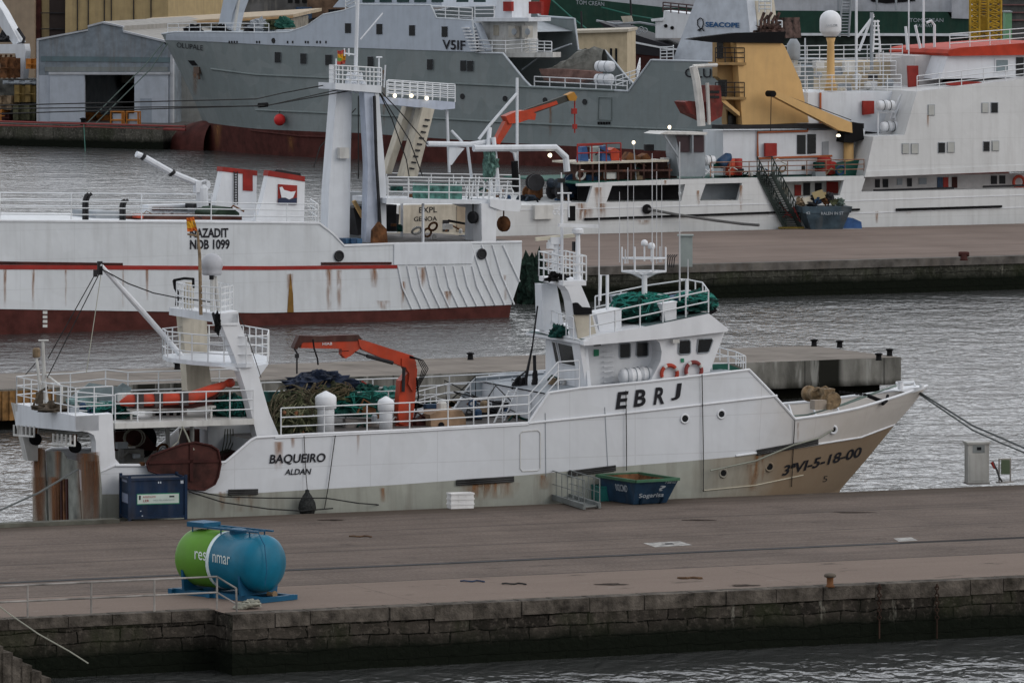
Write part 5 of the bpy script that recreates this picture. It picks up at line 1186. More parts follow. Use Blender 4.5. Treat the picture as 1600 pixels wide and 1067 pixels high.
rbox('equipment_box', 968, 988, 3.2, 3.8, .75, SHADEG, 'grey upright box on the wheelhouse roof behind the white bin', 'box')
rbox('storage_box', 1058, 1076, 1.6, 2.4, .5, mat('navy box', (.015, .06, .14), .6), 'navy blue box among the green nets at the front of the wheelhouse roof', 'box')
mb = MB(); mb.blob(rz(1006, 1.9) + Z * .2, (1.15, 1.1, .66), .3, 1.5, 36, 18); solo(mb, 'net_heap', NETG, 'dark teal net heap around the antenna column on the wheelhouse roof', 'net')
mb = MB(); mb.blob(rz(1086, 1.5) + Z * .16, (.75, 1.0, .42), .35); solo(mb, 'net_heap', NETG, 'dark teal net heap at the front end of the wheelhouse roof', 'net')
mb = MB(); mb.blob(rz(872, 1.9) + Z * .1, (.3, .4, .3), .4); solo(mb, 'net_heap', NETG, 'small dark green net heap at the foot of the radar tower', 'net')
mb = MB(); mb.tube([rz(949, 1.4), FM.P(949, 430, 1.4), FM.P(938, 430, 1.4), FM.P(937, 470, 1.4)], .06, 6); mb.build('search_light_post', WHITEC, ship)
mb = MB(); mb.tube([rz(1073, .9), FM.P(1073, 436, .9), FM.P(1063, 438, .9)], .06, 6); mb.build('search_light_post', WHITEC, ship)
mb = MB(); mb.tube([FM.P(1108, 489, 1), FM.P(1117, 482, 1)], [.09, .12], 10); mb.build('horn', BLACK, ship)
strands(rz(1006, 1.9) + Z * .2, (1.18, 1.15, .7), 40, mat('teal strand', ()), 'loose teal strands over the net heap round the antenna column')
strands(rz(1086, 1.5) + Z * .16, (.78, 1.05, .46), 24, mat('teal strand', ()), 'loose teal strands over the net heap at the front of the wheelhouse roof')
# antenna cage
ca = rz(1007, 1.6); 
mb = MB(); mb.lathe(ca, Z, [(.30, 0), (.10, .45), (.09, 1.0), (.10, 1.2)], 12); mb.tube([ca + Z * .4, FM.P(1007, 424, 1.6)], .10, 8); mb.build('antenna_column', WHITEC, ship)
cc = FM.P(1006, 424, 1.6); rx = 37 / F * cc.y
def ring(c, r, k=.6): return [c + V((math.cos(t / 8 * 2 * math.pi + .39) * r, math.sin(t / 8 * 2 * math.pi + .39) * r * k, 0)) for t in range(9)]
mb = MB(); r0, r1, r2 = ring(cc, rx), ring(cc + Z * .45, rx), ring(cc + Z * .82, rx)
mb.tube(r0, .03, 5); mb.tube(r1, .03, 5)
for i in range(8): mb.tube([r0[i], r2[i]], .028, 5)
for i in range(8): mb.tube([r0[i], cc - Z * .12], .03, 5)
mb.tube([cc - V((.5, 0, 0)), cc - Z * .25, cc + V((.5, 0, 0))], .05, 6); mb.build('antenna_cage', WHITEC, ship)
for x, y, r in ((1007, 376, .12), (1018, 381, .13)):
    MB().lathe(FM.P(x, y + 4, 1.6), Z, [(r * .9, -.08), (r, 0)] + [(r * math.cos(a / 6 * 1.57), r * math.sin(a / 6 * 1.57)) for a in range(1, 7)], 14).build('small_dome', WHITEC, ship, True)
    mb = MB(); mb.tube([FM.P(x, y + 5, 1.6), FM.P(x, 408, 1.6)], .03, 5); mb.build('dome_stem', WHITEC, ship)
ANT = mat('white whip antenna', (.55, .56, .58), .5)
for x, y0, y1, w_, r in ((936, 480, 232, 1.4, .022), (1062, 470, 222, .9, .022), (968, 410, 300, 1.6, .014), (981, 412, 262, 1.4, .014), (990, 410, 290, 1.8, .012), (1019, 410, 240, 1.4, .016), (1026, 412, 268, 1.6, .014), (1034, 410, 280, 1.8, .012), (977, 412, 390, 1.3, .03), (1031, 410, 385, 1.7, .03), (1075, 440, 405, .9, .02)):
    mb = MB(); mb.tube([FM.P(x, y0, w_), FM.P(x, (y0 + y1) / 2, w_), FM.P(x, y1, w_)], [r * 1.4, r, r * .7], 5); mb.build('whip_antenna', ANT, ship)

# ---- forward of the bridge
frail([(1112, 578, .6), (1165, 577, .5), (1150, 570, 3), (1112, 560, 4.8)], .45, 2, .7)
mb = MB(); FM.poly(mb, [(1110, 570), (1135, 568), (1160, 577), (1110, 580)], 2.0, 2.6); mb.build('green_coaming', DECKG, ship)
# windlass and bow gear
WN = mat('rusty tan windlass', (.25, .175, .10), .7, var=.5, rust=.5, scale=4)
t = thing('windlass', 'rust stained tan anchor windlass on the bow deck of the white trawler', 'windlass', FM.P(1290, 656, 2.0))
mb = MB(); mb.hexa([FM.L(FM.S(1268, 2) + x, 2.0 + y, zb_ + z) for z in (0, .62) for x, y in ((0, 0), (1.0, 0), (1.0, 1.6), (0, 1.6))]); mb.build('housing', WN, t)
mb = MB(); mb.lathe(FM.P(1303, 626, 1.6), FM.n, [(.28, 0), (.30, .05), (.18, .1), (.18, .3), (.30, .36), (.30, .46), (.2, .5)], 20); mb.build('drum', WN, t)
mb = MB(); mb.lathe(FM.P(1278, 617, 2.6), FM.n, [(.26, 0), (.28, .05), (.2, .1), (.2, .6), (.28, .65), (.28, .8)], 18); mb.build('drum', WN, t)
mb = MB(); mb.obox(FM.P(1280, 632, 1.8), FM.u * .26, FM.n * .2, Z * .16); mb.build('gearbox', mat('grey gearbox', (.33, .28, .23), .7, rust=.3), t)
mb = MB(); mb.obox(FM.P(1291, 612, 2.2), FM.u * .2, FM.n * .3, Z * .12); mb.lathe(FM.P(1296, 640, 1.5), Z, [(.1, 0), (.1, .2), (.05, .25)], 10); mb.tube([FM.P(1270, 612, 2.4), FM.P(1290, 604, 2.4), FM.P(1310, 618, 1.6)], .04); mb.build('motor', WN, t)
t = thing('anchor_chain', 'black anchor shank and chain lying across the white bow deck', 'chain', FM.P(1345, 622, 2.5))
mb = MB(); pts = [FM.P(1311, 612, 2.2).lerp(FM.P(1356, 617, 2.4), k / 14) for k in range(15)]
for k in range(14): mb.beam(pts[k], pts[k + 1], .09 if k % 2 else .05, .05 if k % 2 else .09)
mb.build('chain', BLACK, t)
mb = MB(); mb.tube([FM.P(1356, 618, 2.4), FM.P(1383, 629, 2.2)], .07, 6); mb.tube([FM.P(1379, 631, 2.0), FM.P(1385, 626, 2.3), FM.P(1387, 618, 2.6)], .06, 6); mb.build('shank', BLACK, t)
for i in range(9):
    S = FM.S(1242) + .75 * (i + 1); zt = interp(HM.topz, S); h = HM.hb(S, zt)
    if S > interp(HM.stem, zb_) - 1.2: break
    if zt - zb_ < .2: continue
    mb = MB(); a = FM.L(S, CM + h - .05, zt - .05); h2 = HM.hb(S, zb_ + .05); b = FM.L(S, CM + h2 - .45, zb_ + .02); mb.beam(a, b, .05, .08, FM.u); mb.build('bulwark_frame', WHITEC, ship)
mb = MB(); mb.tube([FM.P(1235, 650, 2), FM.P(1262, 648, 2.2), FM.P(1320, 632, 2.6), FM.P(1400, 602, 3.6)], .03, 5); mb.tube([FM.P(1310, 634, 2.4), FM.P(1345, 620, 2.6), FM.P(1400, 603, 3.6)], .025, 5); mb.build('mooring_line', mat('green grey rope', (.16, .21, .19), .9), ship)
mb = MB(); tip = FM.P(1447, 603, CM)
mb.prism([FM.P(x, y, 3.0) for x, y in ((1405, 611), (1420, 606), (1448, 604), (1444, 608), (1425, 614))], FM.n * .8); mb.build('bow_plate', WHITEC, ship)
mb = MB(); mb.lathe(FM.P(1407, 604, 3.0), Z, [(.1, -.1), (.1, .15), (.14, .18)], 10); mb.tube([FM.P(1400, 598, 3.6), FM.P(1428, 597, 3.6), FM.P(1430, 604, 3.4)], .05); mb.lathe(FM.P(1440, 606, 2.8), Z, [(.08, 0), (.08, .12)], 8); mb.build('fairlead', WHITEC, ship)
# hull fenders and mooring
t = thing('fender', 'black pear shaped fender hanging on a line against the hull below the port name', 'fender', SM(480, 800, -.4))
c = SM(480, 785, -.35); MB().lathe(c, Z, [(.05, -.40), (.24, -.36), (.30, -.18), (.27, 0), (.16, .22), (.07, .34), (.07, .42), (.02, .44)], 18).build('body', mat('fender net', (.04, .042, .042), .85, var=.5, scale=12, bump=.6), t, True)
mb = MB(); mb.tube([c + Z * .44, SM(478, 740, -.06), SM(475, 681, -.05)], .013, 5); mb.build('line', WIRE, t)
for k, pts in enumerate(([(524, 680), (513, 760), (507, 795)], [(978, 610), (979, 690), (979, 735)], [(1097, 585), (1099, 700), (1099, 768)], [(1242, 656), (1238, 730), (1237, 760)])):
    mb = MB(); mb.tube([SM(x, y, -.08) for x, y in pts], .016, 5); mb.build('hanging_line', WIRE, ship)
def moor(pts, r, m, label, name='mooring_rope'):
    mb = MB(); mb.tube(pts, r, 5); return solo(mb, name, m, label, 'rope')
q = lambda x, y, k=0: onz(x, y, ZQ + k)
moor([FM.P(1437, 613, 3.35), FM.P(1480, 640, 1.5), FM.P(1520, 665, -1), FM.P(1560, 682, -3), FM.P(1610, 704, -6)], .035, mat('grey mooring rope', (.10, .11, .11), .9), 'upper of the two mooring ropes running from the bow tip to the right edge')
moor([FM.P(1436, 615, 3.35), FM.P(1480, 645, 1.5), FM.P(1520, 672, -1), FM.P(1560, 690, -3), FM.P(1610, 711, -6)], .03, mat('grey mooring rope', ()), 'lower of the two mooring ropes running from the bow tip to the right edge')
moor([FM.P(122, 733, -.1), FM.P(60, 770, -1.2), FM.P(0, 797, -2.5), FM.P(-30, 810, -3)], .035, mat('grey mooring rope', ()), 'dark mooring rope running from the rusty stern down to the left edge')
moor([FM.P(295, 765, -.3), FM.P(350, 776, -.5), FM.P(420, 778, -.6), FM.P(510, 778, -.7), FM.P(560, 786, -.9), q(600, 789, .03)], .022, WIRE, 'upper dark rope sagging along the hull to the right of the navy container')
moor([FM.P(295, 768, -.3), FM.P(350, 785, -.5), FM.P(420, 795, -.6), FM.P(470, 798, -.9), q(520, 794, .03)], .022, WIRE, 'lower dark rope sagging along the hull to the right of the navy container')
moor([SM(1302, 671, -.1), SM(1280, 684, -.2), SM(1240, 695, -.25), SM(1180, 720, -.3), SM(1110, 735, -.3)], .03, mat('pale mooring rope', (.25, .26, .22), .9), 'pale rope hanging from the bow hole back along the tan hull')

# ---- small clutter on the trawler decks
CL = [MATS['pale gear'] if 'pale gear' in MATS else WHITER, DARK, RUST, NETG, TAN, SHADEG, WHITER, BLUE]
def clutter(name, n, x0, x1, y0, y1, w0, w1, s0, s1, par, fr=FM):
    for k in range(n):
        mb = MB(); c = fr.P(R.uniform(x0, x1), R.uniform(y0, y1), R.uniform(w0, w1)); s_ = R.uniform(s0, s1); m = CL[R.randrange(len(CL))]; q = k % 4
        if q == 0: mb.obox(c, fr.u * s_, fr.n * s_ * .7, Z * s_ * .6)
        elif q == 1: mb.lathe(c - Z * s_, Z, [(s_ * .6, 0), (s_ * .6, s_ * 1.2), (s_ * .3, s_ * 1.5)], 10)
        elif q == 2: mb.tube([c - fr.u * s_, c + Z * s_, c + fr.u * s_ * 1.4 + Z * s_ * .3, c + fr.u * s_ * 2], s_ * .16, 5)
        else: mb.torus(c, fr.n + Z * R.uniform(0, 1), s_ * .8, s_ * .22, 14, 5)
        mb.build(name, m, par)
clutter('deck_fitting', 26, 655, 850, 628, 660, 2.2, 5.6, .10, .30, ship)
clutter('deck_fitting', 14, 110, 200, 632, 652, 1.5, 5.0, .08, .22, ship)
clutter('stern_fitting', 16, 185, 340, 690, 722, 2.0, 5.2, .08, .22, ship)
clutter('deck_fitting', 10, 520, 640, 640, 668, 1.5, 3.4, .08, .2, ship)
clutter('shelter_fitting', 10, 862, 905, 590, 606, 1.6, 5.0, .08, .2, ship)
for k in range(6):
    mb = MB(); a = FM.P(R.uniform(660, 840), 636, R.uniform(3, 6)); mb.tube([a, a + FM.u * R.uniform(-1.2, 1.2) + Z * R.uniform(.4, 1.1), a + FM.u * R.uniform(1, 2.4)], .025, 4); mb.build('deck_wire', WIRE, ship)
# ================================================================== white and red ship in the middle
o2 = onz(0, 523, 0); F2 = Fr((o2.x, o2.y), 28); B2 = 10.5
def pz(fr, mb, pts, w0, w1, mi=0): mb.prism([fr.P(x, y, w0) for x, y in pts], fr.n * (w1 - w0), mi)
def part(fr, name, pts, w0, w1, m, par): mb = MB(); pz(fr, mb, pts, w0, w1); return mb.build(name, m, par)
def tubes(fr, name, lines, r, m, par, n=5):
    first = None
    for l in lines:
        mb = MB(); mb.tube([fr.P(*p) for p in l], r, n); o_ = mb.build(name, m, par); first = first or o_
    return first
def railf(fr, name, pts, h, bars, step, m, par, r=.03):
    mb = MB(); rail(mb, [fr.P(*p) for p in pts], h, bars, step, r); return mb.build(name, m, par)
HW2 = mat('ship two hull white', (.62, .65, .68), .45, streak=.14, var=.07, scale=.35)
plating(HW2, F2, 3, 1.5, .14)
s2 = thing('fishing_ship', 'large white ship with a red stripe and red bottom, moored behind the trawler', 'ship', F2.L(20, B2 / 2, 0))
part(F2, 'hull', [(-120, 345), (0, 345), (420, 348), (499, 349), (521, 366), (538, 384), (616, 381), (815, 378), (816, 398), (811, 440), (799, 476), (700, 481), (622, 484.5), (400, 489), (200, 486), (-120, 481)], 0, B2, HW2, s2)
part(F2, 'bottom', [(-120, 481), (200, 486), (400, 489), (622, 484.5), (700, 481), (799, 476), (795, 500), (400, 560), (-120, 560)], .04, B2 - .04, REDOX, s2)
part(F2, 'stripe', [(-120, 413.5), (0, 414), (420, 416), (621, 414), (621, 419.5), (420, 422), (0, 421), (-120, 420)], -.03, 0, mat('stripe red', (.30, .025, .02), .5, streak=.2), s2)
for a in ([(-120, 408), (0, 408.5), (192, 411), (192, 415), (0, 413.5), (-120, 413)], [(502, 410), (612, 409.5), (612, 413.5), (502, 414.5)], [(650, 407.5), (672, 407), (672, 409.5), (650, 410)], [(682, 407), (693, 407), (693, 409), (682, 409.5)]):
    part(F2, 'freeing_port', a, -.035, -.005, DKRED, s2)
for i in range(13):
    x = 622 + 14.5 * i; y0 = 416 if i < 9 else 383; x0 = x + (0 if i < 9 else -16 + (i - 9) * 2)
    yb = 484 - (x + 22 - 622) * .045
    if i == 12: yb = 440
    tubes(F2, 'hull_rib', [[(x0, y0, -.03), (x0 + (x + 13 - x0) * .55, y0 + (yb - y0) * .5, -.04), (min(x + 22, 812), yb, -.03)]], .045, WHITEC, s2, 6)
part(F2, 'stern_plating', [(616, 381.5), (738, 380), (742, 396), (738, 412), (616, 414)], -.06, -.0, WHITE, s2)
for x, y, r in ((530, 400, 7), (753, 397, 7)):
    c = F2.P(x, y, -.07); rr = r / F * c.y; pt = MB().torus(c, F2.n, rr, .06, 24, 6).build('fairlead_ring', DARK, s2, True)
    MB().lathe(c - F2.n * .01, F2.n, [(rr * .95, 0), (rr * .95, .05)], 24).build('opening', GLASS, s2).parent = pt
tubes(F2, 'cap_rail', [[(-120, 345, 0), (0, 345, 0), (420, 348, 0), (499, 349, 0), (521, 366, 0), (538, 384, 0), (616, 381, 0), (815, 378, 0)]], .07, WHITEC, s2)
f2s = lambda x, y: F2.P(x, y, -.03)
letters('NAZADIT', (297, 371), (357, 370.5), 14, f2s, 0, .03).build('lettering', INK, s2)
letters('NDB 1099', (297, 389), (359, 388.5), 14.5, f2s, 0, .03).build('lettering', INK, s2)
streaks([(8, 421, 482, 3), (52, 421, 482, 3), (103, 422, 480, 2), (192, 421, 484, 2), (453, 428, 488, 6), (530, 422, 488, 5), (514, 420, 486, 6), (585, 420, 450, 8), (600, 470, 484, 12), (660, 418, 450, 8), (230, 421, 470, 3), (790, 430, 470, 4), (700, 455, 482, 7), (630, 440, 484, 5)], lambda x, y: F2.P(x, y, -.012), s2)
part(F2, 'rust_wedge', [(454, 427), (458, 460), (459, 488), (449, 488), (451, 460)], -.02, 0, mat('orange rust', (.22, .12, .03), .8, var=.4), s2)
mb = MB()
for k in range(4): pz(F2, mb, [(67, 486 + 7 * k), (74, 486 + 7 * k), (74, 490.5 + 7 * k), (67, 490.5 + 7 * k)], .01, .035)
mb.build('draft_mark', WHITER, s2)
railf(F2, 'guard_rail', [(-60, 345, .1), (0, 345, .1), (330, 347, .1), (400, 348, .1)], 1.0, 3, 3.6, RAILW, s2)
railf(F2, 'guard_rail', [(-60, 331, 10), (0, 331, 10), (330, 333, 10), (400, 334, 10)], 1.0, 3, 3.6, RAILW, s2)
railf(F2, 'guard_rail', [(400, 348, .2), (497, 349, .2), (485, 341, 6)], 1.0, 3, 2.0, RAILW, s2)
tubes(F2, 'gooseneck_vent', [[(x, 345, 2), (x, 315, 2), (x + 3, 306, 2), (x + 7, 303, 2)] for x in (131, 136)] , .09, DARK, s2, 8)
tubes(F2, 'gooseneck_vent', [[(x, 345, 2), (x, 322, 2), (x + 2, 315, 2), (x + 6, 313, 2)] for x in (189, 194)], .09, DARK, s2, 8)
part(F2, 'deck_house', [(150, 331), (190, 331), (190, 343), (150, 343)], 4, 7, SHADEG, s2)
part(F2, 'hatch', [(200, 338), (378, 338), (378, 346), (200, 346)], 3, 6, mat('brown hatch', (.11, .045, .035), .8, var=.4), s2)
part(F2, 'hatch_cover', [(336, 333), (345, 325), (362, 324), (374, 333), (374, 339), (336, 339)], 3.5, 6, mat('green tarp', (.035, .06, .04), .8, var=.4), s2)
part(F2, 'winch_house', [(232, 321), (328, 319), (328, 333), (232, 333)], 7, 8, WHITE, s2)
for k in range(5): part(F2, 'stowed_gear', [(240 + 11 * k, 324), (249 + 11 * k, 324), (249 + 11 * k, 329), (240 + 11 * k, 329)], 6.8, 7, DKRED if k < 3 else DARK, s2)
part(F2, 'stowed_gear', [(213, 335), (224, 335), (224, 341), (213, 341)], 2.5, 3, ORANGE, s2)
part(F2, 'deck_machinery', [(302, 319), (330, 315), (331, 322), (302, 325)], 6, 7, DARK, s2)
# white boom
cb = tubes(F2, 'crane_boom', [[(213, 241, 6), (224, 245, 6), (268, 270, 6), (312, 288, 6)]], .17, WHITE, s2, 8)
tubes(F2, 'boom_collar', [[(221, 243, 6), (225, 246, 6)], [(267, 268, 6), (270, 272, 6)]], .22, DARK, s2, 8).parent = cb
mb = MB(); mb.lathe(F2.P(316, 324, 6), Z, [(.35, 0), (.3, 1.0), (.22, 1.2)], 12); mb.lathe(F2.P(322, 289, 5.8), F2.n, [(.27, 0), (.27, .15), (.12, .2)], 14); mb.obox(F2.P(312, 292, 6), F2.u * .3, F2.n * .2, Z * .3); mb.build('crane_post', WHITE, s2)
# funnels
def funnel(pts, band, w0, w1):
    f = part(F2, 'funnel', pts, w0, w1, WHITEC, s2)
    part(F2, 'funnel_band', band, w0 - .04, w1 + .04, RED, s2); return f
funnel([(400, 348), (411, 310), (419, 275), (476.5, 284), (475, 348)], [(420, 266.5), (476.5, 276), (476.5, 284), (418.5, 275)], 1.2, 1.7)
funnel([(332, 338), (341, 300), (348, 268), (401.5, 275), (400, 340)], [(348, 261), (402, 267), (402, 275), (347, 268)], 6.8, 7.4)
part(F2, 'funnel_top', [(428, 269), (470, 277), (470, 271), (432, 265)], 1.3, 1.6, DARK, s2)
part(F2, 'red_panel', [(380, 269), (395, 271), (395, 299), (380, 298)], 6.74, 6.8, RED, s2)
part(F2, 'funnel_emblem', [(435, 288), (464.5, 290), (464, 320), (434.5, 319)], 1.14, 1.2, RED, s2)
part(F2, 'emblem_sea', [(434.7, 311), (445, 308), (452, 312), (464, 309), (464, 320), (434.5, 319)], 1.11, 1.14, mat('emblem navy', (.03, .04, .08)), s2)
part(F2, 'emblem_ship', [(437, 293), (441, 292), (444, 297), (455, 300), (462, 299), (458, 309), (452, 312), (446, 309), (440, 309)], 1.09, 1.12, WHITEC, s2)
mb = MB()
for x in (366, 371): mb.tube([F2.P(x, 268, 6.7), F2.P(x, 320, 6.7)], .03, 4)
for k in range(12): mb.tube([F2.P(366, 271 + 4 * k, 6.7), F2.P(371, 271 + 4 * k, 6.7)], .025, 4)
mb.build('funnel_ladder', DARK, s2)
# main deck aft interior
part(F2, 'aft_deck', [(540, 382), (812, 377), (812, 381), (540, 386)], .1, B2 - .1, DECK, s2)
# portal mast
mst = part(F2, 'mast_column', [(527, 134), (550, 140), (548, 250), (546, 375), (512, 375), (514, 300)], 2.4, 3.3, WHITE, s2)
part(F2, 'column_box', [(531, 231), (546, 231), (546, 248), (531, 248)], 2.1, 2.4, WHITER, s2)
part(F2, 'mast_column', [(569, 144), (585, 146), (590, 300), (589, 379), (572, 379), (575, 260)], 1.4, 2.0, mat('pale blue paint', (.45, .50, .60), .5, streak=.25), s2)
part(F2, 'mast_column', [(586, 146), (592, 146), (603, 280), (604, 379), (592, 379), (591, 280)], 1.4, 2.2, WHITE, s2)
part(F2, 'mast_crossbeam', [(524, 130), (596, 134), (596, 146), (524, 140)], 1.3, 3.3, WHITE, s2)
railf(F2, 'mast_rail', [(523, 131, 1.4), (560, 133, 1.4), (596, 135, 1.4), (572, 134, 3.2), (515, 130, 3.2), (523, 131, 1.4)], .95, 4, .5, RAILW, s2, .035)
tubes(F2, 'topmast', [[(555, 135, 3), (557, 60, 3), (559, -5, 3)]], .11, WHITE, s2, 8)
tubes(F2, 'gaff', [[(563, 62, 3), (598, 21, 3)], [(592, 138, 1.8), (592, 90, 1.8)], [(588, 90, 1.8), (597, 90, 1.8)], [(525, 136, 1.9), (525, 92, 1.9)], [(538, 84, 3), (556, 86, 3)], [(538, 76, 3), (538, 88, 3)], [(545, 76, 3), (545, 88, 3)], [(600, 137, 1.8), (602, 102, 1.8)]], .045, WHITE, s2)
mb = MB(); mb.blob(F2.P(555, 128, 2.4), (.45, .4, .5), .4, flat=False); mb.build('mast_head_block', WHITE, s2)
t = thing('ensign', 'small red yellow and green flag at the head of the white portal mast', 'flag', F2.P(533, 100, 3))
mb = MB(); rows = [[F2.P(527 + 3.2 * i + .5 * math.sin(j), 79 + 5.5 * j + 1.2 * math.sin(i * 1.3), 3 + .1 * math.sin(i * 2 + j)) for i in range(5)] for j in range(5)]; mb.loft(rows); mb.m = [0, 0, 0, 0, 1, 1, 1, 1, 2, 2, 1, 1, 0, 0, 0, 0]
mb.build('cloth', [mat('flag red', (.40, .07, .05)), mat('flag yellow', ()), mat('flag green', (.15, .26, .06))], t)
for k, ls in enumerate(([[(526, 130, 3), (440, 146, 2), (400, 155, 0), (0, 165, -6)]], [[(540, 138, 2), (420, 165, 0), (0, 178, -6)]], [[(570, 138, 2), (412, 166, 0), (0, 170, -7)]], [[(590, 140, 1.8), (612, 185, 2), (635, 250, 3), (640, 280, 3)]], [[(592, 140, 1.8), (625, 175, 2), (668, 226, 3)]], [[(590, 140, 1.8), (640, 220, 2), (660, 275, 3)]], [[(560, 150, 3), (560, 280, 3)]], [[(556, 170, 6), (500, 230, 6), (490, 262, 6)]])):
    tubes(F2, 'rigging_wire', ls, .03, WIRE, s2, 4)
tubes(F2, 'wire_block', [[(404, 165, 0), (418, 164, 0)]], .13, BLACK, s2, 8)
tubes(F2, 'warp_guide', [[(585, 150, 1.2), (588, 250, 1.2), (594, 350, 1.2)]], .09, DARK, s2)
part(F2, 'otter_board', [(593, 347), (604, 358), (606, 380), (582, 380), (583, 360)], .5, .75, RUST, s2)
# stores between the columns
part(F2, 'deck_casing', [(545, 300), (572, 300), (572, 378), (545, 378)], 6, 7, SHADEG, s2)
part(F2, 'winch', [(552, 325), (575, 320), (575, 365), (560, 368)], 4.5, 5.5, DARK, s2)
part(F2, 'small_crane', [(552, 315), (556, 313), (570, 338), (566, 341)], 4.2, 4.4, YEL, s2)
for k in range(4): part(F2, 'fish_crate', [(531 + 9 * k, 373), (539 + 9 * k, 373), (539 + 9 * k, 383), (531 + 9 * k, 383)], .6 + .2 * (k % 2), 1.6, BLUE if k % 2 == 0 else mat('light blue crate', (.05, .12, .22)), s2)
# rear gantry
part(F2, 'light_platform', [(603, 152), (690, 158), (711, 160), (711, 170), (690, 172), (603, 163)], 5, 6.2, mat('pale blue paint', ()), s2)
railf(F2, 'platform_rail', [(604, 152, 5), (711, 160, 5), (711, 157, 6.2), (606, 150, 6.2)], .85, 4, .45, RAILW, s2, .03)
part(F2, 'gantry_leg', [(636, 166), (646, 168), (612, 272), (602, 272)], 6, 6.6, CREAMW, s2)
part(F2, 'gantry_leg', [(661, 168), (679, 171), (652, 278), (631, 276)], 4.8, 5.6, CREAMW, s2)
part(F2, 'gantry_leg_plate', [(641, 168), (651, 170), (636, 220), (630, 220)], 6.2, 6.5, WHITER, s2)
mb = MB()
for k in range(9): pz(F2, mb, [(665 - 3 * k, 186 + 9.5 * k), (672 - 3 * k, 187 + 9.5 * k), (671.5 - 3 * k, 189.5 + 9.5 * k), (664.5 - 3 * k, 188.5 + 9.5 * k)], 4.72, 4.8)
mb.build('leg_step', DARK, s2)
for x, y, w_ in ((617, 150, 4.8), (643, 150, 4.8), (667, 154, 4.8)):
    MB().lathe(F2.P(x, y, w_), -F2.n, [(.07, -.1), (.11, 0), (.04, .03)], 10).build('floodlight', LAMP, s2)
# tube portal over the stern
WP_ = WHITE
tubes(F2, 'portal_tube', [[(668, 225, 3), (735, 226, 3), (762, 222, 3)]], .15, WP_, s2, 8)
tubes(F2, 'portal_tube', [[(740, 232, 2), (868, 231, 2), (884, 246, 2), (886, 268, 2)]], .19, WP_, s2, 8)
tubes(F2, 'portal_post', [[(698, 168, 5.5), (702, 270, 5.5)], [(730, 225, 3), (737, 280, 3)], [(706, 205, 5), (722, 222, 4)], [(748, 218, 3), (765, 196, 3), (808, 146, 3)], [(808, 122, 3), (808, 278, 3)]], .08, WP_, s2, 6)
part(F2, 'portal_gusset', [(702, 228), (726, 232), (716, 244), (706, 258), (702, 258)], 3, 3.15, WP_, s2)
part(F2, 'portal_gusset', [(786, 232), (808, 232), (806, 252), (803, 240), (796, 236)], 2, 2.15, WP_, s2)
tubes(F2, 'portal_base', [[(804, 252, 2), (806, 300, 2)]], .2, BLACK, s2, 8)
tubes(F2, 'stern_post', [[(765, 200, 3), (762, 240, 2.6), (768, 305, 2.4)], [(771, 215, 2.6), (779, 300, 2.2)]], .13, WP_, s2, 8)
mb = MB(); mb.blob(F2.P(766, 255, 2.2), (.35, .3, .7), .5, flat=False); mb.build('rope_bundle', mat('greenish rope', (.12, .22, .19), .9, var=.5, scale=5), s2)
tubes(F2, 'hose', [[(762, 230, 2.4), (758, 250, 2.3), (763, 275, 2.3)], [(772, 240, 2.3), (775, 262, 2.2)]], .06, DKRED, s2)
# orange crane on the stern
oc = part(F2, 'deck_crane', [(773, 224), (790, 190), (797, 188), (800, 196), (781, 226)], 5, 5.4, ORANGE, s2)
part(F2, 'crane_elbow', [(790, 182), (806, 175), (826, 172), (838, 178), (836, 188), (826, 187), (812, 192), (796, 194)], 4.9, 5.5, ORANGE, s2).parent = oc
part(F2, 'crane_jib', [(808, 176), (888, 148), (892, 157), (812, 186)], 5.05, 5.3, mat('crane jib dark', (.05, .05, .045), .6), s2).parent = oc
part(F2, 'crane_jib_edge', [(806, 178), (870, 158), (872, 163), (810, 184)], 4.98, 5.05, ORANGE, s2).parent = oc
part(F2, 'crane_tip', [(886, 149), (897, 144), (902, 152), (900, 158), (890, 158)], 4.95, 5.4, mat('crane tip yellow', (.42, .20, .03), .5), s2).parent = oc
tubes(F2, 'crane_hook', [[(898, 156, 5), (898, 208, 5)], [(897, 172, 5), (897, 177, 5)], [(898, 194, 5), (898, 202, 5)]], .04, RED, s2).parent = oc
mb = MB(); mb.obox(F2.P(897, 174, 5), F2.u * .13, F2.n * .1, Z * .15); mb.obox(F2.P(898, 198, 5), F2.u * .1, F2.n * .1, Z * .13); mb.build('crane_pulley', RED, s2).parent = oc
MB().lathe(F2.P(860, 243, 1.8), (F2.u * .3 - F2.n), [(.08, -.12), (.12, 0), (.04, .03)], 10).build('floodlight', LAMP, s2)
# stern platform
part(F2, 'stern_platform', [(604, 310), (765, 313), (765, 319), (604, 318)], .6, 4.6, WHITE, s2)
part(F2, 'stern_box', [(766, 312), (813, 313), (815, 319), (812, 331), (783, 329), (766, 323)], .3, 5, WHITEC, s2)
railf(F2, 'platform_rail', [(606, 311, .8), (765, 313, .6), (812, 314, .6)], 1.15, 3, 1.3, RAILW, s2, .035)
railf(F2, 'platform_rail', [(604, 304, 8.4), (812, 307, 8.4)], 1.15, 3, 1.3, RAILW, s2, .03)
tubes(F2, 'pipework', [[(700 + 9 * k, 308, 1.5), (704 + 9 * k, 290 - (k % 3) * 7, 1.5), (712 + 9 * k, 300 - (k % 2) * 12, 1.5), (710 + 9 * k, 310, 1.5)] for k in range(11)], .045, RAILW, s2)
part(F2, 'net_screen', [(646, 286), (722, 288), (722, 313), (646, 313)], 1.3, 1.4, mat('sun bleached teal net', (.10, .24, .21), .9, var=.5, scale=3), s2)
part(F2, 'stern_leg', [(741, 318), (762, 318), (762, 380), (740, 380)], 1.6, 2.6, WHITE, s2)
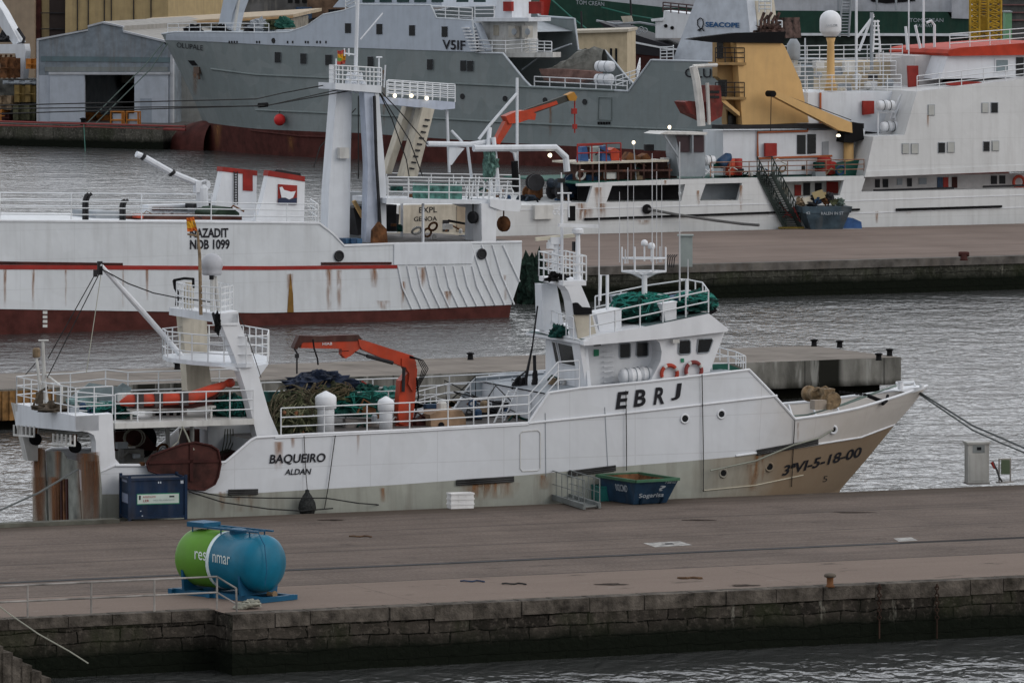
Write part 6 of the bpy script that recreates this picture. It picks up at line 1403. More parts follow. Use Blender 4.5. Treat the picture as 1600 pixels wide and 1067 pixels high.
part(F2, 'stern_leg', [(752, 318), (776, 319), (775, 380), (753, 380)], .4, 1.4, WHITEC, s2)
tubes(F2, 'pillar', [[(661, 318, 1), (661, 381, 1)], [(628, 318, 6), (628, 370, 6)]], .08, WHITE, s2)
part(F2, 'far_bulwark', [(604, 364), (740, 364), (740, 372), (604, 372)], 9.8, 9.9, CREAMW, s2)
part(F2, 'net_drum_guard', [(605, 320), (620, 320), (618, 362), (604, 362)], 5, 6, DARK, s2)
part(F2, 'deck_box', [(605, 330), (624, 335), (622, 362), (606, 362)], 7, 8, DARK, s2)
tubes(F2, 'hanging_hose', [[(742, 330, 5), (740, 355, 5), (748, 362, 5)], [(700, 345, 6), (740, 352, 6), (745, 330, 6)]], .07, BLACK, s2)
for x, y, r in ((787, 350, .42), (739, 340, .33)):
    mb = MB(); mb.lathe(F2.P(x, y, .9), (F2.u + F2.n * .4), [(r * .8, -.12), (r, -.08), (r * .6, 0), (r, .08), (r * .8, .12)], 14); mb.beam(F2.P(x, y - 8, 1), F2.P(x, y - 22, 1), .08, .1); mb.build('warp_block', RUST if x > 760 else DARK, s2)

# ================================================================== white and buff ship at the far quay
o4 = FB.L(0, WB + 1.2, 0); F4 = Fr((o4.x, o4.y), 24.8); B4 = 11
HW4 = mat('ship four hull white', (.62, .635, .64), .5, streak=.14, var=.05, scale=.3)
plating(HW4, F4, 3, 1.6, .14)
s4 = thing('research_vessel', 'long white ship with a buff yellow funnel and crane, moored at the far quay', 'ship', F4.L(20, B4 / 2, 0))
# hull side built round its openings
part(F4, 'hull', [(618, 322), (640, 319), (836, 321), (903, 317), (1160, 313), (1344, 304), (1344, 300), (1640, 294), (1640, 400), (618, 400)], 0, B4, HW4, s4)
part(F4, 'side_plating', [(903, 287), (1042, 281), (1174, 278), (1350, 275), (1350, 281), (1042, 289), (903, 291)], 0, .3, HW4, s4)
for p in ([(926, 290), (957, 289), (947, 317.5), (918, 318)], [(1071, 287), (1103, 286), (1093, 315), (1064, 316)], [(1160, 285), (1213, 283), (1206, 311), (1153, 313)], [(1319, 281), (1352, 279), (1344, 305), (1312, 306)]):
    part(F4, 'side_plating', p, .01, .28, HW4, s4)
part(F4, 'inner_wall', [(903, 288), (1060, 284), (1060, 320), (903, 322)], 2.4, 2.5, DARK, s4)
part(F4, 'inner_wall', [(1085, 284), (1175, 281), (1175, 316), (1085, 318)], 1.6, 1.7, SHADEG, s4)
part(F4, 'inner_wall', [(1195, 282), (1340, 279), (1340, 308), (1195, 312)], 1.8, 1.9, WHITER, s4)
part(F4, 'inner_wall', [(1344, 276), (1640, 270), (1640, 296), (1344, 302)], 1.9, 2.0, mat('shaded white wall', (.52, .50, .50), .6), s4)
part(F4, 'main_deck', [(903, 286), (1350, 275), (1350, 277), (903, 288)], .1, B4 - .1, DECKG, s4)
for x0, x1, y0, y1, m in ((1242, 1252, 289, 306, RED), (1292, 1310, 284, 302, RED), (1222, 1232, 293, 308, CREAMW), (1256, 1266, 286, 307, DARK), (1274, 1284, 286, 304, DARK)):
    part(F4, 'inner_door', [(x0, y0), (x1, y0), (x1, y1), (x0, y1)], 1.74, 1.8, m, s4)
for x0, x1, m in ((1368, 1375, DARK), (1380, 1388, DARK), (1402, 1410, SHADEG), (1418, 1425, DARK), (1436, 1448, SHADEG), (1465, 1473, BLUE), (1474, 1482, RED), (1488, 1496, DKRED), (1549, 1558, DARK), (1562, 1571, DARK)):
    yt = 281 - (x0 - 1344) * .03; part(F4, 'inner_door', [(x0, yt), (x1, yt), (x1, yt + (13 if m in (DARK,) else 10 if m is SHADEG else 17)), (x0, yt + (13 if m is DARK else 10 if m is SHADEG else 17))], 1.84, 1.9, m, s4)
o = MB().torus(F4.P(1592, 285, 1.6), F4.n, .38, .1, 20, 8).build('life_ring', mat('life ring red', (.42, .06, .035), .6), None, True, 'red life ring hanging inside the side passage at the right edge of the photo'); o['category'] = 'life ring'
tubes(F4, 'passage_rail', [[(1365, 298, .3), (1490, 294, .3)], [(1536, 292, .3), (1640, 289, .3)]], .07, DARK, s4)
for p in ([(914, 341), (1200, 331), (1344, 326), (1344, 329), (1200, 334), (914, 344.5)], [(1401, 326), (1566, 321), (1566, 324.5), (1401, 330)]): part(F4, 'rubbing_strake', p, -.12, -.0, BLACK, s4)
for p in ([(640, 330), (903, 326), (1200, 318), (1640, 303), (1640, 304.2), (1200, 319.2), (903, 327.2), (640, 331.2)], [(1200, 338), (1640, 322), (1640, 323.3), (1200, 339.3)]): part(F4, 'hull_seam', p, -.03, -.0, WHITEC, s4)
streaks([(935, 293, 325, 9), (908, 318, 345, 10), (1091, 298, 325, 3), (915, 325, 345, 14), (940, 318, 342, 9), (1158, 290, 330, 3), (1005, 344, 352, 12), (1419, 327, 335, 6), (1040, 282, 290, 3), (1450, 180, 200, 2), (1370, 330, 350, 3)], lambda x, y: F4.P(x, y, -.012), s4)
# superstructure block
part(F4, 'accommodation_block', [(1351, 277), (1365, 214), (1413.5, 211), (1433, 143), (1640, 119), (1640, 266)], .02, B4 - .4, HW4, s4)
part(F4, 'block_edge', [(1351, 277), (1353, 268), (1640, 256), (1640, 266)], -.03, .02, HW4, s4)
CUR = mat('curtained window', (.42, .43, .41), .3)
for x0, x1, y0, y1, m in ((1451, 1460, 164.5, 180, CUR), (1535, 1544, 161.5, 176, CUR), (1549.5, 1559, 161, 176, GLASS), (1410.5, 1420, 225, 240, CUR), (1424.6, 1434.6, 225, 240, CUR), (1467, 1476.5, 223.6, 238.5, GLASS), (1481, 1491, 223, 238, CUR), (1537.5, 1546, 221.8, 236, GLASS), (1551, 1560.6, 221, 235.5, CUR)):
    wf = part(F4, 'window_frame', [(x0 - .8, y0 - .8), (x1 + .8, y0 - .8), (x1 + .8, y1 + .8), (x0 - .8, y1 + .8)], -.03, .02, SHADEG, s4)
    part(F4, 'window', [(x0, y0), (x1, y0), (x1, y1), (x0, y1)], -.06, -.03, m, s4).parent = wf
part(F4, 'bridge', [(1469, 124), (1482, 87), (1640, 84), (1640, 120)], 2.0, B4 - 2, WHITE, s4)
part(F4, 'bridge_roof', [(1481, 84), (1484, 78), (1500, 75), (1640, 65), (1640, 86), (1484, 88)], 1.6, B4 - 1.6, mat('red orange roof', (.42, .04, .016), .6, var=.2), s4)
wf = part(F4, 'window_frame', [(1555, 92), (1577, 92), (1577, 114), (1555, 114)], 1.95, 2.0, WHITEC, s4); part(F4, 'window', [(1557, 94), (1575, 94), (1575, 112), (1557, 112)], 1.92, 1.95, mat('pale blue glass', (.20, .25, .27), .2), s4).parent = wf
part(F4, 'bridge_door', [(1588, 90), (1600, 90), (1600, 119), (1588, 119)], 1.95, 2.0, GLASS, s4)
railf(F4, 'bridge_rail', [(1433, 143, .2), (1640, 119, .2)], .95, 3, 1.6, RAILW, s4)
part(F4, 'stowed_raft', [(1480, 130), (1486, 128), (1530, 128), (1536, 130), (1530, 133), (1484, 134)], .8, 1.2, RED, s4)
railf(F4, 'roof_rail', [(1484, 76, 1.9), (1640, 64, 1.9)], .9, 3, 1.4, RAILW, s4)
# deck house amidships
part(F4, 'deck_house', [(1130, 205), (1352, 203), (1340, 272), (1130, 274)], 2.2, 5, WHITE, s4)
part(F4, 'house_deck', [(1130, 196), (1350, 193), (1350, 201), (1130, 202)], 1.8, 3.4, DARK, s4)
part(F4, 'upper_house', [(1262, 145), (1430, 143), (1410, 212), (1262, 194)], 3.2, B4 - 1, WHITE, s4)
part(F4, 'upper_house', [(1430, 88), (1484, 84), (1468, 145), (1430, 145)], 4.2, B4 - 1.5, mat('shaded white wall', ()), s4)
part(F4, 'middle_house', [(1300, 97), (1408, 95), (1408, 142), (1300, 143)], 7.5, 10, mat('pale buff wall', (.50, .42, .30), .6, streak=.3), s4)
for p in ([(1246, 211), (1259, 211), (1259, 241), (1246, 241)], [(1262, 210), (1275, 210), (1275, 240), (1262, 241)]): part(F4, 'window', p, 2.14, 2.2, GLASS, s4)
for p, w_ in (([(1196, 224), (1214, 224), (1214, 244), (1196, 245)], 2.1), ([(1349, 158), (1366, 158), (1366, 178), (1349, 180)], 3.1), ([(1419, 103), (1435, 103), (1435, 142), (1421, 142)], 4.0), ([(1462, 93), (1473, 93), (1473, 113), (1462, 113)], 4.1)): part(F4, 'fire_box', p, w_ - .2, w_, RED, s4)
tubes(F4, 'red_piping', [[(1184, 245, 2.1), (1184, 207, 2.1), (1262, 205, 2.1), (1262, 200, 2.1)], [(1184, 248, 2.1), (1300, 244, 2.1)], [(1282, 145, 3.1), (1282, 195, 3.1)]], .07, mat('orange red pipe', (.40, .11, .04)), s4)
part(F4, 'door', [(1285, 222), (1295, 221), (1295, 250), (1285, 250)], 2.14, 2.2, SHADEG, s4)
for x, y, r in ((1288, 255, .45), (1283, 262, .4), (1296, 262, .45)): MB().lathe(F4.P(x, y + 12, 1.6), Z, [(r * .8, 0), (r, .1), (r, .75), (r * .7, .85)], 14).build('drum', RED, s4)
part(F4, 'green_winch', [(1300, 258), (1345, 250), (1350, 262), (1345, 276), (1300, 276)], 1.2, 2.0, DECKG, s4)
# buff funnel
part(F4, 'funnel', [(1150, 62), (1216, 62), (1226, 72), (1252, 130), (1264, 192), (1160, 196)], 2.4, 3.6, YEL, s4)
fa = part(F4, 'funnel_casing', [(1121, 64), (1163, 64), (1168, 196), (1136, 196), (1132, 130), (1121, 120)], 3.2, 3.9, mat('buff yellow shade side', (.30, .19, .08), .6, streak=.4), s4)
part(F4, 'funnel_top', [(1076, 62), (1092, 59), (1150, 52), (1228, 50), (1224, 68), (1120, 67)], 2.2, 2.9, BLACK, s4)
for p in ([(1121, 66), (1130, 66), (1130, 92), (1121, 92)], [(1144, 66), (1156, 66), (1156, 96), (1144, 96)], [(1123, 125), (1136, 125), (1136, 152), (1123, 152)], [(1150, 140), (1160, 140), (1160, 172), (1152, 172)], [(1138, 165), (1150, 170), (1150, 196), (1138, 196)]): part(F4, 'dark_opening', p, 3.1, 3.2, GLASS, s4)
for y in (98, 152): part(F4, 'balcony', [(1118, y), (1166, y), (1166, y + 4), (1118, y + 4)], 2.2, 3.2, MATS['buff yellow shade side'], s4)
part(F4, 'stair', [(1124, 156), (1130, 154), (1156, 176), (1156, 182)], 2.3, 3.0, YEL, s4)
railf(F4, 'balcony_rail', [(1118, 98, 2.3), (1163, 98, 2.3)], .9, 3, .7, DARK, s4); railf(F4, 'balcony_rail', [(1118, 152, 2.3), (1163, 152, 2.3)], .9, 3, .7, DARK, s4)
mb = MB()
for k in range(5): mb.tube([F4.P(1188 + 6 * k, 55, 3), F4.P(1189 + 6 * k, 34 - 3 * (k % 3), 3), F4.P(1194 + 6 * k, 20 + 5 * (k % 2), 3)], .10, 6)
mb.blob(F4.P(1202, 48, 3), (.8, .4, .35), .5); mb.build('exhaust_pipes', mat('sooty pipes', (.10, .06, .05), .8, var=.6, scale=3), s4)
# buff crane
bc = part(F4, 'crane_boom', [(1206, 143), (1214, 143), (1331, 192), (1332, 208), (1312, 204), (1208, 150)], 1.0, 1.6, YEL, s4)
MB().lathe(F4.P(1208, 147, 1.0), F4.n, [(.2, -.05), (.2, .7)], 12).build('sheave', BLACK, s4).parent = bc
part(F4, 'crane_cab', [(1322, 195), (1334, 191), (1348, 194), (1350, 218), (1330, 224), (1318, 222)], 1.2, 2.4, BLACK, s4)
mb = MB(); mb.lathe(F4.P(1326, 276, 1.8), Z, [(.45, 0), (.32, .2), (.32, 2.1)], 16); mb.build('crane_pedestal', YEL, s4, True)
tubes(F4, 'crane_wire', [[(1205, 150, 1), (1204, 205, 1)], [(1210, 143, 1.3), (1330, 188, 1.8)]], .025, WIRE, s4, 4)
MB().lathe(F4.P(1310, 212, 1), Z * -1, [(.09, -.08), (.15, .05), (.04, .09)], 12).build('floodlight', LAMP, s4)
# big satellite dome
mb = MB(); mb.lathe(F4.P(1298, 142, 4), Z, [(.42, 0), (.26, .7), (.22, 3.0), (.3, 3.3)], 16); mb.build('dome_pedestal', YEL, s4, True)
mb = MB(); mb.lathe(F4.P(1297.5, 50, 4), Z, [(.40, -.3), (.65, 0)] + [(.68, .05), (.68, .68)] + [(.68 * math.cos(a / 7 * 1.57), .68 + .66 * math.sin(a / 7 * 1.57)) for a in range(1, 8)], 28); mb.build('satellite_dome', WHITEC, s4, True)
letters('SAILOR', (1291, 42.5), (1309, 42), 4, lambda x, y: F4.P(x, y, 3.3)).build('lettering', SHADEG, s4)
mb = MB(); mb.lathe(F4.P(1240, 95, 5), Z, [(.35, 0), (.42, .3), (.42, 1.0), (.2, 1.35)], 16); mb.build('grey_dome', SHADEG, s4, True)
# liferafts and racks
for x, y, l in ((1384, 165, 'upper white liferaft canister beside the red fire box, on the ship with the buff crane'), (1390, 198, 'lower white liferaft canister before the white block, on the ship with the buff crane'), (1103, 251, 'white liferaft canister on a small rack left of the gangway and drums')):
    c = F4.P(x, y, 1.6); t = thing('liferaft_canister', l, 'liferaft', c - Z * .3, 'liferafts on the far quay ship'); a = F4.u
    MB().lathe(c - a * .55, a, [(.15, -.05), (.28, 0), (.3, .1), (.3, .5), (.33, .51), (.33, .6), (.3, .61), (.3, 1.0), (.28, 1.1), (.15, 1.15)], 16).build('canister', WHITEC, t, True)
    mb = MB(); mb.torus(c - a * .2, a, .31, .02, 16, 4); mb.torus(c + a * .25, a, .31, .02, 16, 4); mb.build('strap', BLACK, t)
tubes(F4, 'raft_rack', [[(1098, 257, 1.4), (1099, 278, 1.4)], [(1113, 257, 1.4), (1114, 278, 1.4)], [(1098, 262, 1.4), (1114, 276, 1.4)], [(1114, 262, 1.4), (1098, 276, 1.4)]], .06, WHITEC, s4)
tubes(F4, 'raft_rack', [[(1372, 175, 1.8), (1372, 212, 1.8)], [(1398, 172, 1.8), (1400, 212, 1.8)], [(1372, 176, 1.8), (1400, 176, 1.8)], [(1412, 150, 1.8), (1396, 185, 1.8)]], .06, WHITEC, s4)
for x, m, l in ((1141, 'ORANGE', 'orange drum standing on the deck behind the gangway, left one'), (1152, 'RED', 'red drum standing on the deck behind the gangway, right one')):
    mb = MB(); mb.lathe(F4.P(x, 274, 1.5), Z, [(.3, 0), (.33, .05), (.31, .1), (.31, .55), (.33, .6), (.31, .65), (.31, 1.0), (.28, 1.03)], 16); solo(mb, 'oil_drum', globals()[m], l, 'drum', smooth=True)
mb = MB(); mb.lathe(F4.P(1124, 258, 1.4), (F4.u * .5 + Z * .4), [(.3, 0), (.36, .2), (.3, .8), (.1, 1.0)], 14); solo(mb, 'blue_barrel', BLUE, 'tipped dark blue barrel between the white liferaft and the orange drum', 'barrel', smooth=True)
# aft cabin and working deck
part(F4, 'aft_cabin', [(1058, 208), (1102, 208), (1102, 276), (1062, 276), (1056, 240)], 1.2, 2.6, SHADEG, s4)
part(F4, 'cabin_window', [(1056, 212), (1078, 212), (1078, 238), (1064, 238)], 1.12, 1.2, mat('dark maroon glass', (.05, .03, .035), .2), s4)
part(F4, 'cabin_window', [(1081, 212), (1100, 212), (1100, 238), (1081, 238)], 1.12, 1.2, mat('dark maroon glass', ()), s4)
part(F4, 'cabin_roof', [(1030, 210), (1040, 206), (1106, 207), (1104, 211)], .8, 3.0, WHITER, s4)
tubes(F4, 'roof_strut', [[(1037, 210, 1), (1060, 245, 1)], [(1082, 207, .9), (1082, 240, 1)]], .07, SHADEG, s4)
for x, y in ((1046, 199), (990, 223)): MB().lathe(F4.P(x, y, 1.5), -F4.n, [(.07, -.1), (.12, 0), (.04, .03)], 10).build('floodlight', LAMP, s4)
tubes(F4, 'lamp_post', [[(990, 225, 1.7), (994, 284, 1.7)], [(1046, 200, 1.7), (1048, 208, 1.7)]], .04, SHADEG, s4)
BRN = mat('rusty brown framework', (.10, .05, .04), .8, var=.5, rust=.5)
part(F4, 'work_platform', [(902, 254), (1045, 250), (1045, 253), (902, 257)], 1.4, 5, CREAMW, s4)
part(F4, 'net_store', [(902, 257), (1045, 253), (1062, 284), (902, 286)], 3.2, 5, BRN, s4)
mb = MB()
for x in range(906, 1050, 20): mb.beam(F4.P(x, 256, 1.5), F4.P(x, 286, 1.5), .1, .1)
mb.beam(F4.P(903, 268, 1.5), F4.P(1050, 266, 1.5), .1, .12); mb.build('platform_frame', BRN, s4)
def deckpiece(pts, w0, w1, m, name='stowed_gear'): part(F4, name, pts, w0, w1, m, s4)
BL2 = mat('bright blue gear', (.04, .10, .25), .6, var=.3)
deckpiece([(906, 252), (910, 230), (917, 229), (920, 252)], 2, 2.6, BL2); deckpiece([(940, 252), (942, 229), (948, 228), (955, 252)], 2, 2.6, BL2); deckpiece([(926, 252), (926, 230), (938, 229), (938, 252)], 2.4, 2.8, mat('pale gear', (.35, .40, .38)))
deckpiece([(955, 251), (954, 235), (960, 231), (968, 236), (968, 251)], 2.2, 3.0, ORANGE); deckpiece([(1036, 252), (1036, 247), (1046, 247), (1046, 252)], 2, 2.4, WHITER); deckpiece([(975, 252), (985, 238), (1000, 246), (1012, 240), (1020, 252)], 2.4, 3.2, RUST); deckpiece([(1008, 226), (1022, 226), (1022, 236), (1008, 236)], 2.6, 2.8, DARK)
mb = MB(); rail(mb, [F4.P(902, 254, 1.5), F4.P(970, 252, 1.5)], 1.1, 2, .9, .04); mb.tube([F4.P(902, 228, 2), F4.P(942, 226, 2)], .05); mb.build('red_frame', RED, s4)
# dark machinery between hull stern and ship two
MACH = mat('dark blue machinery', (.035, .05, .07), .7, var=.6, scale=2, rust=.3)
for k in range(20):
    x = 818 + R.uniform(0, 82); y = 284 + R.uniform(0, 48); mb = MB(); c = F4.P(x, y, R.uniform(1.5, 5)); r = R.uniform(.2, .6)
    if k % 3: mb.lathe(c, F4.n + F4.u * R.uniform(-.5, .5), [(r, 0), (r, .12), (r * .4, .15), (r * .4, .7), (r, .75), (r, .85)], 14)
    else: mb.tube([c, c + F4.u * R.uniform(-1, 1) + Z * R.uniform(.4, 1.2), c + F4.u * R.uniform(-1.5, 1.5) + Z * R.uniform(0, 1)], .06, 5); mb.obox(c, F4.u * r * .7, F4.n * .2, Z * r * .6)
    mb.build('stern_machinery', [MACH, DARK, RUST, BLUE][k % 4], s4)
part(F4, 'stern_bulkhead', [(640, 318), (903, 284), (903, 322), (640, 325)], 6, 6.2, SHADEG, s4) if False else None
part(F4, 'stern_locker', [(836, 321), (865, 321), (865, 342), (836, 343)], -.3, .3, WHITER, s4)
part(F4, 'black_hatch', [(888, 322), (899, 322), (899, 345), (888, 345)], -.05, .0, BLACK, s4)
part(F4, 'stern_block', [(625, 321), (742, 319), (742, 365), (622, 365)], -.06, .0, CREAMW, s4)
part(F4, 'stern_door', [(714, 322), (740, 322), (740, 362), (714, 362)], -.12, -.06, mat('brown cream panel', (.33, .27, .20), .7, streak=.3), s4)
part(F4, 'stern_window', [(692, 344), (702, 344), (702, 362), (692, 362)], -.1, -.06, DARK, s4)
letters('EXPL', (655, 333), (683, 332), 9, lambda x, y: F4.P(x, y, -.08)).build('lettering', DARK, s4)
letters('GENOA', (647, 346), (683, 345), 7, lambda x, y: F4.P(x, y, -.08)).build('lettering', DARK, s4)
# upper rigging on the far quay ship
railf(F4, 'house_rail', [(1222, 145, 3.3), (1300, 143, 3.3), (1408, 142, 3.3)], 1.0, 4, .9, RAILW, s4)
railf(F4, 'house_rail', [(1222, 100, 6), (1300, 99, 6), (1410, 97, 6)], 1.1, 4, .9, RAILW, s4)
railf(F4, 'house_rail', [(1225, 120, 5), (1300, 120, 5), (1400, 118, 5)], .9, 3, 1.1, RAILW, s4)
railf(F4, 'deck_rail', [(1110, 277, .3), (1350, 272, .3)], .9, 3, 1.4, mat('rusty rail', (.30, .17, .12), .7, var=.4), s4)
for x, y0, y1, r in ((1338, 140, -5, .09), (1362, 110, 20, .12), (1420, 90, 0, .05), (1443, 90, -5, .08), (1258, 145, 60, .05), (1380, 142, 80, .04)): tubes(F4, 'mast', [[(x, y0, 5.5), (x, y1, 5.5)]], r, WHITE if r != .12 else SHADEG, s4, 6)
tubes(F4, 'mast_stay', [[(1342, 80, 5.5), (1364, 22, 5.5)], [(1338, 60, 5.5), (1365, 25, 5.5)], [(1418, 78, 5), (1415, 42, 5)], [(1438, 76, 5), (1430, 40, 5)], [(1460, 76, 4.5), (1460, 40, 4.5), (1455, 33, 4.5), (1448, 36, 4.5)]], .09, WHITE, s4)
mb = MB()
for y in range(34, 80, 7): mb.tube([F4.P(1364, y, 5.4), F4.P(1374, y, 5.4)], .05, 5)
mb.tube([F4.P(1364, 82, 5.4), F4.P(1367, 32, 5.4)], .06, 5); mb.tube([F4.P(1376, 82, 5.4), F4.P(1371, 32, 5.4)], .06, 5); mb.build('lattice_mast', WHITEC, s4)
for k in range(26):
    x = R.uniform(1225, 1400); y = R.uniform(88, 142); mb = MB(); c = F4.P(x, y, R.uniform(5, 7)); s_ = R.uniform(.15, .4)
    if k % 2: mb.obox(c, F4.u * s_, F4.n * .2, Z * s_ * .8)
    else: mb.lathe(c - Z * s_, Z, [(s_ * .7, 0), (s_, .1), (s_, s_), (s_ * .4, s_ * 1.5)], 10)
    mb.build('roof_fitting', [WHITEC, DARK, SHADEG, WHITER, CREAMW][k % 5], s4)
part(F4, 'ladder_way', [(1408, 148), (1413, 148), (1396, 186), (1391, 186)], 1.9, 2.1, RAILW, s4)
# red fast boat under its davit
t = thing('rescue_craft', 'red rescue craft hanging from a white davit left of the buff funnel', 'boat', F4.P(1105, 200, 1.5))
CRD = mat('dull dark red', (.17, .03, .025), .65, var=.4, streak=.5)
part(F4, 'hull', [(1070, 160), (1076, 158), (1130, 162), (1128, 182), (1110, 192), (1080, 178)], 1.5, 3, CRD, t)
part(F4, 'cabin', [(1106, 134), (1126, 134), (1128, 162), (1106, 162)], 1.7, 2.8, CRD, t)
for y in (142, 150): part(F4, 'window', [(1109, y), (1124, y), (1124, y + 4), (1109, y + 4)], 1.66, 1.7, GLASS, t)
tubes(F4, 'davit', [[(1083, 104, 1.3), (1088, 125, 1.3), (1094, 170, 1.3), (1096, 197, 1.3)]], .26, WHITER, s4, 6)
tubes(F4, 'davit', [[(1105, 130, 1.3), (1108, 195, 1.3)], [(1083, 104, 1.3), (1120, 102, 1.6)]], .12, WHITER, s4, 6)
# ---- hose, gangway, skip on the far quay
t = thing('mooring_hawser', 'thick grey hawser sagging from a black hull hole down to the far quay', 'hawser', onz(1188, 356, ZF))
tubes(F4, 'hawser', [[(1012, 327, -.1), (1060, 336, -.6), (1120, 345, -1.2), (1160, 350, -2), (1186, 352, -3)]], .09, mat('thick grey hawser', (.12, .12, .12), .9), t, 8)
mb = MB(); mb.blob(onz(1187, 357, ZF) + Z * .2, (.35, .3, .28), .3); mb.build('bollard_eye', DARK, t)
MB().lathe(F4.P(1011, 327, -.1), F4.n, [(.3, -.03), (.3, .05)], 16).build('hawse_hole', BLACK, s4)
t = thing('gangway', 'dark green lattice gangway sloping from the white ship down to the far quay', 'gangway', onz(1225, 358, ZF))
GG = mat('dark green gangway', (.045, .06, .055), .7, var=.4, rust=.3)
a, b = F4.P(1183, 270, 0), onz(1228, 357, ZF); wv = V((.9, .15, 0))
for k in (0, 1):
    mb = MB(); A1, B1 = a + wv * k, b + wv * k; mb.beam(A1, B1, .08, .25); mb.tube([A1 + Z * 1.0, B1 + Z * 1.0], .04, 5)
    for i in range(13): p = A1.lerp(B1, i / 12); mb.tube([p, p + Z * 1.0], .03, 4)
    for i in range(12): mb.tube([A1.lerp(B1, i / 12), A1.lerp(B1, (i + 1) / 12) + Z * 1.0], .025, 4)
    mb.build('side_truss', GG, t)
mb = MB()
for i in range(24): p = a.lerp(b, i / 24) + Z * .05; mb.beam(p, p + wv, .25, .04)
mb.build('tread', GG, t)
mb = MB(); mb.tube([b + Z * .5 - V((.3, 0, 0)), b + Z * .9, b + Z * .4 + wv, b + wv * .5 + Z * 1.3], .08, 6); mb.tube([b + Z * 1.6 - V((.4, 0, 0)), b + Z * .8 + V((.2, 0, 0)), b + Z * 1.2 + wv], .07, 6); mb.build('red_hose', mat('faded red hose', (.30, .05, .05), .7), t)
mb = MB(); c = onz(1236, 357, ZF); mb.obox(c + Z * .05, V((.8, 0, 0)), V((0, .6, 0)), Z * .04); solo(mb, 'ramp_plate', mat('dull yellow plate', (.28, .20, .04), .7, var=.4), 'dull yellow plate at the foot of the dark green gangway', 'plate')
c0 = onz(1256, 359, ZF); FJ = Fr((c0.x, c0.y), 12)
t = thing('scrap_skip', 'grey blue skip heaped with scrap on the far quay beside the dark gangway', 'skip', c0)
SKB = mat('grey blue skip', (.055, .085, .11), .6, var=.4, streak=.4, rust=.1)
s_ = c0.y / F
def jb(mb, x0, x1, y0, y1): mb.prism([V(FJ.P(x, y, 0)) for x, y in ((x0, y0), (x1, y0), (x1, y1), (x0, y1))], FJ.n * 1.8)
mb = MB(); mb.hexa([FJ.L(x * s_, y, ZF + z) for z, pts in ((0, ((13, .2), (64, .2), (64, 1.6), (13, 1.6))), (1.0, ((3, 0), (74, 0), (74, 1.9), (3, 1.9)))) for x, y in pts]); mb.build('body', SKB, t)
mb = MB(); mb.hexa([FJ.L(x * s_ - .0, y, ZF + z) for z, pts in ((1.0, ((-1, -.04), (76, -.04), (76, 1.94), (-1, 1.94))), (1.38, ((-3, -.06), (78, -.06), (78, 1.96), (-3, 1.96)))) for x, y in pts]); mb.build('upper_rim', SKB, t)
letters('RALEN IN ST', (1283, 336), (1318, 335.5), 4.5, lambda x, y: FJ.P(x, y, -.1), 0, .01).build('lettering', SKW, t); letters('42', (1259, 335), (1266, 335), 4, lambda x, y: FJ.P(x, y, -.1)).build('lettering', SKW, t)
scl = ['brown carton', 'tan timber offcuts', 'dark tangled scrap', 'grey scrap sheet', 'tan cushion', 'rusty scrap piece', 'dark wheel shaped scrap', 'olive sack', 'grey green scrap block']
for k, (x, y, r, m) in enumerate(((1252, 316, .28, TAN), (1262, 313, .25, CREAMW), (1268, 316, .35, DARK), (1276, 312, .32, BLUE), (1279, 305, .33, mat('tan scrap', (.35, .28, .15), .8)), (1290, 314, .25, RUST), (1294, 309, .32, DARK), (1303, 316, .22, NETO), (1312, 316, .25, mat('grey green scrap', (.12, .16, .14), .8)))):
    mb = MB(); c = FJ.P(x, y, .9)
    if k % 3 == 1: mb.obox(c, (r, .1, r * .3), (0, r, 0), (-.1, 0, r * .7)); mb.obox(c + V((.2, 0, .1)), (r * .8, 0, 0), (0, .1, 0), (0, 0, .08))
    else: mb.blob(c, (r, r, r * .9), .6, 2, 14, 8, flat=False)
    mb.tube([c - Z * r * 1.6, c], .05); solo(mb, 'scrap_piece', m, scl[k] + ' heaped on the grey blue skip, %s from the left' % ['first', 'second', 'third', 'fourth', 'fifth', 'sixth', 'seventh', 'eighth', 'ninth'][k], 'scrap', 'scrap heaped in the skip')
t = thing('covered_cart', 'low blue covered cart on the far quay right of the scrap skip', 'cart', onz(1332, 361, ZF)); FJ2 = Fr(FJ.P(1332, 360, .3)[:2], 12)
mb = MB(); mb.prism([FJ2.P(x, y, 0) for x, y in ((1316, 357), (1317, 347), (1323, 341), (1333, 341), (1346, 347), (1347, 357))], FJ2.n * 1.2); mb.build('cover', BL2, t)
mb = MB(); mb.prism([FJ2.P(x, y, -.05) for x, y in ((1315, 357), (1347, 357), (1347, 360), (1315, 360))], FJ2.n * 1.3); mb.build('base', SHADEG, t)

clutter('deck_fitting', 16, 1110, 1345, 256, 274, .8, 2.0, .15, .4, s4, F4)
clutter('deck_fitting', 14, 905, 1050, 240, 282, 1.6, 3.0, .15, .4, s4, F4)
clutter('deck_fitting', 12, 610, 740, 350, 378, 3.5, 8, .12, .35, s2, F2)
clutter('deck_fitting', 12, 210, 400, 325, 345, 2.5, 8, .12, .35, s2, F2)
clutter('platform_fitting', 12, 615, 800, 295, 312, 1.2, 4, .12, .3, s2, F2)
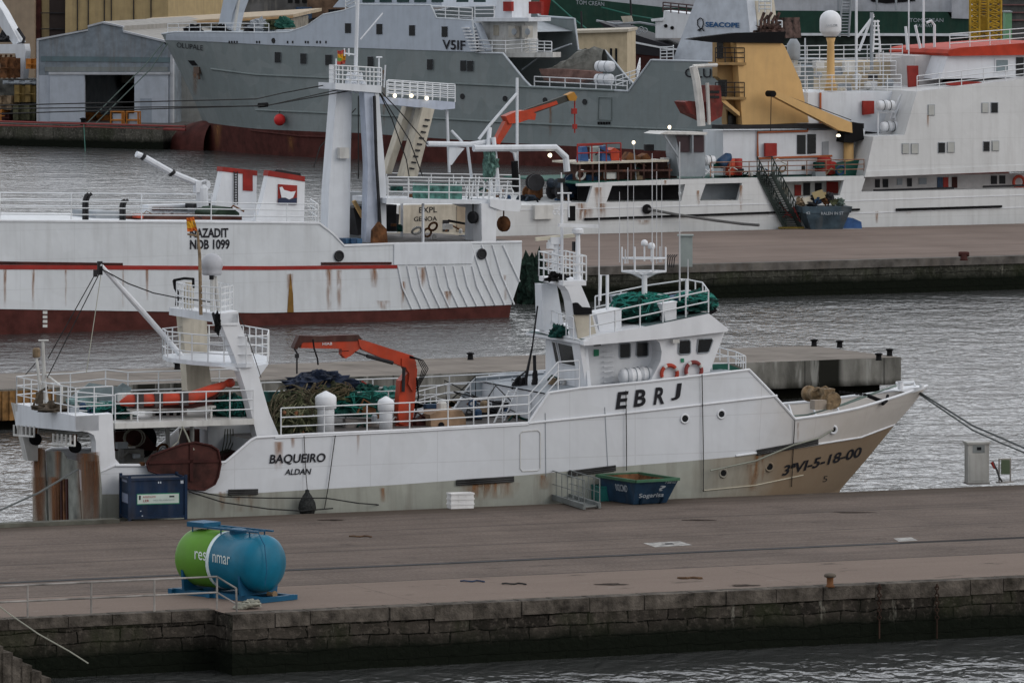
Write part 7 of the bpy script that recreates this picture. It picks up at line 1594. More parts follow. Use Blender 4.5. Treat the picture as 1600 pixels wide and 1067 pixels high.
# ================================================================== grey ship at the far side
o3 = onz(800, 258, 0); F3 = Fr((o3.x, o3.y), -42, flip=True); B3 = 13.0; C3 = B3 / 2
st3 = sorted([(F3.loc(F3.P(x, y, C3))[2], F3.loc(F3.P(x, y, C3))[0]) for x, y in ((253, 54), (270, 90), (300, 150), (317, 188), (318, 215), (318, 240))])
st3[0] = (st3[0][0] - 1, st3[0][1])
TOP3 = [(1420, 112), (1118, 97), (1017.5, 94.5), (982, 143), (830, 136), (820, 126), (786, 84), (744, 83), (738, 33), (682, 29), (673, 9), (563, 8), (536, 18), (505, 24), (479, 42), (452, 51), (420, 52), (340, 51), (273, 51), (253, 54)]
H3 = Hull(F3, B3, F3.S(520, 0), st3, TOP3, kt=3.0, kw=1.5, t_top=11.5, saft=F3.S(1420))
S3 = H3.surf
plating(GREY3, F3, 4, 1.8, .12)
s3 = thing('freezer_trawler', 'large grey hulled trawler with pale blue forecastle and red bottom behind the other ships', 'ship', F3.L(20, C3, 0))
BT3 = sorted([F3.loc(S3(x, y, 0))[::2] for x, y in ((318, 191), (400, 201.5), (560, 208), (780, 223), (1042, 236), (1400, 255))])
H3.build(s3, [GREY3, REDOX], lambda S: interp(BT3, S), nq=30)
PB = mat('pale blue white paint', (.46, .51, .58), .5, streak=.12, var=.05)
bnd = [(253, 63), (330, 65.5), (420, 70.5), (740, 81.5), (790, 86)]
topn = sorted((x, y) for x, y in TOP3 if x <= 790)
xs = sorted(set([253 + 6 * k for k in range(88)] + [x for x, y in topn if x < 786] + [774]))
xs = [x for x in xs if 256 <= x <= 774]
rows = []
for x in xs:
    y1 = interp(bnd, x); y0 = interp(topn, x) + .3; rows.append([S3(x, y0 + (y1 - y0) * k / 4, -.06) for k in range(5)])
mb = MB(); mb.loft(rows, flip=True); mb.build('forecastle_plating', PB, s3)
mb = MB(); mb.tube([p + Z * .02 for p in H3.near], .09, 6); mb.build('cap_rail', mat('pale cap rail', (.5, .54, .58)), s3)
mb = MB(); mb.tube([p + Z * .02 for p in H3.far], .09, 6); mb.build('cap_rail', MATS['pale cap rail'], s3)
for a, b in ((-60, 40),):
    H3.deck(lambda S: interp(H3.topz, S) - .6, F3.S(980), F3.S(830), s3, SHADEG, 'well_deck')
H3.deck(lambda S: interp([(F3.S(820), 9.5), (F3.S(673), 12.0), (F3.S(560), 12.0), (F3.S(470), 10.2)], S) - 0.0, F3.S(735), F3.S(565), s3, SHADEG, 'upper_deck')
H3.deck(lambda S: interp(H3.topz, S) - .9, F3.S(520), H3.topz[-1][0] - 3, s3, SHADEG, 'fore_deck')
for pts in ([(330, 108), (400, 117), (600, 126), (820, 136), (980, 143)], [(400, 172), (620, 182), (820, 193), (1042, 202), (1150, 207)], [(392, 204), (470, 213), (560, 216)]):
    strake(pts, .09, 'hull_strake', GREY3 if pts[0][0] != 392 else REDOX, s3, fr=F3, surf=lambda x, y, o=-.05: S3(x, y, o)) if False else None
    tot = []
    for (a, b), (c, d) in zip(pts, pts[1:]):
        for i in range(8): tot.append(S3(a + (c - a) * i / 8, b + (d - b) * i / 8, -.04))
    mb = MB(); mb.tube(tot, .10, 6); mb.build('hull_strake', mat('strake grey', (.19, .225, .225)) if pts[0][0] != 392 else REDOX, s3)
W3 = [(539, 548, 37, 52), (588, 597, 38, 54), (639, 648, 40, 56), (690, 699, 42, 58), (429, 438, 82, 98), (469, 478, 84, 100), (508, 518, 86, 102), (574, 583, 89, 104.5), (667, 676, 93, 109), (719, 728, 95, 111), (729.5, 739, 95.5, 111.5)]
for x0, x1, y0, y1 in W3:
    mb = MB(); mb.prism([S3(x, y, -.10) for x, y in ((x0 - .3, y0 - .3), (x1 + .3, y0 - .3), (x1 + .3, y1 + .3), (x0 - .3, y1 + .3))], F3.n * .03); wf = mb.build('window_frame', SHADEG, s3)
    mb = MB(); mb.prism([S3(x, y, -.12) for x, y in ((x0, y0), (x1, y0), (x1, y1), (x0, y1))], F3.n * .02); mb.build('window', GLASS, s3).parent = wf
for x, y in ((722, 151), (788.5, 154.5), (851, 157), (913, 159.5), (427, 64)):
    MB().lathe(S3(x, y, -.09), F3.n, [(.24, 0), (.24, .06)], 16).build('porthole', GLASS, s3)
mb = MB(); mb.tube([S3(x, y, -.05) for x, y in ((935, 152), (955, 153), (955, 188), (934, 187), (935, 152))], .05, 5); mb.build('side_door', mat('strake grey', ()), s3)
for k in range(5): mb = MB(); x = 933.5 + 4.2 * k; mb.prism([S3(a, b, -.06) for a, b in ((x, 190.5), (x + 3.2, 190.7), (x + 3.2, 195), (x, 194.8))], F3.n * .03); mb.build('scupper', BLACK, s3)
for k in range(16):
    if k in (4, 5, 9): continue
    x = 353 + 3 * k if k < 5 else 380 + 9 * (k - 5); x = [357, 361, 365, 369, 392, 396, 400, 404, 448, 452, 456, 476, 480, 494, 499, 508][k]
    mb = MB(); mb.prism([S3(a, b, -.09) for a, b in ((x, 64.3), (x + 2.2, 64.4), (x + 2.2, 68.3), (x, 68.2))], F3.n * .02); mb.build('freeing_port', DARK, s3)
letters('V5IF', (691, 77), (727, 78.5), 14.5, lambda x, y: S3(x, y, -.13), 0, .02).build('lettering', INK, s3)
letters('OLUPALE', (276, 74.5), (317, 79.5), 8, lambda x, y: S3(x, y, -.1), .0, .0).build('lettering', INK, s3)
letters('OLUPALE', (1070, 121), (1158, 123), 14, lambda x, y: S3(x, y, -.1), 0, .01).build('lettering', INK, s3)
mb = MB(); mb.prism([S3(x, y, -.05) for x, y in ((293, 95), (303, 95), (309, 103), (300, 103))], F3.n * .05); mb.build('anchor_pocket', BLACK, s3)
mb = MB(); c = S3(309, 110, -.3); mb.obox(c, F3.u * .35, F3.n * .2, Z * .3); mb.tube([c, c - Z * .8 - F3.u * .2], .12); mb.build('anchor', mat('rusted anchor', (.14, .10, .08), .8), s3)
mb = MB()
for k in range(9): p = S3(312 - .5 * k, 199 + 4.6 * k, -.1); mb.obox(p, F3.u * .08, F3.n * .02, Z * .1)
mb.build('draft_mark', WHITER, s3)
# bulbous bow
bc = F3.P(322, 226, C3); bm = MB(); ax_ = F3.u
prof = [(3.0 * math.sin(t / 8 * 1.57) ** .8, 5.6 * math.cos(t / 8 * 1.57)) for t in range(0, 9)]
nn = 20; vs = []; fs = []
prof = [(1.0, -6)] + prof[::-1]
for r, h in prof[1:] :
    for j in range(nn):
        t = 2 * math.pi * j / nn; vs.append(bc + ax_ * (h - 1.5) + F3.n * math.cos(t) * r * .62 + Z * (math.sin(t) * r * .85 - .3))
for i in range(len(prof) - 2):
    for j in range(nn): fs.append((i * nn + j, i * nn + (j + 1) % nn, (i + 1) * nn + (j + 1) % nn, (i + 1) * nn + j))
bm.add(vs, fs); bm.build('bulbous_bow', REDOX, s3, True)
streaks([(455, 210, 240, 7), (600, 110, 200, 3), (340, 196, 235, 8), (305, 112, 150, 5), (860, 160, 215, 3), (520, 212, 245, 9)], lambda x, y: S3(x, y, -.03), s3)
def rail3(pts, h=1.0, bars=3, st=1.6, r=.045): mb = MB(); rail(mb, [F3.P(*p) for p in pts], h, bars, st, r); mb.build('guard_rail', RAILW, s3)
rail3([(675, 28, .3), (738, 32, .3)]); rail3([(748, 82, .3), (790, 83, .3), (840, 80, 3)], 1.0, 3); rail3([(262, 50, C3 - 1), (330, 49, 3), (420, 50, 1)], .7, 2, 2.2, .035); rail3([(835, 135, .4), (980, 142, .4)], .8, 2)
# wheelhouse windows strip and top
part(F3, 'wheelhouse', [(520, 12), (690, 12), (690, -6), (535, -6)], 2.5, B3 - 2.5, PB, s3)
for k in range(7):
    x = 566 + 27 * k; 
    if x > 680: x += 12
    part(F3, 'bridge_window', [(x, -5), (x + 18, -5), (x + 18, 4), (x, 4)], 2.42, 2.5, mat('green tinted glass', (.02, .05, .05), .15), s3)
part(F3, 'deck_gear', [(513, 15), (525, 15), (525, 22), (513, 22)], 1.0, 1.6, BLACK, s3)
railf(F3, 'bow_rail', [(540, 16, .6), (555, 8, .6), (560, -2, .6)], .9, 3, .9, RAILW, s3, .05)
# superstructure at the stair
part(F3, 'stair_block', [(740, 84), (728, 45), (742, 36), (760, 80)], .6, 1.4, PB, s3)
mb = MB()
for k in range(8): a = F3.P(732 + 2.0 * k, 44 + 5 * k, .1); mb.obox(a, F3.u * .35, F3.n * .5, Z * .05)
mb.build('stair_steps', WHITEC, s3)
part(F3, 'accommodation', [(742, 32), (820, 34), (820, 84), (752, 84)], 2, 3.6, WHITER, s3)
part(F3, 'boat_deck', [(741, 28), (826, 28), (826, 34), (741, 34)], 1, 3.8, WHITE, s3)
part(F3, 'inner_door', [(771, 40), (779, 40), (779, 56), (771, 56)], 1.94, 2, CREAMW, s3)
part(F3, 'house_side', [(778, -5), (800, -5), (800, 30), (770, 30)], 2.2, 4.6, WHITE, s3)
for x in (803, 824):
    mb = MB(); mb.obox(F3.P(x, 50, 1.5), F3.u * .35, F3.n * .3, Z * .5); fa = mb.build('fan_unit', mat('fan unit cream', (.42, .40, .36)), s3)
    MB().lathe(F3.P(x, 50, 1.1), F3.n, [(.28, 0), (.28, .06)], 14).build('fan', SHADEG, s3).parent = fa
part(F3, 'fire_box', [(786, 3), (799, 3), (799, 18), (786, 18)], 1.9, 2.2, RED, s3)
part(F3, 'fire_box', [(826, 3), (846, 3), (846, 22), (826, 22)], 1.9, 2.2, RED, s3)
rail3([(742, 28, 1.1), (772, 28, 1.1)]); rail3([(760, 83, 2.2), (862, 86, 2.2)], 1.1, 4, .8)
part(F3, 'lower_deck_edge', [(756, 84), (864, 82), (864, 90), (795, 90)], 1.6, 2.6, WHITER, s3)
# foremast of the grey ship
part(F3, 'foremast', [(350, -5), (373, -5), (364, 20), (358, 48), (339, 50)], 5.8, 7.2, PB, s3)
tubes(F3, 'mast_stay', [[(374, -5, 6), (366, 48, 6)]], .15, WHITER, s3)
for x, y, m in ((302, 48, BLACK), (345, 48, BLACK), (395, 46, DARK), (445, 37, DECKG), (415, 45, SHADEG), (405, 38, SHADEG), (430, 40, NETO)):
    mb = MB(); mb.blob(F3.P(x, y + 3, 5.5), (.8, .6, .6), .5); mb.build('mooring_gear', m, s3)
# covered boat on the well deck
t = thing('covered_boat', 'boat under a grey cover standing on the well deck of the grey ship', 'boat', F3.P(885, 138, 2.5))
CV = mat('grey boat cover', (.19, .19, .17), .8, var=.35, streak=.3, bump=.4)
a = F3.P(926, 112, 1.8); b = F3.P(828, 120, 1.8); L_ = (b - a)
rows = []
for i in range(13):
    q = i / 12; c = a + L_ * q; wd = 1.1 * math.sin(min(1, .25 + q * 1.1) * 1.57) * (1 - max(0, q - .6) * 2.0); top = (1.9 + .5 * math.sin(q * 7) * .3) * (1 - max(0, q - .35) * 1.3)
    rows.append([c + F3.n * (1.5 + math.cos(j / 8 * math.pi) * -wd) + Z * (math.sin(j / 8 * math.pi) * max(.2, top) + .12 * math.sin(i * 2.1 + j)) for j in range(9)])
mb = MB(); mb.loft(rows); mb.build('cover', CV, t)
mb = MB(); mb.prism([F3.P(x, y, 1.6) for x, y in ((842, 108), (875, 108), (927, 112), (928, 122), (900, 131), (850, 126))], F3.n * 1.2); mb.build('hull', mat('boat hull beige red', (.22, .13, .11), .7, var=.4), t)
mb = MB(); mb.tube([F3.P(815, 110, 2.4), F3.P(850, 84, 2.4), F3.P(893, 69, 2.4)], .07, 6); mb.build('ridge_pole', SHADEG, t)
for x, y, l in ((945, 104, 'upper white liferaft on the grey ship beside the covered boat'), (944, 124, 'lower white liferaft on the grey ship beside the covered boat')):
    c = F3.P(x, y, 1.5); t = thing('liferaft_canister', l, 'liferaft', c - Z * .4, 'liferafts beside the covered boat'); MB().lathe(c - F3.u * .8, F3.u, [(.2, -.05), (.42, 0), (.45, .1), (.45, 1.5), (.42, 1.6), (.2, 1.65)], 16).build('canister', WHITEC, t, True)
    mb = MB(); mb.torus(c - F3.u * .3, F3.u, .46, .03, 16, 4); mb.torus(c + F3.u * .4, F3.u, .46, .03, 16, 4); mb.build('strap', SHADEG, t)
rail3([(962, 139, 2), (995, 128, 5), (1000, 110, 8)], 1.0, 3, 1)
# seacope funnel
part(F3, 'funnel', [(1050, 97), (1089, -6), (1166, -6), (1172, 53), (1180, 97)], 4, 7, mat('funnel pale white', (.56, .60, .66), .5, streak=.08), s3)
part(F3, 'funnel_side', [(1166, -6), (1178, -6), (1186, 53), (1172, 53)], 5, 7.5, CREAMW, s3)
letters('SEACOPE', (1102, 42), (1155, 43.5), 7.5, lambda x, y: F3.P(x, y, 3.9), 0, .04).build('lettering', mat('lettering blue', (.02, .09, .22)), s3)
mb = MB(); fish = [(1090, 48), (1094, 45), (1090, 40), (1090, 32), (1094, 28.5), (1098, 31), (1099, 38), (1097, 44), (1092, 49)]
mb.tube([F3.P(x, y, 3.9) for x, y in fish], .05, 5); mb.tube([F3.P(1097, 44, 3.9), F3.P(1099.5, 49, 3.9)], .05, 5); mb.build('fish_emblem', DARK, s3)
rail3([(1032, 95, 3), (1052, 94, 3), (1052, 92, 8)], 1.1, 4, .6)
tubes(F3, 'aft_mast', [[(1184, 70, 6), (1186, -5, 6)]], .25, WHITE, s3)
railf(F3, 'aft_rail', [(1186, 55, 5), (1222, 56, 5)], 1.2, 4, .7, RAILW, s3, .05); railf(F3, 'aft_rail', [(1186, 20, 5), (1205, 20, 5)], 1.2, 4, .7, RAILW, s3, .05)
part(F3, 'net_winch', [(1186, 30), (1225, 28), (1228, 60), (1186, 62)], 7, 9, mat('rust brown winch', (.11, .07, .06), .8, var=.6, scale=2), s3)
t = thing('buoy', 'bright red round buoy hanging against the grey hull', 'buoy', S3(437, 196, -.8))
mb = MB(); mb.blob(S3(437, 187.5, -.7), (.5, .5, .52), .0, flat=False); mb.build('ball', mat('buoy red', (.55, .03, .03), .5, var=.1), t, True)
mb = MB(); mb.tube([S3(437, 180, -.7), S3(437, 174, -.2)], .05, 5); mb.build('line', WIRE, t)
# mooring lines of the grey ship to the left shore
def moor3(pts, r, m, label): mb = MB(); mb.tube(pts, r, 5); return solo(mb, 'mooring_rope', m, label, 'rope')

# ================================================================== left shore with shed
ZS = 2.0
A0 = onz(0, 193, ZS); A1 = onz(262, 199, ZS); FL = Fr((A0.x, A0.y), math.degrees(math.atan2(A1.y - A0.y, A1.x - A0.x)))
dd = (A1 - A0); Am = A0 - dd * 6
# meets the berth of the grey ship
w3 = B3 + 2.5
k1 = F3.L(0, w3, 0)
Ac = onz(255, 199, ZS); Ad = Ac + V((8, 32, 0)); Ae = F3.L(-160, w3, ZS)
mb = MB(); mb.add([Am, Ac, Ad, Ae, V((900, 420, ZS)), V((900, 3000, ZS)), V((-1500, 3000, ZS)), V((-1500, Am.y + 300, ZS))], [(0, 1, 2, 3, 4, 5, 6, 7)])
setting(mb, 'shore_ground', mat('shore asphalt', (.10, .09, .085), .9, var=.3, scale=.2))
def wq(a, b, z0, z1):
    ln = (b - a).length; p = [V((a.x, a.y, z0)), V((b.x, b.y, z0)), V((b.x, b.y, z1)), V((a.x, a.y, z1))]; return (p, [(0, z0), (ln, z0), (ln, z1), (0, z1)])
o = uvquad('shore_wall', [wq(Am, Ac, -1, ZS - .01), wq(Ac, Ad, -1, ZS - .01), wq(Ad, Ae, -1, ZS - .01)], nodemat('shore wall concrete', masonry(bw=4, bh=2.2, c1=(.10, .095, .08), c2=(.06, .058, .05), wet=.8, pale=.6)), None)
o['label'] = 'pale stained quay wall of the opposite shore, below the grey shed at the upper left'; o['category'] = 'wall'
mb = MB(); mb.tube([FL.P(x, 196 - .01 * x + (x * .033), -.1) for x in (-200, 0, 95)] + [FL.P(112, 199, -.1), FL.P(130, 198, -.1), FL.P(290, 203, -.1)], .13, 6)
mb.tube([FL.P(-200, 187, .2), FL.P(0, 190, .2), FL.P(290, 198, .2)], .09, 6); solo(mb, 'fender_pipe', mat('faded red pipe', (.25, .06, .055), .7), 'long faded red pipe running along the top of the opposite quay wall', 'pipe')
def fr_at(px, py, a, z=ZS): p = onz(px, py, z); return Fr((p.x, p.y), a)
FG = fr_at(60, 190.5, -14)
SHB = mat('blue grey corrugated sheet', (.20, .235, .27), .6, streak=.5, var=.2)
SHW = mat('pale blue painted sheet', (.40, .44, .50), .55, streak=.15, var=.08)
t = thing('shed', 'grey blue gabled harbour shed with a wide black doorway on the opposite quay', 'building', FG.L(6, 5, ZS))
part(FG, 'front_gable', [(58, 118), (58, 62), (137, 47), (137, 41), (160, 35), (190, 41), (192, 49), (252, 63), (268, 80), (268, 118)], 0, .3, SHB, t)
part(FG, 'front_wall', [(58, 118), (132, 118), (132, 192), (58, 190)], 0, .3, SHW, t)
part(FG, 'front_wall', [(210, 118), (268, 118), (268, 195), (210, 194)], 0, .3, SHW, t)
part(FG, 'sliding_door', [(78, 117), (132, 117), (132, 191), (78, 190)], -.25, -.05, SHW, t)
part(FG, 'sliding_door', [(210, 117), (262, 117), (262, 194), (210, 193)], -.25, -.05, SHW, t)
part(FG, 'door_track', [(76, 113), (264, 113), (264, 117), (76, 117)], -.35, -.02, mat('pale trim', (.40, .42, .45)), t)
part(FG, 'translucent_strip', [(64, 88), (266, 90), (266, 98), (64, 96)], -.06, -.01, mat('translucent sheet', (.11, .16, .18), .5, streak=.4), t)
part(FG, 'translucent_strip', [(70, 105), (262, 105), (262, 112), (70, 112)], -.06, -.01, mat('greenish strip', (.19, .21, .21), .6, streak=.4), t)
for pts in ([(57, 61), (137, 46), (137, 48.5), (57, 64)], [(137, 40), (160, 34), (192, 41), (192, 43.5), (160, 37), (137, 43)], [(192, 48), (268, 66), (268, 69), (192, 51)]): part(FG, 'roof_trim', pts, -.15, .3, mat('pale trim', ()), t)
part(FG, 'corner_post', [(57, 62), (60, 62), (60, 190), (57, 190)], -.1, .4, mat('pale trim', ()), t); part(FG, 'corner_post', [(266, 86), (270, 86), (270, 196), (266, 196)], -.1, .4, mat('pale trim', ()), t)
part(FG, 'wicket_door', [(219, 154), (237, 154), (237, 193), (219, 193)], -.28, -.25, mat('wicket outline', (.28, .32, .37)), t)
part(FG, 'side_wall', [(268, 80), (270, 80), (270, 196), (268, 196)], .3, 26, SHB, t)
part(FG, 'side_wall', [(58, 62), (60, 62), (60, 190), (58, 190)], .3, 26, SHB, t)
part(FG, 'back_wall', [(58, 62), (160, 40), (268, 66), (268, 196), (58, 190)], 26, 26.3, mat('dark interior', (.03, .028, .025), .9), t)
part(FG, 'roof', [(57, 62), (137, 46), (137, 40), (160, 34), (192, 41), (192, 48), (268, 66), (268, 69), (160, 44), (57, 66)], .3, 27, mat('roof sheet', (.28, .27, .25), .7, streak=.3), t)
FGi = FG
mb = MB(); 
for x, y, s_ in ((140, 184, .8), (165, 186, .6), (196, 180, .5)): mb.obox(FG.P(x, y, 5), FG.u * s_, FG.n * .8, Z * s_ * .6)
solo(mb, 'stored_equipment', mat('orange equipment', (.35, .13, .03), .7, var=.5, scale=2), 'orange equipment seen inside the black doorway of the harbour shed', 'equipment')
t = thing('storage_block', 'narrow pale building right of the harbour shed, half hidden by the grey bow', 'building', FG.P(285, 195, 3))
part(FG, 'wall', [(282, 96), (345, 96), (345, 200), (282, 200)], 3, 20, mat('dull pale wall', (.30, .31, .30), .7, streak=.3), t); part(FG, 'roof', [(280, 92), (347, 92), (347, 96), (280, 96)], 2.8, 20.2, SHADEG, t)
# barriers
OR2 = mat('barrier orange', (.45, .17, .03), .6, var=.2)
for x, l in ((184, 'orange framed panel standing on the shore quay before the shed doorway, left of two'), (209, 'orange framed panel standing on the shore quay before the shed doorway, right of two')):
    t = thing('panel_rack', l, 'rack', FL.P(x, 196, 1), 'orange racks before the shed'); 
    part(FL, 'panel', [(x - 8, 178), (x + 6, 178), (x + 6, 195), (x - 8, 195)], 1.2, 1.4, SHW, t)
    tubes(FL, 'frame', [[(x - 11, 197, 1), (x - 11, 175, 1), (x + 10, 175, 1), (x + 10, 197, 1)], [(x - 11, 188, 1), (x + 10, 188, 1)], [(x + 7, 175, 1), (x + 7, 197, 1)]], .09, OR2, t)
# white crane on the left edge
t = thing('quay_crane', 'white slewing crane cut by the left edge, standing before the tan building', 'crane', FL.P(20, 190, 8))
part(FL, 'boom', [(-8, 0), (4, 18), (30, 66), (22, 72), (-8, 30)], 8, 9, WHITE, t)
part(FL, 'portal_leg', [(-20, 70), (38, 69), (40, 80), (36, 124), (29, 126), (24, 84), (-20, 84)], 7.6, 8.4, WHITE, t)
mb = MB()
for k in range(5): mb.tube([FL.P(2 + 8 * k, 86, 8.6), FL.P(-10 + 8 * k, 126, 8.6)], .12, 5)
mb.tube([FL.P(-20, 110, 8.6), FL.P(36, 108, 8.6)], .12, 5); mb.build('lattice', RUST, t)
mb = MB(); mb.blob(FL.P(12, 62, 8.6), (1.0, .8, .7), .4); mb.tube([FL.P(28, 45, 8.4), FL.P(38, 60, 8.4), FL.P(36, 68, 8.4)], .15, 5); mb.build('winch', DARK, t)
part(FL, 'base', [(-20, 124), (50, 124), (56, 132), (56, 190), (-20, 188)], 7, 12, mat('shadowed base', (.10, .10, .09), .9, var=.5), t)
lab = ['orange crate stack beside the left wall of the harbour shed', 'tan container under the white crane at the left edge', 'rust coloured machine frame under the white crane', 'yellow brown timber stack at the left edge before the crane base', 'dull orange skip on the shore quay left of the shed', 'small rust red bin on the shore quay at the left edge', 'pale grey pipe stack on top of the tan container by the white crane', 'orange post at the far left end of the red pipe']
for k, (x0, x1, y0, y1, m) in enumerate(((40, 57, 92, 108, OR2), (22, 56, 133, 160, mat('tan yellow container', (.22, .15, .05), .7, var=.4)), (0, 22, 90, 122, RUST), (-6, 18, 150, 172, TAN), (20, 55, 164, 188, mat('dull olive', (.09, .09, .05), .8, var=.5)), (2, 14, 176, 192, DKRED), (4, 56, 126, 132, SHADEG), (0, 6, 170, 192, OR2))):
    mb = MB(); n_ = max(2, int((x1 - x0) / 8))
    for i in range(n_): FL.box(mb, x0 + (x1 - x0) * i / n_ + .3, y0 + (i % 2) * 1.5, x0 + (x1 - x0) * (i + 1) / n_ - .3, y1, 5.5 + .3 * (i % 2), 6.8)
    FL.box(mb, x0, (y0 + y1) / 2, x1, (y0 + y1) / 2 + 1.2, 5.3, 5.5); solo(mb, 'stored_goods', m, lab[k], 'goods')

# ================================================================== buildings and ships in the background
def bfr(D, a=-12): return Fr((0, D), a)
FX = bfr(640)
TANW = mat('tan cladding', (.30, .235, .17), .7, streak=.25, var=.1); YELW = mat('ochre cladding', (.38, .29, .15), .7, streak=.35, var=.1)
t = thing('warehouse', 'big tan and ochre clad warehouse filling the top left corner', 'building', FX.P(100, 150, 0))
part(FX, 'tan_wall', [(-60, -30), (54, -30), (54, 170), (-60, 170)], 0, 30, TANW, t)
part(FX, 'dark_column', [(54, -30), (63, -30), (63, 170), (54, 170)], .5, 30, DKRED, t)
part(FX, 'ochre_panel', [(63, -30), (77, -30), (77, 170), (63, 170)], 1, 30, YELW, t)
part(FX, 'dark_column', [(77, -30), (102, -30), (102, 170), (77, 170)], .4, 30, mat('dark brown gap', (.03, .022, .02), .8), t)
part(FX, 'ochre_wall', [(102, -30), (263, -30), (263, 170), (102, 170)], 0, 30, YELW, t)
for x in (120, 137, 162, 173, 208, 235): part(FX, 'cladding_seam', [(x, -30), (x + 1.2, -30), (x + 1.2, 160), (x, 160)], -.15, 0, DARK, t)
for y in (20, 45): part(FX, 'cross_bar', [(63, y), (102, y), (102, y + 1.5), (63, y + 1.5)], .2, .4, DARK, t)
FY = bfr(600, -8)
t = thing('long_shed', 'long low shed with a pale beige roof behind the bow of the grey ship', 'building', FY.P(300, 100, 2))
part(FY, 'wall', [(190, 42), (455, 27), (455, 130), (190, 130)], .5, 10, mat('pale weathered wall', (.26, .24, .20), .8, var=.3, streak=.4), t)
mb = MB(); f = [FY.P(*p) for p in ((186, 43.5, 0), (458, 28, 0))]; g = [f[0] + FY.n * 16 + Z * .35, f[1] + FY.n * 16 + Z * .35]
mb.hexa([f[0], f[1], g[1], g[0], f[0] + Z * .3, f[1] + Z * .3, g[1] + Z * .3, g[0] + Z * .3]); mb.build('roof', mat('beige roof', (.42, .34, .24), .7, streak=.3), t)
part(FY, 'eave', [(186, 41), (458, 25.5), (458, 28.5), (186, 44)], -.15, -.0, mat('orange beige eave', (.42, .27, .14), .7), t)
FZ = bfr(700, -5)
t = thing('apartment_row', 'dim grey building row behind the long beige roof at the top of the photo', 'building', FZ.P(360, 100, 0))
part(FZ, 'wall', [(262, -30), (560, -30), (560, 120), (262, 120)], 0, 12, mat('dim grey facade', (.10, .10, .10), .8, var=.7, streak=.9, scale=.3, dirt=(.2, .19, .17)), t)
for k in range(9): part(FZ, 'window', [(450 + 11 * k, -6), (457 + 11 * k, -6), (457 + 11 * k, 5), (450 + 11 * k, 5)], -.1, 0, GLASS, t)
part(FZ, 'brown_annex', [(480, -8), (530, -8), (540, 20), (480, 30)], -3, 0, mat('brown annex', (.14, .09, .06), .8, var=.4), t)
part(FZ, 'dark_tank', [(462, 12), (484, 12), (484, 30), (462, 30)], -5, -3, BLUE, t)
t = thing('cream_building', 'small cream building with a flat roof behind the covered boat', 'building', bfr(585, -6).P(915, 120, 0)); FCB = bfr(585, -6)
CRB = mat('cream render', (.50, .42, .29), .75, streak=.25)
part(FCB, 'wall', [(846, 54), (980, 50), (980, 135), (846, 135)], 0, 9, CRB, t)
part(FCB, 'roof', [(843, 50), (982, 46), (982, 50), (843, 54.5)], -.4, 9.4, mat('pale roof edge', (.42, .38, .31)), t)
for x in (865, 913, 953, 961): part(FCB, 'window', [(x, 76), (x + 3.5, 76), (x + 3.5, 100), (x, 100)], -.08, 0, GLASS, t)
# dark trawler with white wheelhouse
FD = bfr(606, -20)
t = thing('dark_trawler', 'black hulled trawler with a white wheelhouse and red bottom behind the cream building', 'trawler', FD.P(1020, 130, 3))
part(FD, 'hull', [(935, 34), (985, 52), (1040, 70), (1110, 74), (1110, 96), (985, 84), (968, 68)], 0, 6, mat('black hull', (.02, .02, .025), .6), t)
part(FD, 'bottom', [(972, 78), (985, 84), (1110, 96), (1110, 140), (990, 140), (978, 100)], .1, 5.9, DKRED, t)
part(FD, 'white_line', [(960, 56), (985, 64), (1040, 75), (1070, 77), (1070, 79.5), (1040, 77.5), (985, 67)], -.1, 0, WHITE, t)
part(FD, 'wheelhouse', [(1024, 60), (1024, 34), (1036, 32), (1037, 17), (1092, 24), (1092, 60)], 1, 5, WHITE, t)
part(FD, 'wheelhouse_roof', [(1017, 30), (1036, 28), (1036, 33), (1018, 34)], .8, 5.2, WHITE, t)
for x, y in ((1040, 41), (1050, 44)): MB().lathe(FD.P(x, y, .9), FD.n, [(.17, 0), (.17, .1)], 12).build('porthole', BLACK, t)
railf(FD, 'roof_rail', [(1036, 19, 1), (1085, 24, 1)], .9, 3, .8, mat('dark rail', (.08, .05, .05)), t, .06)
tubes(FD, 'jib', [[(932, 33, 2), (960, 38, 2), (1000, 36, 2), (1024, 40, 2)]], .12, SHADEG, t)
part(FD, 'light_panel', [(970, 26), (986, 25), (989, 34), (974, 36)], 1, 1.1, CREAMW, t)
tubes(FD, 'mast', [[(909, 52, 3), (908, 18, 3)], [(987, 40, 3), (985, 0, 3)]], .1, DARK, t)
for x, y in ((1002, 46), (1008, 48), (998, 50)): mb = MB(); mb.torus(FD.P(x, y, -.1), FD.n, .22, .04, 12, 4); mb.build('hull_mark', SHADEG, t)
# green ship
FE = bfr(660, -10)
t = thing('green_ship', 'long dark green ship with white upper works lying across the top right background', 'ship', FE.P(1180, 100, 5))
GRH = mat('dark green hull', (.012, .045, .032), .5, var=.15, streak=.1); LIL = mat('pale lilac white', (.42, .44, .48), .6, streak=.2)
part(FE, 'hull', [(862, -8), (880, -8), (927, 0), (1037, 12), (1205, 17), (1480, 19), (1485, 28), (1520, 30), (1514, 54), (1290, 54), (1050, 60), (850, 64)], 0, 12, GRH, t)
part(FE, 'red_bow', [(862, -8), (850, 64), (838, 58), (846, 20), (842, -8)], .5, 11, mat('bright red hull', (.45, .03, .02), .6), t)
part(FE, 'upper_works', [(900, -20), (1490, -20), (1490, 20), (1480, 19), (1205, 17), (1037, 12), (927, 0), (900, -4)], .3, 11, LIL, t)
part(FE, 'white_strake', [(1180, 52), (1516, 53), (1516, 57), (1180, 56)], -.3, 0, WHITE, t)
part(FE, 'lower_hull', [(1180, 56), (1514, 57), (1510, 90), (1180, 90)], .1, 11.8, mat('blackish green', (.018, .03, .025), .6, var=.6), t)
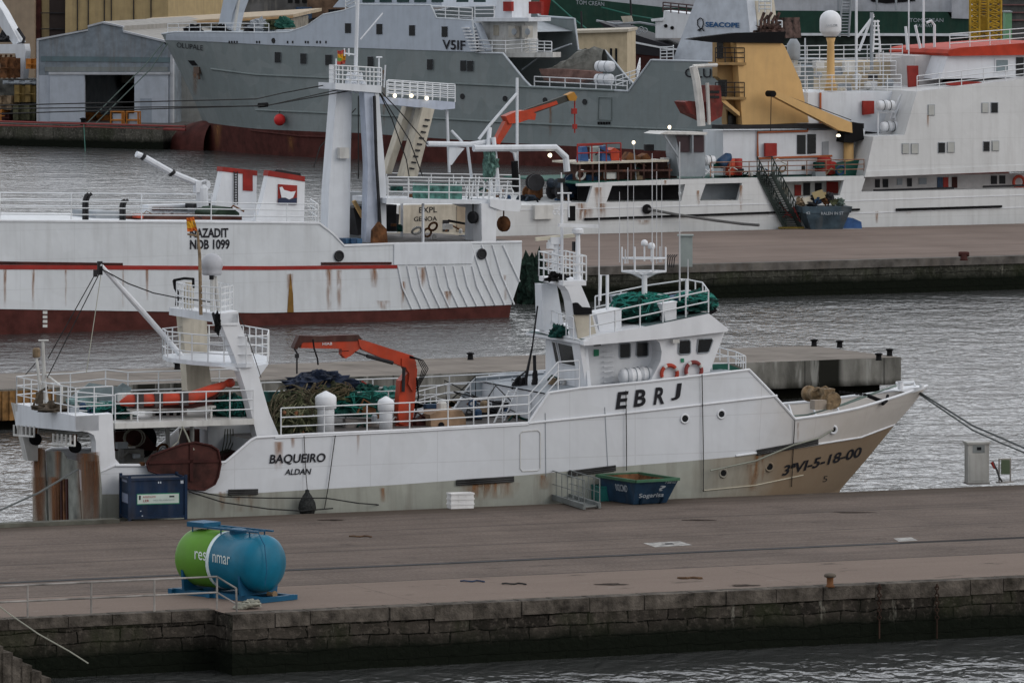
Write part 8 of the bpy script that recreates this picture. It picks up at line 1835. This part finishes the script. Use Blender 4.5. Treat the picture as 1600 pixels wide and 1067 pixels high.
letters('TOM CREAN', (900, 7), (944, 10), 6.5, lambda x, y: FE.P(x, y, -.05), 0, .0).build('lettering', SKW, t)
letters('TOM CREAN', (1421, 35), (1474, 35), 6, lambda x, y: FE.P(x, y, -.05), 0, .0).build('lettering', SKW, t)
letters('GALWAY', (1430, 43), (1457, 43), 5, lambda x, y: FE.P(x, y, -.05), 0, .0).build('lettering', SKW, t)
for x in (1310, 1338, 1370, 1400): tubes(FE, 'stanchion', [[(x, 17, -.2), (x, -8, -.2)]], .12, SHADEG, t)
part(FE, 'dark_recess', [(1356, -5), (1430, -5), (1430, 2), (1385, 6), (1362, 3)], .2, .3, BLACK, t)
part(FE, 'white_house', [(1487, -5), (1515, -5), (1515, 30), (1487, 29)], -.3, 4, LIL, t)
mb = MB()
for x0 in (1316, 1330): mb.tube([FE.P(x0, -5, -1), FE.P(x0 - 4, 58, -1)], .12, 5)
for k in range(13): mb.tube([FE.P(1316 - .3 * k, -4 + 4.8 * k, -1), FE.P(1330 - .3 * k, -4 + 4.8 * k, -1)], .08, 4)
mb.build('boarding_ladder', SHADEG, t)
tubes(FE, 'mooring_line', [[(862, 0, -1), (890, 25, -3), (920, 48, -6)], [(940, 12, -1), (990, 25, -3), (1020, 30, -5)]], .08, mat('teal line', (.02, .12, .09)), t)
# yellow lattice crane
FW = bfr(600, 0)
t = thing('lattice_crane', 'yellow lattice crane tower at the top right, above the red roof', 'crane', FW.P(1540, 110, 0))
YC = mat('lattice yellow', (.42, .26, .03), .6, var=.3, rust=.2)
for x0, x1, w_ in ((1516, 1530, 0), (1544, 1564, 0), (1522, 1552, 2.2)):
    mb = MB()
    for x in (x0, x1): mb.tube([FW.P(x, -20, w_), FW.P(x, 110, w_)], .13, 5)
    y = -15
    while y < 105: mb.tube([FW.P(x0, y, w_), FW.P(x1, y + 9, w_)], .09, 4); mb.tube([FW.P(x1, y, w_), FW.P(x0, y + 9, w_)], .09, 4); mb.tube([FW.P(x0, y, w_), FW.P(x1, y, w_)], .09, 4); y += 9
    mb.build('lattice', YC, t)
part(FW, 'machine_box', [(1530, 26), (1545, 26), (1545, 48), (1530, 48)], .5, 2, YC, t)
t = thing('light_green_block', 'light green painted block right of the yellow lattice crane', 'block', FW.P(1575, 100, 4))
part(FW, 'body', [(1571, 20), (1581, 20), (1581, 100), (1571, 100)], 4, 7, mat('light green', (.17, .36, .22), .7), t); part(FW, 'cap', [(1570, 18), (1582, 18), (1582, 20), (1570, 20)], 3.9, 7.1, SHADEG, t)
FV = bfr(720, 0)
t = thing('dark_building', 'dark grey building behind the yellow lattice crane in the top right corner', 'building', FV.P(1570, 100, 0))
part(FV, 'wall', [(1486, -30), (1720, -30), (1720, 130), (1486, 130)], 0, 20, mat('dark grey facade', (.07, .075, .075), .8, var=.3, streak=.4), t)
for k in range(4): part(FV, 'pale_band', [(1560, -5 + 12 * k), (1640, -5 + 12 * k), (1640, -3 + 12 * k), (1560, -3 + 12 * k)], -.2, 0, mat('band red grey', (.15, .08, .08)), t)
# clutter on the quay beyond (behind the right ship)
cl_l = 0
# distant ridge closing the view
mb = MB(); rows = []
for k in range(3): rows.append([V((x, 1300 + 150 * k, 2 + k * (70 + 25 * NZ.noise(V((x * .01, k, 3)))))) for x in range(-1500, 1501, 50)])
mb.loft(rows, flip=True); setting(mb, 'hillside', mat('dark hillside', (.045, .055, .045), .95, var=.6, scale=.05))
# ropes from the grey bow
q1 = FL.P(135, 194, .3)
moor3([S3(256, 66, -.2), S3(240, 95, -2) if False else FL.P(200, 136, .5).lerp(S3(256, 66, -.2), .5), q1], .05, mat('green grey rope', ()), 'left one of the two ropes from the grey bow to the shore before the shed')
moor3([S3(262, 68, -.2), FL.P(215, 140, .5).lerp(S3(262, 68, -.2), .45), FL.P(148, 195, .3)], .05, mat('green grey rope', ()), 'right one of the two ropes from the grey bow to the shore before the shed')
c = FL.P(130, 196, .4); t = thing('mooring_bollard', 'black bollard with ropes on the shore quay before the shed doorway', 'bollard', c)
MB().lathe(c, Z, [(.3, 0), (.22, .1), (.22, .5)], 12).build('post', BLACK, t, True); MB().lathe(c + Z * .5, Z, [(.3, 0), (.34, .1), (.1, .18)], 12).build('cap', BLACK, t, True)
mb = MB(); mb.tube([FL.P(131, 195, 0), FL.P(134, 250, -9), FL.P(138, 300, -20)], .04, 4); solo(mb, 'trailing_line', mat('teal line', ()), 'thin teal line dropping from the shore bollard across the water', 'rope')
